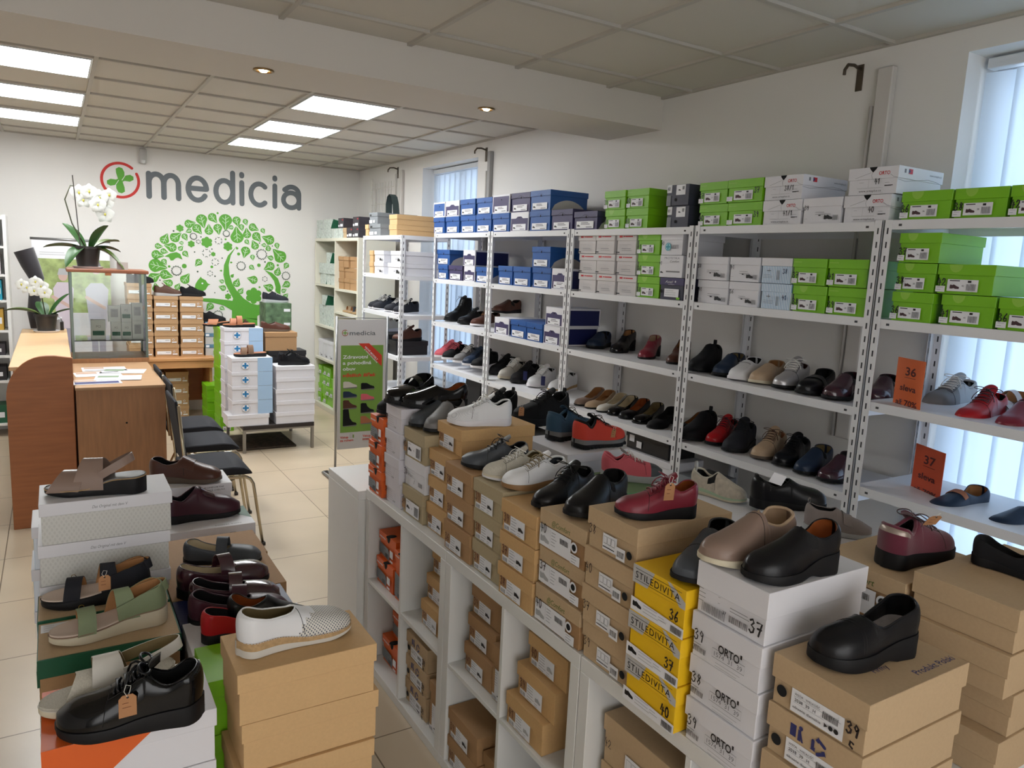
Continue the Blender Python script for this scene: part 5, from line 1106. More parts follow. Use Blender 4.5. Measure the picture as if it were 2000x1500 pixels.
# rear row
def rear(st, x, y0, y1, top, n, L, name, num=None, base=IZ):
    h = (top-base)/n
    for i in range(n):
        lab = name if n == 1 else '%s, %s' % (name, 'upper one' if i == n-1 else ('lower one' if n == 2 else '%s from bottom' % nth(i)))
        sbox(st, x, (y0+y1)/2, base+i*h+.0004, y1-y0-.004, h-.0008, L, lab, num, 0, name if n > 1 else None)
rear('plain_white', 1.545, 2.095, 2.40, 1.04, 2, .29, 'wide white box under the red and navy hiking shoes')
rear('black_plain', 1.43, 2.42, 2.74, 1.03, 2, .30, 'black box under the black trail shoe')
rear('black_plain', 1.36, 2.76, 3.02, 1.0, 2, .30, 'black box behind the pale white stack', base=.756) if 0 else None
sg = hexm('sage_card', 120, 150, 110, .6); sty('sage', sg, sg, .03); rear('sage', 1.44, 1.72, 2.05, .98, 2, .30, 'sage green box under the pink hiking shoe')
sty('mint', hexm('mint_card', 40, 160, 100, .5), C['white'], .03, top=lambda F, W, L: (F.poly([(0, W), (L, W), (L, W*.86), (0, W*.9)], hexm('mint_card', 40, 160, 100, .5)), F.poly([(0, W*.55), (L*.3, W), (0, W)], hexm('mint_card', 40, 160, 100, .5))))
rear('mint', 1.48, 1.40, 1.70, 1.02, 2, .34, 'white and green box under the floral slip-on')
rear('plain_white', 1.50, 1.03, 1.385, 1.035, 2, .33, 'white box under the black clog and grey strap shoe')
rear('comfort', 1.475, .80, 1.015, 1.09, 3, .30, 'kraft Comfort box under the burgundy suede shoe')
rear('beige_plain', 1.50, .575, .792, 1.125, 5, .30, 'beige box in the tall stack under the black clog heel', base=.0+IZ-.0) if 0 else None
zz = 0.0
for i in range(4): sbox('beige_plain', 1.475+[0, .03, -.01, 0][i], .69, IZ+i*.0887+.0004, .20, .0882, .36, 'beige cardboard box in the tall right stack, %s' % ['bottom', 'second from bottom', 'third from bottom', 'top'][i], None, 0, 'tall right stack of beige boxes')
# cells of the front row
def cell(y0, col, row): return y0+.038+(1-col)*(.322+.016), [.038, .393][row]
def incell(st, y0, col, row, items):
    """items: (offset from left wall, W, H, z above shelf, x set back, L, label, num)"""
    yb, zb = cell(y0, col, row); yl = yb+.322
    for off, W, H, dz, dx, L, lab, num in items: sbox(st, 1.066+dx, yl-off-W/2, zb+dz+.0006, W, H-.001, L, lab, num, 0, 'boxes in the island cells')
incell('orange', 2.073, 0, 1, [(.02, .175, .108, 0, .02, .28, 'orange box in the top left cube, lower one', None), (.02, .175, .108, .108, .03, .28, 'orange box in the top left cube, upper one', None), (.21, .10, .20, 0, .02, .28, 'orange box standing on end in the top left cube', None)])
incell('orange', 2.073, 0, 0, [(.03, .175, .115, 0, .05, .28, 'orange box in the bottom left cube, lower one', None), (.06, .175, .11, .115, .08, .26, 'orange box in the bottom left cube, upper one', None)])
incell('golden', 2.073, 1, 1, [(.10, .19, .095, k*.095, .03+.02*k, .28, 'golden box marked %s in the second upper cube, %s' % (nm, w_), nm) for k, (nm, w_) in enumerate([('37', 'lowest'), ('38', 'middle'), ('39', 'highest')])])
incell('polish_r', 2.073, 1, 0, [(.004, .185, .095, k*.095, .02, .28, 'cardboard box with dark hole in the second lower cube, %s' % ['lowest', 'middle', 'highest'][k], '39') for k in range(3)])
incell('kraft', 2.073, 1, 0, [(.215, .09, .19, 0, .02, .28, 'cardboard box standing on end in the second lower cube', None)])
incell('kraft', 1.334, 0, 1, [(.05, .18, .097, k*.0975, .025+.01*k, .28, 'brown box marked %s in the third upper cube, %s' % (nm, w_), nm) for k, (nm, w_) in enumerate([('40', 'lowest'), ('39', 'middle'), ('39', 'highest')])]+[(.236, .08, .18, 0, .02, .28, 'brown box standing on end in the third upper cube', None)])
incell('kraft', 1.334, 0, 0, [(.004, .20, .10, k*.10, .0, .31, 'brown box in the third lower cube, %s' % ['lower one', 'upper one'][k], ['40', '39'][k]) for k in range(2)]+[(.21, .10, .16, 0, .02, .28, 'brown box standing on end in the third lower cube', None)])
incell('golden', 1.334, 1, 1, [(.02+.02*k, .19, .097, k*.0975, .0+.02*k, .29, 'golden box marked %s in the fourth upper cube, %s' % (nm, w_), nm) for k, (nm, w_) in enumerate([('41', 'lowest'), ('39', 'middle'), ('40', 'highest')])])
incell('beige', .595, 0, 1, [(.02, .25, .125, k*.125, .03, .30, 'beige box marked 42 in the fifth upper cube, %s' % ['lower one', 'upper one'][k], '42') for k in range(2)])

# ------------------------------------------------------------------ shoes on the island (heel px, toe px, height)
def S1(spec, h, t, z, lab, name='shoe', cat='shoe', L=None, shift=None): by_px(spec, h, t, z, lab, cat, None, name, shift, L)
S1(dict(kind='sneaker', upper='white', zones=('toe', 'perf_white', .70), sole='swhite', lacem='laced_white', lining='black', collarm='white', toe=2.5, seams=[.66], laces=4), (1000, 824), (876, 828), ZD, 'white perforated lace-up shoe on the golden box marked 39')
S1(dict(kind='slip', upper='greyd', sole='sblack', lining='blackt'), (905, 815), (803, 836), ZCc, 'dark grey slip-on loafer on the khaki box marked 45')
S1(dict(kind='slip', upper='grey', sole='sblack', lining='blackt'), (935, 825), (829, 848), ZCc, 'mid grey slip-on beside the dark grey loafer')
S1(dict(kind='loafer', upper='patent', sole='sblack', lining='orange'), (905, 785), (790, 797), ZB, 'black patent loafer with brown insole on the pale white stack')
S1(dict(kind='mary', upper='patent', sole='sblack'), (845, 775), (775, 795), ZB, 'black patent strap shoe on the pale white stack')
wshoe(dict(kind='slip', upper='blackm', sole='sblack', L=.25), (1.325, 2.735, 1.0895), PI, 'black slip-on shoe on top of the orange stack')
S1(dict(kind='sneaker', upper='blackm', sole='sblack', mid='sblack', lacem='blackt'), (985, 800), (925, 812), ZD-.06, 'black laced shoe behind the white perforated lace-up') if 0 else None
S1(dict(kind='lace', upper='greyd', sole='sblack', lacem='black', bow=1.2, zones=('heelpatch', 'grey'), tonguem='grey', toe=2.6), (1022, 876), (901, 897), ZE, 'dark grey lace-up shoe with black laces on the brown stack')
S1(dict(kind='sneaker', upper='creamt', sole='swhite', lacem='laced_white', lining='khaki', toe=2.5, mid='scream'), (1045, 905), (944, 934), ZF, 'cream textured lace-up shoe behind the white one')
S1(dict(kind='sneaker', upper='white', sole='sgum', mid='sgum', lacem='khaki', lining='greyd', toe=2.5, bow=1.3), (1100, 925), (980, 948), ZF, 'white lace-up shoe with brown sole and beige laces')
S1(dict(kind='lace', upper='black', sole='sblack', lacem='black', bow=1.3, toe=2.5), (1150, 965), (1040, 985), ZG, 'black leather lace-up shoe left of the black slip-on')
S1(dict(kind='slip', upper='black', sole='sblack', lining='blackt', toe=2.6, so=.44), (1215, 975), (1102, 998), ZH, 'black leather slip-on shoe on the top Comfort box')
S1(dict(kind='lace', upper='burg', sole='sblack', lining='orange', insole='orange', lacem='burg', toe=2.8, tb=[(0, .046), (.35, .034), (.65, .022), (1, .024)], lacer=.002, bow=1.2), (1362, 994), (1203, 1000), ZI, 'burgundy leather lace-up shoe with kraft tag on the beige stack')
S1(dict(kind='slip', upper='greyd', sole='sblack', lining='black', zones=('vamp', 'greyd', 2), toe=2.8, seams=[.5, .72]), (1440, 1065), (1312, 1122), ZJ, 'dark textured slip-on shoe on the yellow box')
S1(dict(kind='slip', upper='taupe', sole='scream', mid='scream', lining='beige', insole='tan', collar=.004, collarm='beige', toe=2.4, so=.42, zones=None), (1552, 1056), (1364, 1098), ZK, 'taupe leather slip-on with cream sole on the big white box')
S1(dict(kind='wedge', upper='black', sole='sblack', lining='orange', insole='orange', toe=2.5, zones='gusset'), (1637, 1112), (1448, 1122), ZK, 'black leather wedge slip-on with brown lining on the white box')
S1(dict(kind='wedge', upper='black', sole='sblack', lining='black', insole='greyf', toe=3.0, so=.56, rim=[(0, .064), (.3, .048), (.45, .040), (.56, .062)], top=[(0, .07), (.56, .062), (.68, .055), (.85, .045), (1, .024)], seams=[.70, .73], tb=[(0, .060), (.3, .048), (.6, .034), (1, .032)], rp=5), (1790, 1290), (1580, 1300), ZL, 'black leather clog with grey insole on the nearest cardboard stack')
# rear row shoes
S1(dict(kind='trail', upper='blackm', sole='sblack', mid='sblack', lacem='blackt', lugs=True), (1108, 838), (1000, 846), 1.031, 'black trail shoe on the black box with red edge')
S1(dict(kind='trail', upper='blackm', sole='sblack', mid='sblack', lacem='blackt'), (1015, 812), (935, 822), 1.031, 'black laced shoe behind the white perforated lace-up')
S1(dict(kind='trail', upper='navysu', sole='sblack', mid='sgrey', lugs=True, lacem='blackt', tab=False), (1075, 845), (1165, 838), 1.041, 'navy hiking shoe on the wide white box')
S1(dict(kind='trail', upper='redsu', sole='sblack', mid='sgrey', lugs=True, lacem='blackt', zones=('mud', 'redsu'), collarm='blackt', tonguem='blackt', tab=False), (1118, 870), (1220, 865), 1.041, 'red hiking shoe with black collar on the wide white box')
S1(dict(kind='trail', upper='pink', sole='slgrey', mid='slgrey', lacem='laced_white', zones=('cap', 'greyd'), collarm='pink', tonguem='greysu', tab=False), (1178, 925), (1290, 935), .981, 'pink hiking shoe with dark toe cap on the sage box')
S1(dict(kind='slip', upper='floral', sole='scream', mid='sgreen', lining='blackt', collar=.005, collarm='creamt', tab=True, tabm='cream', tabh=.034, L=.27), (1337, 972), (1457, 970), 1.021, 'beige floral slip-on with tall heel loop on the green box')
S1(dict(kind='slip', upper='black', sole='sblack', so=.5, rim=[(0, .072), (.1, .066), (.28, .048), (.4, .058), (.5, .078)], top=[(0, .08), (.5, .078), (.64, .062), (.8, .05), (.9, .042), (1, .02)], zones=None, tab=True, tabh=.01), (1468, 988), (1612, 986), 1.036, 'black clog with white tag tucked in its opening')
S1(dict(kind='mary', upper='greysu', sole='slgrey', so=.46, rim=[(0, .085), (.2, .070), (.36, .07), (.46, .085)], top=[(0, .09), (.46, .085), (.6, .066), (.78, .05), (1, .02)], strap=(.62, .04, .07, .3), tab=True), (1570, 1044), (1703, 1050), 1.036, 'grey suede strap shoe behind the black wedge')
S1(dict(kind='sneaker', upper='plums', sole='sblack', mid='sblack', lacem='burgp', zones=('heelpatch', 'gold'), lining='blackt', tb=[(0, .044), (.6, .034), (1, .034)]), (1708, 1108), (1865, 1098), 1.091, 'burgundy suede sneaker with shiny heel patch on the Comfort box')
S1(dict(kind='mary', upper='blackm', sole='sblack', insole='nude', so=.62, strap=None), (1902, 1135), (2080, 1142), 1.127, 'black shoe with pale insole on the tall right stack')
# tags
def tag_at(u, v, y, *a): ptag(tuple(pick(u, v, y=y)), *a)
tag_at(1310, 944, 1.155, -.25, 'kraft price tag hanging on the burgundy leather lace-up', .040, .024, .1, .02)
tag_at(1200, 838, 1.985, -.3, 'small kraft price tag on the red hiking shoe', .034, .016, .3, .01)
tag_at(1019, 795, 2.40, -.3, 'kraft price tag on the black trail shoe', .036, .022, .1, .02)
tag_at(1830, 1008, .80, -.3, 'kraft price tag on the burgundy suede sneaker', .030, .032, .6, .01)
p = pick(1520, 934, y=1.22); t = thing('price_tag', 'white price tag tucked into the black clog', 'price tag', p, (.3, .3, -.5)); obj('card', MB().box(-.018, -.0005, -.018, .018, .0005, .012).mesh('c', paper), t)
# ------------------------------------------------------------------ left group of stacks
def lstack(st, x, y0, W, top, n, h, L, name, base=0, styles=None):
    for i in range(n):
        z = top-(i+1)*h; s = styles[i] if styles and i < len(styles) else st
        j = random.uniform(-.008, .008) if i else 0
        sbox(s, x+j, y0+W/2+abs(j)*.5, z+.0004, W, h-.0008, L, '%s, %s' % (name, 'topmost' if i == 0 else '%s from top' % nth(i)) if n > 1 else name, None, 0, name)
    bz = top-n*h
    return bz
lstack('orange_white', -.056, 1.453, .21, .80, 7, .1142, .298, 'orange and white shoe box in the nearest left stack')
lstack('kraft_plain', -.060, 1.672, .165, .70, 6, .1166, .296, 'kraft box hidden behind the orange and white boxes')
lstack('green_rim', -.069, 1.842, .192, .78, 6, .13, .298, 'kraft box with dark green rim under the sage sandal')
lstack('green_rim', -.071, 2.037, .160, .785, 6, .1308, .298, 'kraft box with dark green rim under the navy sandal')
lstack('v_box', -.060, 2.205, .19, 1.03, 9, .1144, .318, 'white patterned shoe box in the tall left stack')
lstack('stripe_white', -.086, 2.42, .17, .90, 7, .1285, .32, 'pale blue box behind the white patterned stack')
lstack('tan', .271, 1.398, .176, .89, 8, .1112, .286, 'tan shoe box in the stack under the perforated slip-on')
lstack('green_plain', .243, 1.579, .165, .785, 6, .1308, .29, 'lime green box in the stack behind the tan boxes')
lstack('plain_white', .240, 1.748, .17, .765, 6, .1275, .29, 'white box in the stack beneath the red shoe')
sty('indigo', C['dark'], C['navy'], .04); lstack('indigo', .238, 1.922, .17, .750, 6, .125, .29, 'dark blue box in the stack beneath the plum strap shoes')
lstack('kraft_plain', .238, 2.096, .27, .750, 6, .125, .31, 'wide kraft box in the stack beneath the plum strap shoes')
lstack('kraft_plain', .248, 2.37, .22, .742, 6, .1236, .31, 'kraft box in the stack beneath the grey strap shoe')
lstack('pece', .322, 2.83, .22, .68, 5, .136, .30, 'white and dark green PÉČE A POHODLÍ box')
lstack('komf', .300, 3.16, .21, .75, 6, .125, .30, 'white box with small dark print under the brown strap shoe')
# shoes there
S1(dict(kind='slip', upper='white', sole='cream', mid='scork', welt=.004, stitch=True, zones=('toe', 'perf_grey', .66), lining='khaki', insole='khaki', toe=2.3, W=.098, so=.50, rim=[(0, .060), (.1, .056), (.28, .044), (.42, .048), (.50, .060)], top=[(0, .07), (.5, .060), (.62, .050), (.8, .040), (.9, .032), (1, .014)], seams=[.54], tb=[(0, .036), (.3, .034), (.6, .020), (1, .020)]), (465, 1285), (683, 1228), .8905, 'pale grey slip-on with perforated toe on the tan stack', shift=.05)
S1(dict(kind='lace', upper='patent', sole='sblack', lining='blackt', lacem='black', lacer=.0028, bow=.9, toe=2.6, W=.104, tb=[(0, .044), (.4, .034), (.65, .024), (1, .024)], laces=4), (398, 1400), (108, 1452), .8005, 'black patent lace-up with kraft tag on the orange and white box', L=.28)
tag_at(249, 1357, 1.425, .05, 'kraft price tag hanging on the black patent lace-up', .047, .030, .12, .024)
SA = dict(kind='sandal', bands=[(.72, .70, .68, .045, .040), (.36, .40, .44, .068, .05, .035)], upper='green', lining='tan', sole='scream', rim='snude', cup=(.40, .062), back=(.46, .060, .098, -.01, .026), foot='nude', tb=[(0, .050), (.3, .044), (.6, .030), (1, .026)], buckle=(.72, -.028, .066))
S1(SA, (330, 1195), (95, 1255), .7805, 'sage green sandal with wide front strap', 'sandal', 'sandal', L=.285)
SN = dict(SA); SN.update(upper='navyn', sole='sblack', rim='sblack')
S1(SN, (295, 1145), (80, 1188), .7855, 'dark navy sandal with kraft tag', 'sandal', 'sandal', L=.285)
tag_at(204, 1124, 1.96, .1, 'kraft price tag hanging on the dark navy sandal', .040, .026, .1, .015)
S1(dict(kind='sandal', bands=[(.76, .64, .60, .052, .065, .05, 'creamt'), (.50, .52, .46, .078, .075, .05, 'cream')], upper='cream', lining='khaki', sole='scream', rim='cream', foot='creamt', back=(.40, .070, .10, -.06, .026)), (345, 1325), (74, 1390), .8005, 'cream open toe sandal behind the black patent shoe', 'sandal', 'sandal', L=.29)
S1(dict(kind='sandal', bands=[(.80, .70, .64, .055, .085, .06), (.56, .52, .46, .088, .085, .05)], upper='taupe', lining='taupe', sole='sblack', rim='scork', foot='grey', back=(.44, .065, .120, .12, .026), tb=[(0, .058), (.3, .052), (.6, .024), (1, .022)]), (288, 945), (85, 968), 1.0305, 'taupe open toe sandal on top of the white patterned stack', 'sandal', 'sandal', L=.285)
S1(dict(kind='slip', upper='brown', sole='sbrown', strap=(.52, .06, .08, .35), strapm='brown', toe=2.6, zones=None), (292, 935), (432, 935), .7505, 'brown leather shoe with strap at the back of the left group', L=.275)
S1(dict(kind='chelsea', upper='plum', sole='sblack', so=.42, rim=[(0, .060), (.1, .056), (.2, .048), (.32, .07), (.42, .096)], top=[(0, .09), (.42, .096), (.55, .078), (.7, .06), (.85, .048), (1, .02)], strap=(.56, .045, .09, .55), strapm='burgp', toe=2.8, tab=False), (320, 1035), (470, 1015), .6805, 'burgundy shoe with patent strap on the PÉČE A POHODLÍ box', L=.29)
MJ = dict(kind='mary', sole='sblack', lining='tanl', toe=2.9, W=.102, tb=[(0, .030), (.65, .020), (1, .022)], strap=(.50, .040, .080))
def mj(up, **k): d = dict(MJ); d.update(upper=up, **k); return d
S1(mj('greyd', lining='tanl'), (352, 1112), (510, 1092), .7425, 'grey leather strap shoe, farthest of the strap shoes', L=.275)
S1(mj('burgp'), (348, 1165), (525, 1128), .7505, 'plum patent strap shoe just before the grey one', L=.28)
S1(mj('burgp', lining='blackt'), (368, 1200), (540, 1165), .7505, 'plum patent strap shoe in the middle of the strap shoes', L=.27) if 0 else wshoe(mj('burgp', lining='blackt'), (.262, 2.135, .7505), -.06, 'plum patent strap shoe in the middle of the strap shoes')
wshoe(mj('plum', lining='blackt'), (.255, 2.015, .7505), -.08, 'dark plum strap shoe nearest to the red shoe')
wshoe(dict(kind='wedge', upper='black', sole='sblack', lining='orange', toe=2.4), (.30, 1.905, .7655), -.05, 'black wedge loafer with brown lining beside the red shoe')
wshoe(dict(kind='pump', upper='red', sole='sblack', lining='blackt', rim=[(0, .075), (.4, .05), (.6, .03), (.70, .034)]), (.262, 1.805, .7655), -.05, 'red leather shoe partly hidden behind the perforated slip-on')
# ------------------------------------------------------------------ shoes on the racks: toe pixel, tier height, turn
def R(spec, toe, z, turn, lab, L=.26, name='shoe', cat='shoe'):
    p = pick(*toe, z=z); a = PI+math.radians(turn+12); base = dict(BASE); base.update(KIND.get(spec.get('kind'), {})); base.update(spec)
    px = max(p.x, 2.625); py = p.y*px/p.x if p.x < 2.625 else p.y
    L *= 1.07; wshoe(spec, (px-math.cos(a)*L, py-math.sin(a)*L, z+.0006), a, lab, cat, None, name, L/base['L'])
Z4, Z3 = Z[2], Z[3]
BAL = [('taupe', 'tan', 'taupe brown'), ('beige', 'tan', 'light brown'), ('cream', 'tanl', 'cream'), ('patent', 'tanl', 'black patent pale-lined'), ('black', 'orange', 'black orange-lined'), ('patent', 'khaki', 'glossy black olive-lined'), ('blackm', 'blackt', 'matte black')]
for i, ((up, li, nm), (u, v)) in enumerate(zip(BAL, [(1128, 793), (1149, 799), (1172, 806), (1193, 812), (1216, 819), (1243, 828), (1272, 838)])):
    R(dict(kind='pump', upper=up, lining=li, insole=li), (u, v), Z4, 8, '%s ballerina pump, %s from left in the pump row' % (nm, nth(i)), .25, 'pump', 'pump')
R(dict(kind='slip', upper='navy', sole='sblack'), (1155, 682), Z3, 20, 'dark navy slip-on beside the white rimmed navy boxes', .24)
R(dict(kind='heel', upper='patent', sole='sblack'), (1201, 690), Z3, 18, 'black shoe with wedge heel on the ballerina rack', .25)
R(dict(kind='heel', upper='burg', sole='sblack', lining='beige'), (1257, 702), Z3, 22, 'burgundy block heel shoe on the ballerina rack', .24)
R(dict(kind='heel', upper='brown', sole='sblack', so=.6), (1313, 712), Z3, 20, 'brown strappy heel half hidden behind the rack post', .24)
R(dict(kind='chelsea', upper='blackm', sole='sblack', tab=True), (1358, 728), Z3, 14, 'black slip-on with heel loop, left end of the third tier', .27)
R(dict(kind='slip', upper='navy', sole='sblack', lining='khaki'), (1405, 737), Z3, 12, 'navy slip-on with round patch beside the white loafer', .25)
R(dict(kind='loafer', upper='white', sole='swhite', mid='swhite', strap=(.62, .006, .07, .7), strapm='silver'), (1436, 745), Z3, 10, 'white loafer with silver ornament on the third tier', .25)
R(dict(kind='loafer', upper='beige', sole='scream', lining='tan'), (1477, 752), Z3, 8, 'rose beige loafer right of the white loafer', .25)
R(dict(kind='lace', upper='silver', sole='sblack', lacem='laced_white', lining='brown'), (1524, 762), Z3, 8, 'silver lace-up shoe with white laces on the third tier', .25)
R(dict(kind='mary', upper='black', sole='sblack', so=.5, strap=(.56, .05, .09)), (1570, 773), Z3, 6, 'black strap shoe right of the silver lace-up', .25)
R(dict(kind='slip', upper='burgp', sole='sblack'), (1622, 785), Z3, 5, 'dark burgundy slip-on at the right end of the third tier', .25)
R(dict(kind='pump', upper='black', lining='tan', insole='tan'), (1318, 845), Z4, -4, 'black pump with tan lining, left end of the fourth tier', .24, 'pump', 'pump')
R(dict(kind='chelsea', upper='blackm', sole='sblack', tab=True), (1338, 868), Z4, 8, 'large black slip-on with heel loop on the fourth tier', .27)
R(dict(kind='lace', upper='red', sole='sblack', lacem='burgp'), (1390, 872), Z4, 10, 'red lace-up shoe with dark laces on the fourth tier', .25)
R(dict(kind='lace', upper='navyn', sole='sblack', lacem='blackt'), (1426, 886), Z4, 14, 'black suede lace-up right of the red one', .27)
R(dict(kind='lace', upper='beige', sole='sbrown', lacem='choc', lining='cognac'), (1480, 900), Z4, 8, 'tan and brown lace-up shoe on the fourth tier', .25)
R(dict(kind='lace', upper='black', sole='sblack', lacem='black'), (1523, 914), Z4, 6, 'black lace-up shoe right of the tan and brown one', .25)
R(dict(kind='slip', upper='navy', sole='sblack', lining='khaki', insole='tanl'), (1565, 930), Z4, 5, 'dark navy slip-on with pale lining on the fourth tier', .25)
R(dict(kind='slip', upper='burgp', sole='sblack'), (1611, 945), Z4, 2, 'burgundy slip-on at the right end of the fourth tier', .25)
R(dict(kind='slip', upper='burgp', sole='sblack'), (1708, 790), Z3, 10, 'dark plum slip-on half hidden behind the sign for 36', .25)
R(dict(kind='sneaker', upper='slgrey', sole='swhite', mid='swhite', lacem='laced_white', zones=('vamp', 'grey', .55)), (1815, 805), Z3, -10, 'grey and white sneaker right of the sign for 36', .26)
R(dict(kind='lace', upper='red', sole='sblack', lacem='burgp'), (1882, 833), Z3, -6, 'bright red lace-up shoe on the orange-sign rack', .25)
R(dict(kind='sandal', bands=[(.75, .72, .70, .05, .07), (.4, .45, .5, .075, .05)], upper='taupe', sole='sbrown', rim='sbrown', foot='taupe', cup=(.25, .05)), (1935, 825), Z3, -6, 'taupe sandal with cut-outs on the orange-sign rack', .25, 'sandal', 'sandal')
R(dict(kind='slip', upper='burg', sole='sblack', zones=None), (1965, 850), Z3, -2, 'burgundy slip-on at the right edge on the orange-sign rack', .25)
R(dict(kind='loafer', upper='navy', sole='sblack', lining='tan', insole='tan', strap=(.56, .02, .066, .5), strapm='cognac'), (1822, 1010), Z4+.0, -18, 'navy loafer with tan band in front of the sign for 37', .25)
R(dict(kind='loafer', upper='navy', sole='sblack', lining='tan', insole='tan'), (1938, 1045), Z4+.0, -22, 'plain navy loafer on the low tier at the right edge', .25)
# far racks
R(dict(kind='boot', upper='black', sole='sblack', lacem='black'), (872, 628), Z[3], 10, 'tall black lace-up ankle boot', .27, 'boot', 'boot')
R(dict(kind='chelsea', upper='black', sole='sblack'), (878, 632), Z[3], 6, 'low black shoe in front of the tall ankle boot', .25) if 0 else None
R(dict(kind='lace', upper='black', sole='sblack', lacem='black'), (898, 634), Z[3], 6, 'black lace-up shoe right of the tall ankle boot', .25)
R(dict(kind='lace', upper='brown', sole='swhite', lacem='tan'), (923, 638), Z[3], 4, 'brown lace-up shoe with pale sole on the ankle boot rack', .26)
R(dict(kind='slip', upper='brown', sole='sblack'), (966, 612), Z[3]+.1185, 4, 'brown shoe peeping above the boxes of the white sneaker rack', .25)
for i, (up, so_, nm, la) in enumerate([('pink', 'swhite', 'pink', 'pink'), ('blackm', 'swhite', 'black and pink', 'pink'), ('grey', 'swhite', 'grey', 'laced_white'), ('navy', 'swhite', 'navy', 'navy'), ('blackm', 'swhite', 'black with white sole', 'blackt')]):
    u = [853, 868, 890, 908, 925][i]; R(dict(kind='sneaker', upper=up, sole=so_, mid=so_, lacem=la), (u, 716+i*5), .93, 14, '%s running shoe, %s from left in the far sneaker row' % (nm, nth(i)), .26, 'sneaker', 'sneaker')
for i, (up, nm, u, v) in enumerate([('blackm', 'black', 962, 733), ('cream', 'off-white', 980, 742), ('blackm', 'black with navy tag', 1004, 750), ('white', 'white with navy tag', 1037, 758), ('white', 'white with yellow sole', 1078, 768)]):
    R(dict(kind='sneaker', upper=up, sole='scream' if i in (1,) else ('swhite' if i > 2 else 'sblack'), mid='scork' if i == 4 else None, lacem='laced_white' if up != 'blackm' else 'blackt'), (u, v), Z4, 14, '%s sneaker, %s from left on the white sneaker rack' % (nm, nth(i)), .27, 'sneaker', 'sneaker')
for i, (u, v) in enumerate([(1020, 742), (1055, 752)]):
    p = pick(u+6, v-14, x=2.66); t = thing('hang_tag', 'navy swing tag on the %s sneaker' % ['black', 'white'][i], 'tag', p, (0, 0, -.9), 'navy swing tags'); obj('card', MB().box(-.014, -.0006, -.05, .014, .0006, .01).mesh('c', C['navy']), t)
for i, (u, v, nm) in enumerate([(717, 598, 'leftmost'), (725, 600, 'second'), (748, 603, 'third'), (765, 606, 'fourth')]):
    p = pick(u, v, x=2.46); wshoe(dict(kind='sneaker', upper='navyn', sole='swhite', mid='sblack', lacem='laced_white'), (2.70, p.y, 1.2505), PI+.3, 'black and white sneaker, %s in the forward rack' % nm, 'sneaker', None, 'sneaker', .95)
wshoe(dict(kind='sneaker', upper='cream', sole='swhite', lacem='laced_white', mid='swhite'), (2.70, 6.35, 1.062), PI+.1, 'pale grey sneaker on the black box of the forward rack', 'sneaker', None, 'sneaker')
sbox('black_plain', 2.44, 6.2, .9005, .30, .16, .30, 'black shoe box under the pale grey sneaker')
sbox('black_plain', 2.45, 5.95, .9005, .17, .12, .30, 'black shoe box under the brown shoe on the forward rack')
wshoe(dict(kind='lace', upper='brown', sole='sblack', lacem='brown'), (2.71, 5.93, 1.0215), PI+.1, 'brown lace-up shoe near the post of the forward rack')
for i in range(4): sbox('plain_white', 2.45, 6.0, .5605+i*.08 if 0 else .2505+i*.075, .30, .074, .33, 'plain white box low in the forward rack, %s from bottom' % nth(i), None, 0, 'white boxes low in the forward rack')
# forward rack boxes
for k, (y, W, z, st, lab) in enumerate([(6.46, .09, 1.5755, 'tan', 'small tan box at the left on the second tier of the forward rack'), (6.46, .09, 1.6765, 'tan', 'small tan box stacked on another in the forward rack'), (6.27, .22, 1.5755, 'white_print', 'white printed box, lower left on the forward rack'), (6.27, .22, 1.6765, 'white_print', 'white printed box, upper left on the forward rack'), (5.90, .32, 1.5755, 'white_print', 'wide white box, lower right on the forward rack'), (5.87, .26, 1.6765, 'white_print', 'wide white box, upper right on the forward rack')]):
    sbox(st, 2.44, y, z, W, .10, .36, lab)
TF = 1.9055
for y, W, z, st, lab in [(6.56, .08, TF, 'tan', 'small tan box on top of the forward rack'), (6.36, .27, TF, 'grey_print', 'wide grey box on top of the forward rack'), (6.40, .20, TF+.101, 'grey_print', 'grey box stacked on the wide grey box'), (5.93, .17, TF, 'golden_plain', 'long tan box on top of the forward rack, lower one'), (5.93, .17, TF+.085, 'golden_plain', 'long tan box on top of the forward rack, upper one')]:
    sbox(st, 2.43 if st != 'golden_plain' else 2.425, y, z, W, .1 if st != 'golden_plain' else .084, .38 if st != 'golden_plain' else .42, lab)
t = thing('strap_loop', 'dark curved strap standing on the grey boxes by the grille', 'strap', (2.62, 6.42, TF+.2015)); pts = [(0, .11, 0), (0, .115, .09), (0, .08, .155), (0, .02, .175), (0, -.04, .15), (0, -.085, .09), (0, -.11, 0)]; pts = [(a, b*.8, c) for a, b, c in pts]
obj('strap', MB().grid([[(p[0]+dx, p[1], p[2]) for dx in (-.03, -.01, .01, .03)] for p in pts]).grid([[(p[0]+dx, p[1]*.96, p[2]-.004) for dx in (-.03, -.01, .01, .03)] for p in pts], flip=True).mesh('strap', hexm('dark_olive_strap', 48, 60, 58, .6), smooth=60), t)
t = thing('folded_chair', 'black board leaning below the far sneaker row', 'board', (2.70, 5.02, .1906), (0, -.0, 0)); obj('board', MB().prism([(-.16, 0), (.13, 0), (.15, .66), (-.09, .66)], -.01, .01, 'x').xf(Matrix.Rotation(.12, 4, 'Y')).mesh('board', C['black'], bevel=.003), t)
t.name = 'black_board'
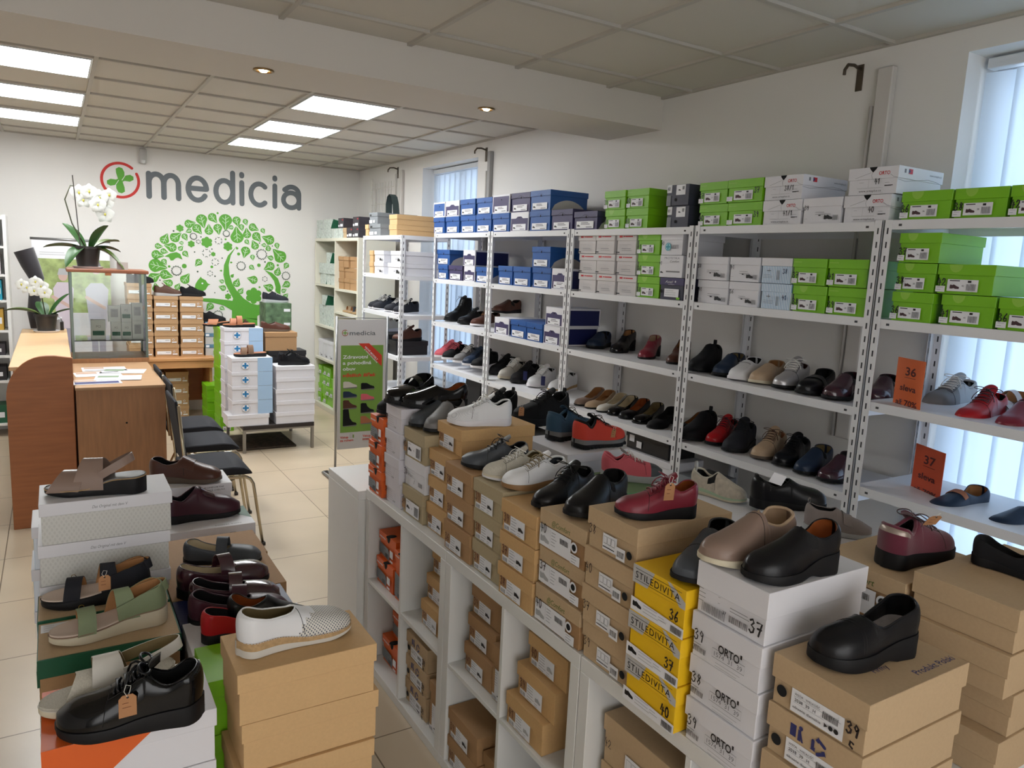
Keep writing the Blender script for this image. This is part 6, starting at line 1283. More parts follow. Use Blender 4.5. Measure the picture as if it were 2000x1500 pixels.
# cream shelf contents
def ccell(ytop, z0, st, cols, rows, W, H, lab, off=.01, L=.29, skip=()):
    for r in range(rows):
        for c in range(cols):
            if (c, r) in skip: continue
            sbox(st, 2.56+random.uniform(0, .02), ytop-off-W/2-c*(W+.004), z0+.0006+r*(H+.001), W, H, L, '%s, %s from left in row %d from below' % (lab, nth(c), r+1), None, 0, lab)
ccell(8.438, 1.40, 'green_grey', 5, 3, .12, .115, 'patterned green-white box in the upper cream cube', skip=((0, 2), (1, 2), (3, 2)))
ccell(8.438, .945, 'green_grey', 5, 3, .12, .110, 'patterned green-white box in the middle cream cube', skip=((0, 2), (2, 2), (3, 2)))
ccell(7.75, 1.375, 'kraft_plain', 4, 3, .155, .112, 'small kraft box in the right cream cube')
ccell(8.438, .05, 'green', 4, 4, .14, .105, 'lime box in the lowest cream cube', skip=((3, 3),))
ccell(8.438, .575, 'white_print', 3, 1, .17, .20, 'white box in the low cream cube')
for y, c, lab in [(7.60, 'beige', 'beige slide sandal on the right cream shelf, left one'), (7.46, 'greyd', 'dark sandal on the right cream shelf'), (7.32, 'taupe', 'taupe slide sandal on the right cream shelf, right one')]:
    wshoe(dict(kind='sandal', bands=[(.70, .62, .60, .05, .09)], upper=c, sole='scork', rim='scork', foot='beige'), (2.80, y, 1.1358), PI+.15, lab, 'sandal', None, 'sandal', .9)
TC0 = 1.9005
for k in range(7): sbox('green_grey', 2.545, 8.40-k*.128, TC0, .12, .10, .28, 'patterned green-white box on the cream shelf, lower row, %s from left' % nth(k), None, 0, 'patterned boxes on the cream shelf')
for k in range(4): sbox('green_grey', 2.545, 8.40-k*.128, TC0+.101, .12, .10, .28, 'patterned green-white box on the cream shelf, upper row, %s from left' % nth(k), None, 0, 'patterned boxes on the cream shelf')
sbox('beige_plain', 2.545, 7.505, TC0, .10, .10, .28, 'beige box between patterned and black boxes on the cream shelf')
for k, (y, z) in enumerate([(7.35, 0), (7.17, 0), (7.17, .101), (7.62, .101)]): sbox('black_print', 2.545, y, TC0+z, .17, .1, .30, 'charcoal box on the cream shelf, %s' % ['lower left', 'lower right', 'upper right', 'single one on patterned boxes'][k], None, 0, 'charcoal boxes on the cream shelf')
# sale signs on the orange-sign rack
sgm = hexm('sale_orange', 226, 106, 46, .5); sgm2 = hexm('sale_red_orange', 206, 78, 40, .5); acr = gc
for num, (u0, u1, v0, v1), z, m, lab in [('36', (1727, 1812, 700, 800), 1.2285, sgm, 'orange sale sign reading 36 sleva až 70%'), ('37', (1762, 1853, 868, 962), .8855, sgm2, 'red-orange sale sign reading 37 sleva až 70%')]:
    x = 2.66 if num == '36' else 2.78; a = pick(u0, v1, x=x); b_ = pick(u1, v1, x=x); wd = a.y-b_.y; y = (a.y+b_.y)/2; hh = .205 if num == '36' else .215
    ang = -.42; wd = wd/math.cos(ang)*.86
    t = thing('sale_sign', lab, 'sign', (x, y, z), ang, 'orange sale signs')
    obj('card', MB().box(-.001, -wd/2, .004, .001, wd/2, hh).mesh('card', m), t); obj('acrylic_foot', MB().box(-.02, -wd/2, 0, .05, wd/2, .003).mesh('foot', acr), t)
    F = Face(); dkr = hexm('sign_lettering', 84, 24, 30, .6)
    F.text(num, wd*.34, hh*.70, hh*.15, dkr, off=.02, w=wd*.38); F.rect(wd*.33, hh*.655, wd*.73, hh*.663, dkr); F.text('sleva', wd*.21, hh*.42, hh*.11, dkr, off=.02, w=wd*.58); F.text('až 70%', wd*.11, hh*.15, hh*.11, dkr, off=.02, w=wd*.78)
    obj('lettering', F.mesh('let', lambda a, b, e: (-.001-e, wd/2-a, b)), t)
# ------------------------------------------------------------------ banner stand
bx, by = 1.777, 5.39; bw = .38; t = thing('banner_stand', 'green and white medicia banner on a metal stand', 'banner', (bx, by, 0)); alu = hexm('aluminium', 150, 150, 150, .35, metal=.8)
for x in (0, bw+.02): obj('post', MB().tube([(x, 0, .02), (x, 0, 1.27)], .009, n=12).mesh('post', alu, smooth=True), t)
obj('top_rod', MB().tube([(0, 0, 1.262), (bw+.02, 0, 1.252)], .003, n=8).mesh('rod', alu, smooth=True), t)
for x in (0, bw+.02): obj('base_loop', MB().tube([(x, .22, .02), (x-.02, .24, .012), (x-.02, -.24, .012), (x, -.26, .012), (x+.02, -.24, .012), (x+.02, .24, .012)], .011, n=8, closed=True).mesh('loop', alu, smooth=True), t)
panel = obj('panel', MB().box(.012, -.003, .25, bw+.008, .003, 1.245).mesh('panel', hexm('banner_grey', 205, 203, 204, .5)), t)
F = Face(); bg_ = hexm('banner_green', 118, 158, 66, .5); W_ = bw-.004; k = 1.0
F.rect(.02, .13, W_-.02, .80, bg_)
F.stroke([(.05+.022*math.cos(a), .895+.022*math.sin(a)) for a in [.9+2*PI*i/22 for i in range(20)]], .005, hexm('ring_brown', 170, 95, 70, .5))
F.rect(.046, .878, .054, .912, bg_); F.rect(.033, .891, .067, .899, bg_)
F.text('medicia', .085, .878, .034, grey_l, off=.01, w=.205)
for s_, y in (('Zdravotní', .70), ('a pohodlná', .655), ('obuv', .61)): F.text(s_, .035, y, .026, paper, off=.02, w={'Zdravotní': .20, 'a pohodlná': .225, 'obuv': .10}[s_])
F.text('větších šířek', .035, .56, .026, hexm('banner_red', 205, 58, 36, .5), off=.03, shear=.2, w=.265)
rd = MATS['banner_red']; F.poly([(.155, .815), (.24, .815), (.345, .72), (.345, .635)], rd)
F.text('NOVÉ MODELY', .205, .785, .013, paper, off=.02, w=.145, rot=-.80); F.text('Z NOVÉ KOLEKCE', .20, .768, .010, paper, off=.02, w=.15, rot=-.80)
def bsh(x, y, w_, m, fl=False, tall=0):
    m = M[m]; P = [(0, .05), (.05, 0), (.3, .02), (.6, 0), (.95, 0), (1, .1), (.95, .2), (.7, .28), (.5, .4+tall*.2), (.4, .44+tall), (.1, .46+tall), (.0, .42+tall)]
    if fl: P = [(1-a, b) for a, b in P][::-1]
    F.poly([(x+a*w_, y+b*w_) for a, b in P], m); F.poly([(x+a*w_, y+b*w_-.004) for a, b in ([(0, .05), (.05, 0), (.95, 0), (1, .1)] if not fl else [(1, .05), (.95, 0), (.05, 0), (0, .1)][::-1])], M['sgrey'])
for c, items in ((.04, [('cream', .475, 0), ('navy', .40, 0), ('brown', .315, .15), ('black', .18, .75)]), (.18, [('black', .46, 0), ('pink', .375, 0), ('black', .275, .25), ('cognac', .19, .1)])):
    for m_, y, tl_ in items: bsh(c, y, .11, m_, tall=tl_)
F.text('Vstup', .02, .085, .018, rd, off=.02, w=.065); F.text('za rohem', .02, .06, .018, rd, off=.02, w=.105); F.text('Vstup', .20, .085, .018, rd, off=.02, w=.065); F.text('internet', .20, .06, .018, rd, off=.02, w=.10)
F.stroke([(.10, .085), (.10, .12), (.115, .12), (.115, .085), (.10, .085)], .002, inkg); F.rect(.12, .085, .13, .11, bg_)
obj('print', F.mesh('print', lambda a, b, e: (.014+a, -.003-e, .25+b), eps=.00006, top=99), panel)
# ------------------------------------------------------------------ low bench with boxes and shoes
t = thing('low_table', 'low black table on steel legs carrying stacked boxes', 'table', (1.32, 6.45, 0)); wenge = hexm('black_wood', 38, 30, 28, .5)
obj('table_top', MB().box(0, 0, .205, .61, .75, .24).mesh('top', wenge, bevel=.002), t)
for x, y in ((0, .005), (.585, .005), (0, .72), (.585, .72)): obj('leg', MB().box(x, y, 0, x+.025, y+.025, .205).mesh('leg', steel, bevel=.002), t)
obj('rail', MB().box(.025, .007, .19, .585, .027, .204).mesh('rail', steel), t)
rugm = mat('rug_fur', srgb(66, 56, 46), .95, var=.5, scale=30, bump=.6); t = obj('rug', MB().box(1.29, 6.55, .001, 1.80, 7.1, .02).mesh('rug', rugm, bevel=.004)); tag(t, 'dark patterned mat under the low black table', 'rug')
def fb(st, x, y, z, L, W, H, lab, grp=None, num=None): sbox(st, x, y+W/2, z, W, H, L, lab, num, 0, grp)
fb('cross_blue', 1.205, 6.46, .2405, .34, .21, .095, 'white shoe box, lowest under the blue cross boxes', 'boxes on the low table') if 0 else fb('plain_white', 1.195, 6.455, .2405, .345, .22, .10, 'plain white box under the front blue-cross boxes')
for i in range(4): fb('cross_blue', 1.235, 6.465, .3410+i*.1215, .335, .20, .121, 'white and blue cross box in the front stack, %s from bottom' % nth(i), 'blue cross boxes in front')
for i in range(5): fb('plain_white', 1.595+.004*(i % 2), 6.455, .2405+i*.1015, .34, .23, .101, 'plain white box stacked on the low table, %s from bottom' % nth(i), 'plain white boxes on the low table')
for i in range(7): fb('cross_blue', 1.225, 6.72, .2405+i*.1165, .325, .20, .116, 'white and blue cross box in the rear stack, %s from bottom' % nth(i), 'blue cross boxes in the rear')
for i in range(5): fb('black_plain' if i > 2 else 'plain_white', 1.60, 6.74, .2405+i*.1215, .34, .22, .121, '%s box in the right rear stack, %s from bottom' % ('black' if i > 2 else 'plain white', nth(i)), 'right rear stack on the low table')
fb('kraft_plain', 1.572, 6.74, .2405+5*.1215, .285, .21, .165, 'kraft box on top of the black boxes')
for i in range(8): sbox('green_plain' if i % 3 else 'green', 1.36, 7.36, .0005+i*.1245, .13, .124, .30, 'lime box in the tall back stack, %s from bottom' % nth(i), None, PI/2, 'tall back stack of lime boxes')
for i in range(3): sbox('green_plain', 1.315, 7.80, .0005+i*.1245, .13, .124, .30, 'lime box in the short back stack, %s from bottom' % nth(i), None, PI/2, 'short back stack of lime boxes')
for i in range(9): fb('camo_x' if 0 else 'camo', 1.745, 7.45, .0005+i*.1365, .25, .26, .136, 'green camouflage box, %s from bottom' % nth(i), 'green camouflage boxes') if i > -1 and 'camo' in STY else None
def bshoe(spec, x, y, z, a, lab, L=.27, name='shoe', cat='shoe'):
    base = dict(BASE); base.update(KIND.get(spec.get('kind'), {})); base.update(spec); wshoe(spec, (x, y, z), a, lab, cat, None, name, L/base['L'])
SLIDE = dict(kind='sandal', bands=[(.74, .68, .66, .05, .05), (.50, .50, .50, .07, .045)], upper='cognac', sole='sblack', rim='cognac', foot='cognac', lining='cognac', tb=[(0, .034), (1, .024)])
bshoe(SLIDE, 1.50, 6.80, .2405+7*.1165, PI, 'cognac brown slide sandal on the rear blue cross stack', .27, 'sandal', 'sandal')
SL2 = dict(SLIDE); SL2.update(upper='brownn', foot='cognac', rim='sbrown')
bshoe(SL2, 1.54, 6.56, .8275, PI, 'olive brown two-strap sandal on the front blue cross stack', .27, 'sandal', 'sandal')
bshoe(dict(kind='sneaker', upper='black', sole='sblack', mid='sblack', lacem='blackt', strap=(.6, .03, .06, .4)), 1.64, 6.55, .7490, 0, 'black strap shoe on the plain white boxes', .27)
bshoe(dict(kind='loafer', upper='brown', sole='sbrown'), 1.56, 6.85, .2405+5*.1215+.1655, .0, 'brown loafer on the kraft box', .26)
bshoe(dict(kind='sneaker', upper='navyn', sole='slgrey', mid='slgrey', lacem='laced_white'), 1.74, 7.56, .0005+9*.1365, 0, 'navy sneaker with grey sole on the camouflage boxes', .25, 'sneaker', 'sneaker')
bshoe(dict(kind='slip', upper='brownn', sole='sblack'), 1.45, 7.52, .9975, PI-.2, 'brown shoe on the tall lime stack', .25) if 0 else bshoe(dict(kind='sandal', bands=[(.7, .6, .55, .05, .1)], upper='cognac', sole='sblack', rim='sblack', foot='cognac', lining='cognac'), 1.42, 7.52, .9970, PI, 'dark slide sandal on the tall lime stack', .24, 'sandal', 'sandal')
# desk at the back wall with kraft boxes
wood = mat('beech_veneer', srgb(196, 142, 92), .45, var=.10, scale=6, aniso=(1, 1, 9)); woodl = mat('light_beech', srgb(214, 176, 132), .4, var=.07, scale=5, aniso=(1, 9, 1)); woodd = mat('cherry_panel', srgb(165, 102, 60), .45, var=.10, scale=5, aniso=(1, 1, 12)); woodt = mat('walnut_beech', srgb(168, 120, 82), .45, var=.12, scale=7, aniso=(8, 8, .8))
t = thing('desk', 'beech desk against the back wall carrying kraft boxes', 'desk', (.45, 7.98, 0))
obj('desk_top', MB().box(0, 0, .60, .915, .5, .635).mesh('dt', wood, bevel=.006), t); obj('apron', MB().box(.02, .012, .53, .90, .03, .60).mesh('ap', wood), t)
obj('side_panel', MB().box(.02, .03, 0, .045, .49, .60).mesh('sp', woodt), t); obj('back_panel', MB().box(.60, .46, .12, .895, .48, .60).mesh('bp', woodd), t); obj('side_panel', MB().box(.87, .06, 0, .895, .46, .60).mesh('sp', wood), t)
cols = [(1.175, 5, 'right'), (.935, 5, 'middle'), (.705, 6, 'left')]
for x, n, nm in cols:
    for i in range(n): sbox('back_kraft', x+random.uniform(-.004, .004), 8.12, .6355+i*.1205, .222, .12, .30, 'kraft box with white label, %s column on the desk, %s from bottom' % (nm, nth(i)), None, PI/2, 'kraft boxes on the back desk')
for i in range(3): sbox('blue_steel', 1.365, 8.14, .6355+i*.1155, .135, .115, .30, 'blue lidded box on the back desk, %s from bottom' % nth(i), None, PI/2, 'blue lidded boxes on the desk')
for i in range(4): sbox('back_kraft', 1.03, 8.16, .0005+i*.1175, .215, .117, .28, 'kraft box under the back desk, %s from bottom' % nth(i), None, PI/2, 'kraft boxes under the desk')
for i in range(4): sbox('back_kraft', .80, 8.16, .0005+i*.1165, .215, .116, .28, 'kraft box under the back desk beside another stack, %s from bottom' % nth(i), None, PI/2, 'kraft boxes under the desk')
bshoe(dict(kind='sneaker', upper='choc', sole='slgrey', mid='slgrey', laces=None, strap=(.55, .05, .09, .4)), .84, 8.22, 1.2385, -.1, 'brown strap shoe on the middle kraft column', .25)
bshoe(dict(kind='sneaker', upper='blackm', sole='sblack', mid='sblack', laces=None, strap=(.55, .05, .09, .4)), 1.08, 8.22, 1.2385, -.1, 'black strap shoe on the right kraft column', .24)
bshoe(dict(kind='sneaker', upper='blackm', sole='sblack', mid='sblack', laces=None), .60, 8.22, 1.3592, -.1, 'black shoe on the left kraft column', .24)
bshoe(dict(kind='chelsea', upper='blackm', sole='sblack'), 1.27, 8.2, .9825, -.1, 'black pointed shoe on the blue lidded boxes, left one', .24)
bshoe(dict(kind='sneaker', upper='blackm', sole='sblack', mid='sblack'), 1.40, 7.95, .3745, 0, 'black shoe on the short lime stack', .25) if 0 else None
for i in range(8): sbox('black_plain' if i > 5 else 'plain_white', 1.58, 7.40, .0005+i*.118, .135, .1175, .28, 'box in the stack left of the camouflage boxes, %s from bottom' % nth(i), None, PI/2, 'mixed stack left of the camouflage boxes')
bshoe(dict(kind='lace', upper='choc', sole='sblack', lacem='choc'), 1.47, 7.55, .9450, 0, 'chocolate brown shoe left of the camouflage boxes', .25)
# ------------------------------------------------------------------ counter, cabinet and plants
t = thing('counter', 'brown wood counter block with leaflets on top', 'counter', (.078, 5.10, 0))
obj('counter_top', MB().box(0, 0, .835, .497, 1.085, .852).mesh('ct', mat('counter_top_veneer', srgb(178, 140, 104), .5, var=.06, scale=6, aniso=(1, 8, 1)), bevel=.0015), t); obj('front_panel', MB().box(.004, .004, 0, .493, .022, .835).mesh('fp', woodt), t)
obj('side_panel', MB().box(.475, .022, 0, .493, 1.08, .835).mesh('sp', woodt), t); obj('side_panel', MB().box(.004, .022, 0, .022, 1.08, .835).mesh('sp', woodt), t); obj('lock', MB().lathe([(.001, .003), (.006, .002), (.006, 0)]).xf(Matrix.Translation((.27, .004, .62)) @ Matrix.Rotation(PI/2, 4, 'X')).mesh('lock', hole), t)
def curved():
    P = [(-.268, 0), (.072, 0), (.072, 1.03), (-.02, 1.045), (-.06, 1.045)]+[(-.06-.208*math.sin(a), .80+.245*math.cos(a)) for a in [PI/2*k/10 for k in range(1, 11)]]
    return P
t = obj('side_screen', MB().prism(curved(), 5.14, 5.165, 'y').mesh('arch', woodd, bevel=.003)); tag(t, 'rounded brown wood end panel of the sales desk', 'panel')
t = thing('sales_desk', 'light beech sales desk behind the rounded end panel', 'desk', (-.25, 5.17, 0))
obj('desk_top', MB().box(0, 0, .955, .322, 2.30, .98).mesh('dt', woodl, bevel=.003), t); obj('body', MB().box(.02, .01, 0, .30, 2.28, .955).mesh('bd', woodt), t)
# leaflets
for i, (x, y, a, c, lab) in enumerate([(.20, 5.30, .05, blue_ink, 'blue and white leaflet lying at the front of the counter'), (.33, 5.42, -.12, paper, 'white leaflet in the middle of the counter'), (.22, 5.62, .08, paper, 'pale leaflet behind the blue and white one'), (.38, 5.72, -.2, paper, 'white leaflet at the right rear of the counter'), (.27, 5.85, .02, inkl, 'grey printed leaflet at the back of the counter')]):
    t = thing('leaflet', lab, 'leaflet', (x, y, .8525+.003*i if i < 2 else .8525), a, 'leaflets on the counter'); t.scale = (1.35, 1.35, 1); obj('paper', MB().box(-.10, -.07, 0, .10, .07, .0025).mesh('p', paper), t)
    F = Face(); F.rect(-.09, -.06, .09, -.03 if i else .0, c); F.rect(-.09, 0.005, 0, .06, [hexm('leaf_pic', 190, 160, 140, .5), hexm('leaf_pic2', 130, 150, 120, .5)][i % 2]); F.lines(.01, .05, .07, 4, .012, inkg, .002); obj('print', F.mesh('pr', lambda a_, b_, e: (a_, b_, .0025+e)), t)
# glass cabinet
t = thing('display_cabinet', 'glass display cabinet with wooden top holding medicine boxes', 'cabinet', (.085, 6.20, 0))
obj('plinth', MB().box(0, 0, 0, .505, .42, .882).mesh('pl', woodt), t); obj('top_board', MB().box(-.012, -.012, 1.508, .517, .43, 1.532).mesh('tb', hexm('red_brown_wood', 140, 84, 56, .4), bevel=.004), t)
for x, y in ((.004, .004), (.485, .004), (.004, .40), (.485, .40)): obj('corner_post', MB().box(x, y, .883, x+.016, y+.016, 1.508).mesh('cp', hexm('green_grey_metal', 110, 125, 118, .35, metal=.5), bevel=.001), t)
obj('glass_front', MB().box(.022, .008, .885, .483, .012, 1.506).mesh('g', gc), t); obj('glass_side', MB().box(.008, .022, .885, .012, .398, 1.506).mesh('g', gc), t); obj('glass_side', MB().box(.493, .022, .885, .497, .398, 1.506).mesh('g', gc), t); obj('glass_back', MB().box(.022, .408, .885, .483, .412, 1.506).mesh('g', gc), t)
obj('glass_shelf', MB().box(.014, .02, 1.008, .491, .40, 1.014).mesh('g', gc), t); obj('lock', MB().box(.23, -.008, 1.49, .27, .0, 1.508).mesh('l', woodd), t)
medw = hexm('medicine_white', 222, 226, 222, .5); medg = hexm('medicine_green', 20, 96, 72, .5)
def med(x, y, z, w_, h, lab, band=True):
    t = thing('medicine_box', lab, 'box', (x, y, z), 0, 'medicine boxes in the glass cabinet'); obj('carton', MB().box(0, 0, 0, w_, .07, h).mesh('c', medw, bevel=.0005), t)
    F = Face(); F.rect(w_*.1, h*.22, w_*.9, h*.45, medg) if band else F.rect(w_*.2, h*.3, w_*.8, h*.8, inkl); F.text('PCI', w_*.35, h*.62, h*.12, inkg, w=w_*.3); obj('label', F.mesh('l', lambda a, b, e: (a, -e, b)), t)
for i, (x, z, w_, h, bd) in enumerate([(.155, 1.0145, .095, .145, 1), (.285, 1.0145, .068, .13, 1), (.355, 1.0145, .068, .13, 1), (.355, 1.146, .068, .13, 1), (.426, 1.0145, .075, .14, 0), (.426, 1.156, .075, .13, 0), (.27, 1.146, .08, .12, 0)]):
    med(x+.06, 6.27, z, w_, h, ['large green-banded medicine box at the left of the cabinet shelf', 'green-banded medicine box, second on the cabinet shelf', 'green-banded medicine box, third on the cabinet shelf', 'green-banded medicine box stacked on the third', 'grey medicine box at the right of the cabinet shelf', 'grey medicine box, upper at the right of the cabinet', 'grey medicine box stacked in the middle of the cabinet'][i], bd)
t = thing('card_holder', 'small clear card holder on top of the cabinet', 'card holder', (.40, 6.32, 1.5325)); obj('holder', MB().box(0, 0, 0, .075, .004, .055).box(0, .004, 0, .075, .035, .004).mesh('h', hexm('frosted', 190, 180, 175, .4)), t)
leafm = hexm('orchid_leaf', 38, 78, 30, .4); leafm2 = hexm('orchid_leaf_olive', 78, 98, 40, .4); petal = hexm('white_petal', 214, 215, 210, .6); stemm = hexm('orchid_stem', 70, 72, 50, .6); potm = hexm('dark_pot', 46, 42, 40, .4); centre = hexm('petal_centre', 200, 190, 80, .6)
def orchid(x, y, z, sc, leaves, flowers, stake, lab):
    t = thing('orchid', lab, 'plant', (x, y, z)); t.scale = (sc, sc, sc)
    obj('saucer', MB().lathe([(.001, 0), (.07, 0), (.08, .012), (.076, .012), (.066, .004), (.001, .004)], n=28).mesh('sc', paper, smooth=40), t)
    obj('pot', MB().lathe([(.001, .005), (.052, .005), (.066, .11), (.072, .11), (.072, .125), (.066, .125), (.060, .10), (.001, .10)], n=28).mesh('pot', potm, smooth=40), t)
    for (az, ln, lift, droop, wd, m) in leaves:
        wd *= 1.35; rows = []; rows2 = []
        for i in range(11):
            f = i/10; r = .02+ln*f*math.cos(lift*(1-f*.2)); h = .11+ln*(math.sin(lift)*f-droop*f*f); wdt = wd*math.sin(PI*min(1, f*.82+.13))**.8*(1 if f < .97 else .2)
            for rr, o_ in ((rows, 0), (rows2, -.002)): rr.append([(r*math.cos(az)-s_*wdt*math.sin(az), r*math.sin(az)+s_*wdt*math.cos(az), h+.012*abs(s_)*wdt/.03+o_) for s_ in (-1, -.5, 0, .5, 1)])
        obj('leaf', MB().grid(rows).grid(rows2, flip=True).mesh('leaf', m, smooth=True), t)
    obj('stem', MB().tube([(0, 0, .1)]+stake, .0035, n=6).mesh('stem', stemm, smooth=True), t)
    for (fx, fy, fz, fr) in flowers:
        fr *= 1.15; fm_ = MB()
        for k in range(5):
            a = PI/2+2*PI*k/5; wd = fr*(.62 if k in (1, 4) else .42); rows = []
            for i in range(6):
                f = i/5; rr = fr*f; ww = wd*math.sin(PI*min(1, f*.8+.15)); rows.append([(fx+rr*math.cos(a)-s_*ww*math.sin(a), fy-.006-.012*f*(1-f)*2+.003*abs(s_), fz+rr*math.sin(a)+s_*ww*math.cos(a)) for s_ in (-1, 0, 1)])
            fm_.grid(rows)
        fo = obj('flower', fm_.mesh('fl', petal, smooth=True), t); obj('flower_centre', MB().lathe([(.001, -.008), (.005, -.004), (.005, .004), (.001, .008)], (fx, fy-.012, fz), 8).mesh('fc', centre, smooth=True), fo)
orchid(.215, 6.38, 1.5325, 1.28, [(PI-.1, .20, .25, .25, .032, leafm), (PI+.9, .16, .1, .75, .030, leafm), (-.5, .17, 1.15, .1, .042, leafm), (0.15, .16, .3, .35, .026, leafm), (-.35, .18, .2, .85, .030, leafm2), (2.3, .22, 1.0, .2, .026, leafm), (.5, .2, .6, .3, .03, leafm2)],
    [(-.03, -.02, .42, .042), (.02, -.03, .43, .040), (.07, -.03, .40, .042), (.10, -.02, .37, .040), (.06, -.04, .36, .040), (.095, -.03, .31, .044), (-.01, -.02, .38, .038), (.12, -.02, .42, .036)], [(-.07, 0, .25), (-.10, 0, .38), (-.07, 0, .46), (.02, 0, .44), (.10, 0, .38)], 'large white orchid in a dark pot on the glass cabinet')
t = thing('plant_stake', 'thin dark stake standing in the large orchid pot', 'stake', (.17, 6.33, 1.69)); obj('rod', MB().tube([(0, 0, 0), (-.03, 0, .50)], .0035, n=6).mesh('rod', hexm('dark_stake', 55, 48, 42, .6)), t)
p = pick(92, 638, z=.9805)
orchid(min(p.x, -.02), min(p.y, 7.2), .9805, 1.2, [(PI-.1, .24, .5, .35, .03, leafm2), (.3, .20, 1.05, .1, .03, leafm), (-.1, .16, .5, .15, .02, leafm), (1.9, .14, 1.0, .2, .03, leafm)], [(-.10, -.01, .30, .038), (-.06, -.02, .28, .036), (-.02, -.02, .31, .042), (.0, -.03, .27, .040), (-.05, -.02, .34, .036), (-.13, -.01, .32, .034)], [(-.02, 0, .25), (-.05, 0, .32), (-.12, 0, .31)], 'small white orchid on the beech sales desk')
# stocking leg, poster, things on the desk
p1 = pick(48, 488, y=7.3); p2 = pick(74, 545, y=7.3); p3 = pick(68, 600, y=7.3); p4 = pick(72, 650, y=7.3)
t = thing('stocking_leg', 'black stocking display leg behind the small orchid', 'leg display', (p2.x-.01, 7.42, .981)); pp = [Vector((q.x-p2.x, 0, q.z-.981)) for q in (p1, p2, p3, p4)]; pp[3].z = .01
obj('leg_form', MB().tube([pp[0], pp[0].lerp(pp[1], .5), pp[1], pp[1].lerp(pp[2], .6), pp[2].lerp(pp[3], .3), pp[3]], [.075, .068, .055, .045, .05, .035], n=16).mesh('leg', hexm('black_stocking', 34, 30, 36, .7, sheen=.3), smooth=60), t)
for i, (u, v, r, h, m, lab) in enumerate([(112, 640, .03, .13, inkl, 'clear jar on the sales desk beside the cabinet'), (123, 641, .022, .10, potm, 'small dark bottle on the sales desk')]):
    q = pick(u, v, z=.981); t = thing('bottle', lab, 'bottle', (max(min(q.x, .03), -.2), min(q.y, 7.35), .9805)); obj('glass_body', MB().lathe([(.001, 0), (r, 0), (r, h*.7), (r*.4, h*.85), (r*.4, h), (.001, h)]).mesh('b', m, smooth=40), t); obj('cap', MB().lathe([(.001, h*.97), (r*.5, h*.97), (r*.5, h*1.1), (.001, h*1.1)]).mesh('c', paper, smooth=40), t)
t = thing('roll_up_banner', 'white roll-up poster of two people outdoors beside the cabinet', 'poster', (-.18, 8.36, 0)); obj('top_bar', MB().tube([(0, 0, 1.742), (.66, 0, 1.742)], .012, n=10).mesh('bar', alu, smooth=True), t); obj('base', MB().box(0, -.06, 0, .66, .06, .05).mesh('base', alu, bevel=.004), t)
pn = obj('panel', MB().box(.01, -.002, .05, .65, .002, 1.735).mesh('p', paper), t); foli = mat('poster_foliage', srgb(150, 165, 105), .6, var=.4, scale=12); F = Face()
F.rect(.0, 1.05, .64, 1.56, foli); F.rect(0, .45, .64, 1.05, hexm('poster_haze', 205, 200, 205, .6)); F.lines(.06, 1.62, .3, 2, .02, inkl, .004)
skin = hexm('poster_skin', 195, 165, 155, .6); shirt = hexm('poster_shirt', 198, 186, 196, .6); shirt2 = hexm('poster_shirt_stripe', 184, 180, 194, .6); trou = hexm('poster_trousers', 150, 144, 160, .6)
for cx, top, m, s_ in ((.24, 1.44, shirt, .85), (.52, 1.52, shirt2, 1.0)):
    F.rect(cx-.06*s_, .5, cx-.005, .92, trou); F.rect(cx+.005, .5, cx+.06*s_, .92, trou); F.poly([(cx-.07*s_, .90), (cx+.07*s_, .90), (cx+.10*s_, 1.28*1.0), (cx+.05, 1.34), (cx-.05, 1.34), (cx-.10*s_, 1.28)], m); F.disc(cx, top-.04, .045*s_, skin, 16, 1.25); F.poly([(cx-.045, top-.03), (cx+.045, top-.03), (cx+.03, top+.03), (cx-.03, top+.03)], inkl if s_ < 1 else choc_m if 0 else inkg)
    F.stroke([(cx-.09, 1.2), (cx+.06, 1.1)], .03, skin)
obj('picture', F.mesh('pic', lambda a, b, e: (.01+a, -.002-e, b), eps=.0001, top=99), pn)
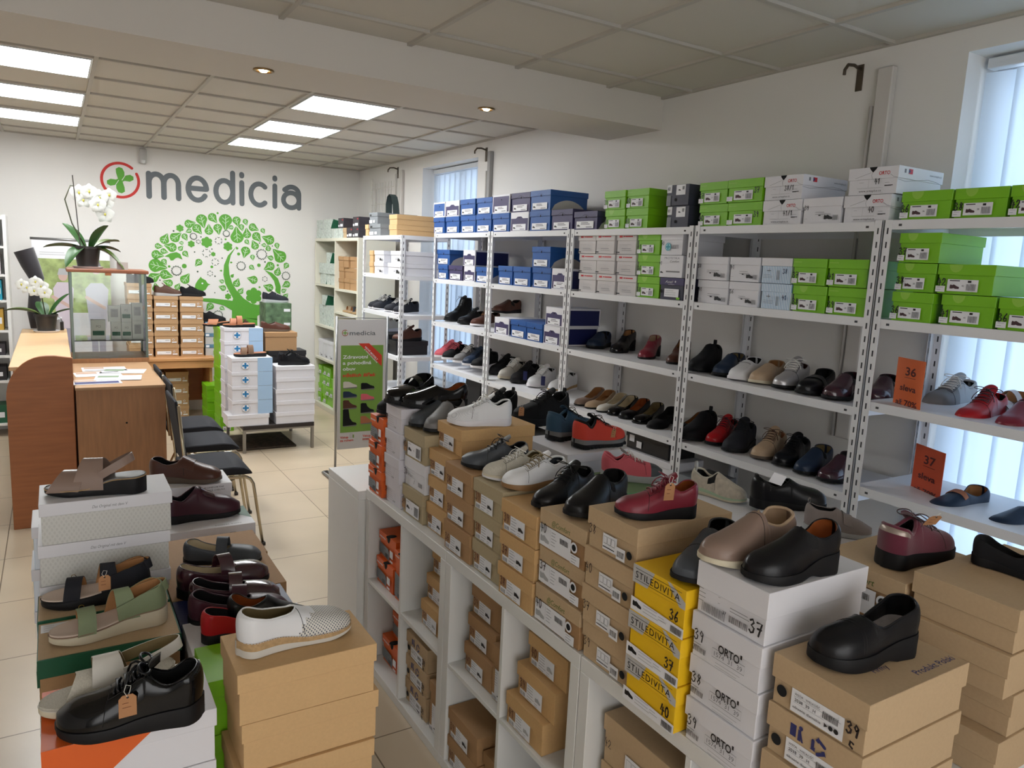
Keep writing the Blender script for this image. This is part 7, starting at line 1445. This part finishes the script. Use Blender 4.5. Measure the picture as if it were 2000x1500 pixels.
# white shelf at the left edge
wl = thing('wall_shelf', 'white shelf unit at the left edge holding boxes', 'shelf', (-1.02, 7.75, 0)); wz = [.12, .50, .72, .94, 1.20, 1.42, 1.66, 1.90]
obj('side_board', MB().box(.66, 0, 0, .685, .35, 1.92).mesh('s', whitel), wl); obj('side_board', MB().box(0, 0, 0, .025, .35, 1.92).mesh('s', whitel), wl); obj('back_panel', MB().box(.025, .33, 0, .66, .345, 1.92).mesh('s', whitel), wl)
for z_ in wz: obj('shelf_board', MB().box(.025, 0, z_-.02, .66, .33, z_).mesh('s', whitel), wl)
for i, (z_, w_, h, m, lab) in enumerate([(1.66, .10, .14, C['black'], 'black box on the upper tier of the left-edge shelf'), (1.42, .14, .17, C['greyw'], 'striped pale carton on the left-edge shelf'), (1.20, .05, .17, hexm('teal_binder', 30, 150, 175, .5), 'teal binder on the left-edge shelf'), (.94, .06, .18, hexm('ochre_carton', 190, 150, 60, .5), 'ochre carton on the left-edge shelf'), (.72, .14, .10, C['redblk'], 'dark folded textiles on the left-edge shelf'), (.50, .14, .12, C['black'], 'black carton low on the left-edge shelf'), (.12, .16, .16, C['dgreen'], 'dark green carton at the bottom of the left-edge shelf')]):
    t = thing('carton', lab, 'box', (-.39-w_, 7.78, z_+.0005)); obj('body', MB().box(0, 0, 0, w_, .2, h).mesh('b', m, bevel=.001), t); obj('label', MB().box(w_*.2, -.0006, h*.3, w_*.8, 0, h*.6).mesh('l', paper), t)
# ------------------------------------------------------------------ chairs
seatm = hexm('black_upholstery', 30, 31, 38, .85, bump=.3, scale=300); chrome = hexm('chrome_tube', 190, 178, 155, .18, metal=1)
def chair(x, y, lab, rz=0):
    t = thing('visitor_chair', lab, 'chair', (x, y, 0), rz, 'black chairs with chrome legs')
    prof = [(-.21, .455), (-.205, .475), (-.1, .482), (.1, .485), (.17, .478), (.215, .455), (.225, .435), (.20, .435), (-.2, .44)]
    obj('seat', MB().prism(prof, -.205, .205, 'y').mesh('seat', seatm, smooth=40, bevel=.006), t)
    bp = [(-.20, .50), (-.235, .70), (-.265, .88), (-.245, .885), (-.215, .70), (-.18, .50)]
    obj('backrest', MB().prism(bp, -.20, .20, 'y').mesh('back', seatm, smooth=40, bevel=.006), t)
    for s_ in (-1, 1):
        obj('side_frame', MB().tube([(-.24, s_*.205, .86), (-.20, s_*.21, .44), (-.10, s_*.21, .425), (.17, s_*.21, .425), (.205, s_*.212, .41), (.225, s_*.215, .38), (.285, s_*.225, .0)], .0105, n=10).mesh('fr', chrome, smooth=True), t)
        obj('leg', MB().tube([(.10, s_*.208, .42), (-.02, s_*.21, .36), (-.22, s_*.225, .0)], .0105, n=10).mesh('leg', chrome, smooth=True), t)
        obj('foot_cap', MB().box(.272, s_*.225-.014, 0, .30, s_*.225+.014, .02).mesh('fc', potm, bevel=.002), t)
    t.scale = (.84, .96, 1); return t
chair(.75, 4.53, 'black chair with chrome legs nearest in the row of three'); chair(.80, 5.12, 'black chair with chrome legs in the middle of the row'); chair(.80, 5.66, 'black chair with chrome legs farthest in the row')

if RESTM:
    o = obj('stacked_shoe_boxes', REST.mesh('stacked_boxes', RESTM, bevel=.001)); tag(o, 'remaining shoe boxes low in the stacks and deep in the shelves', 'shoe boxes'); o['kind'] = 'stuff'
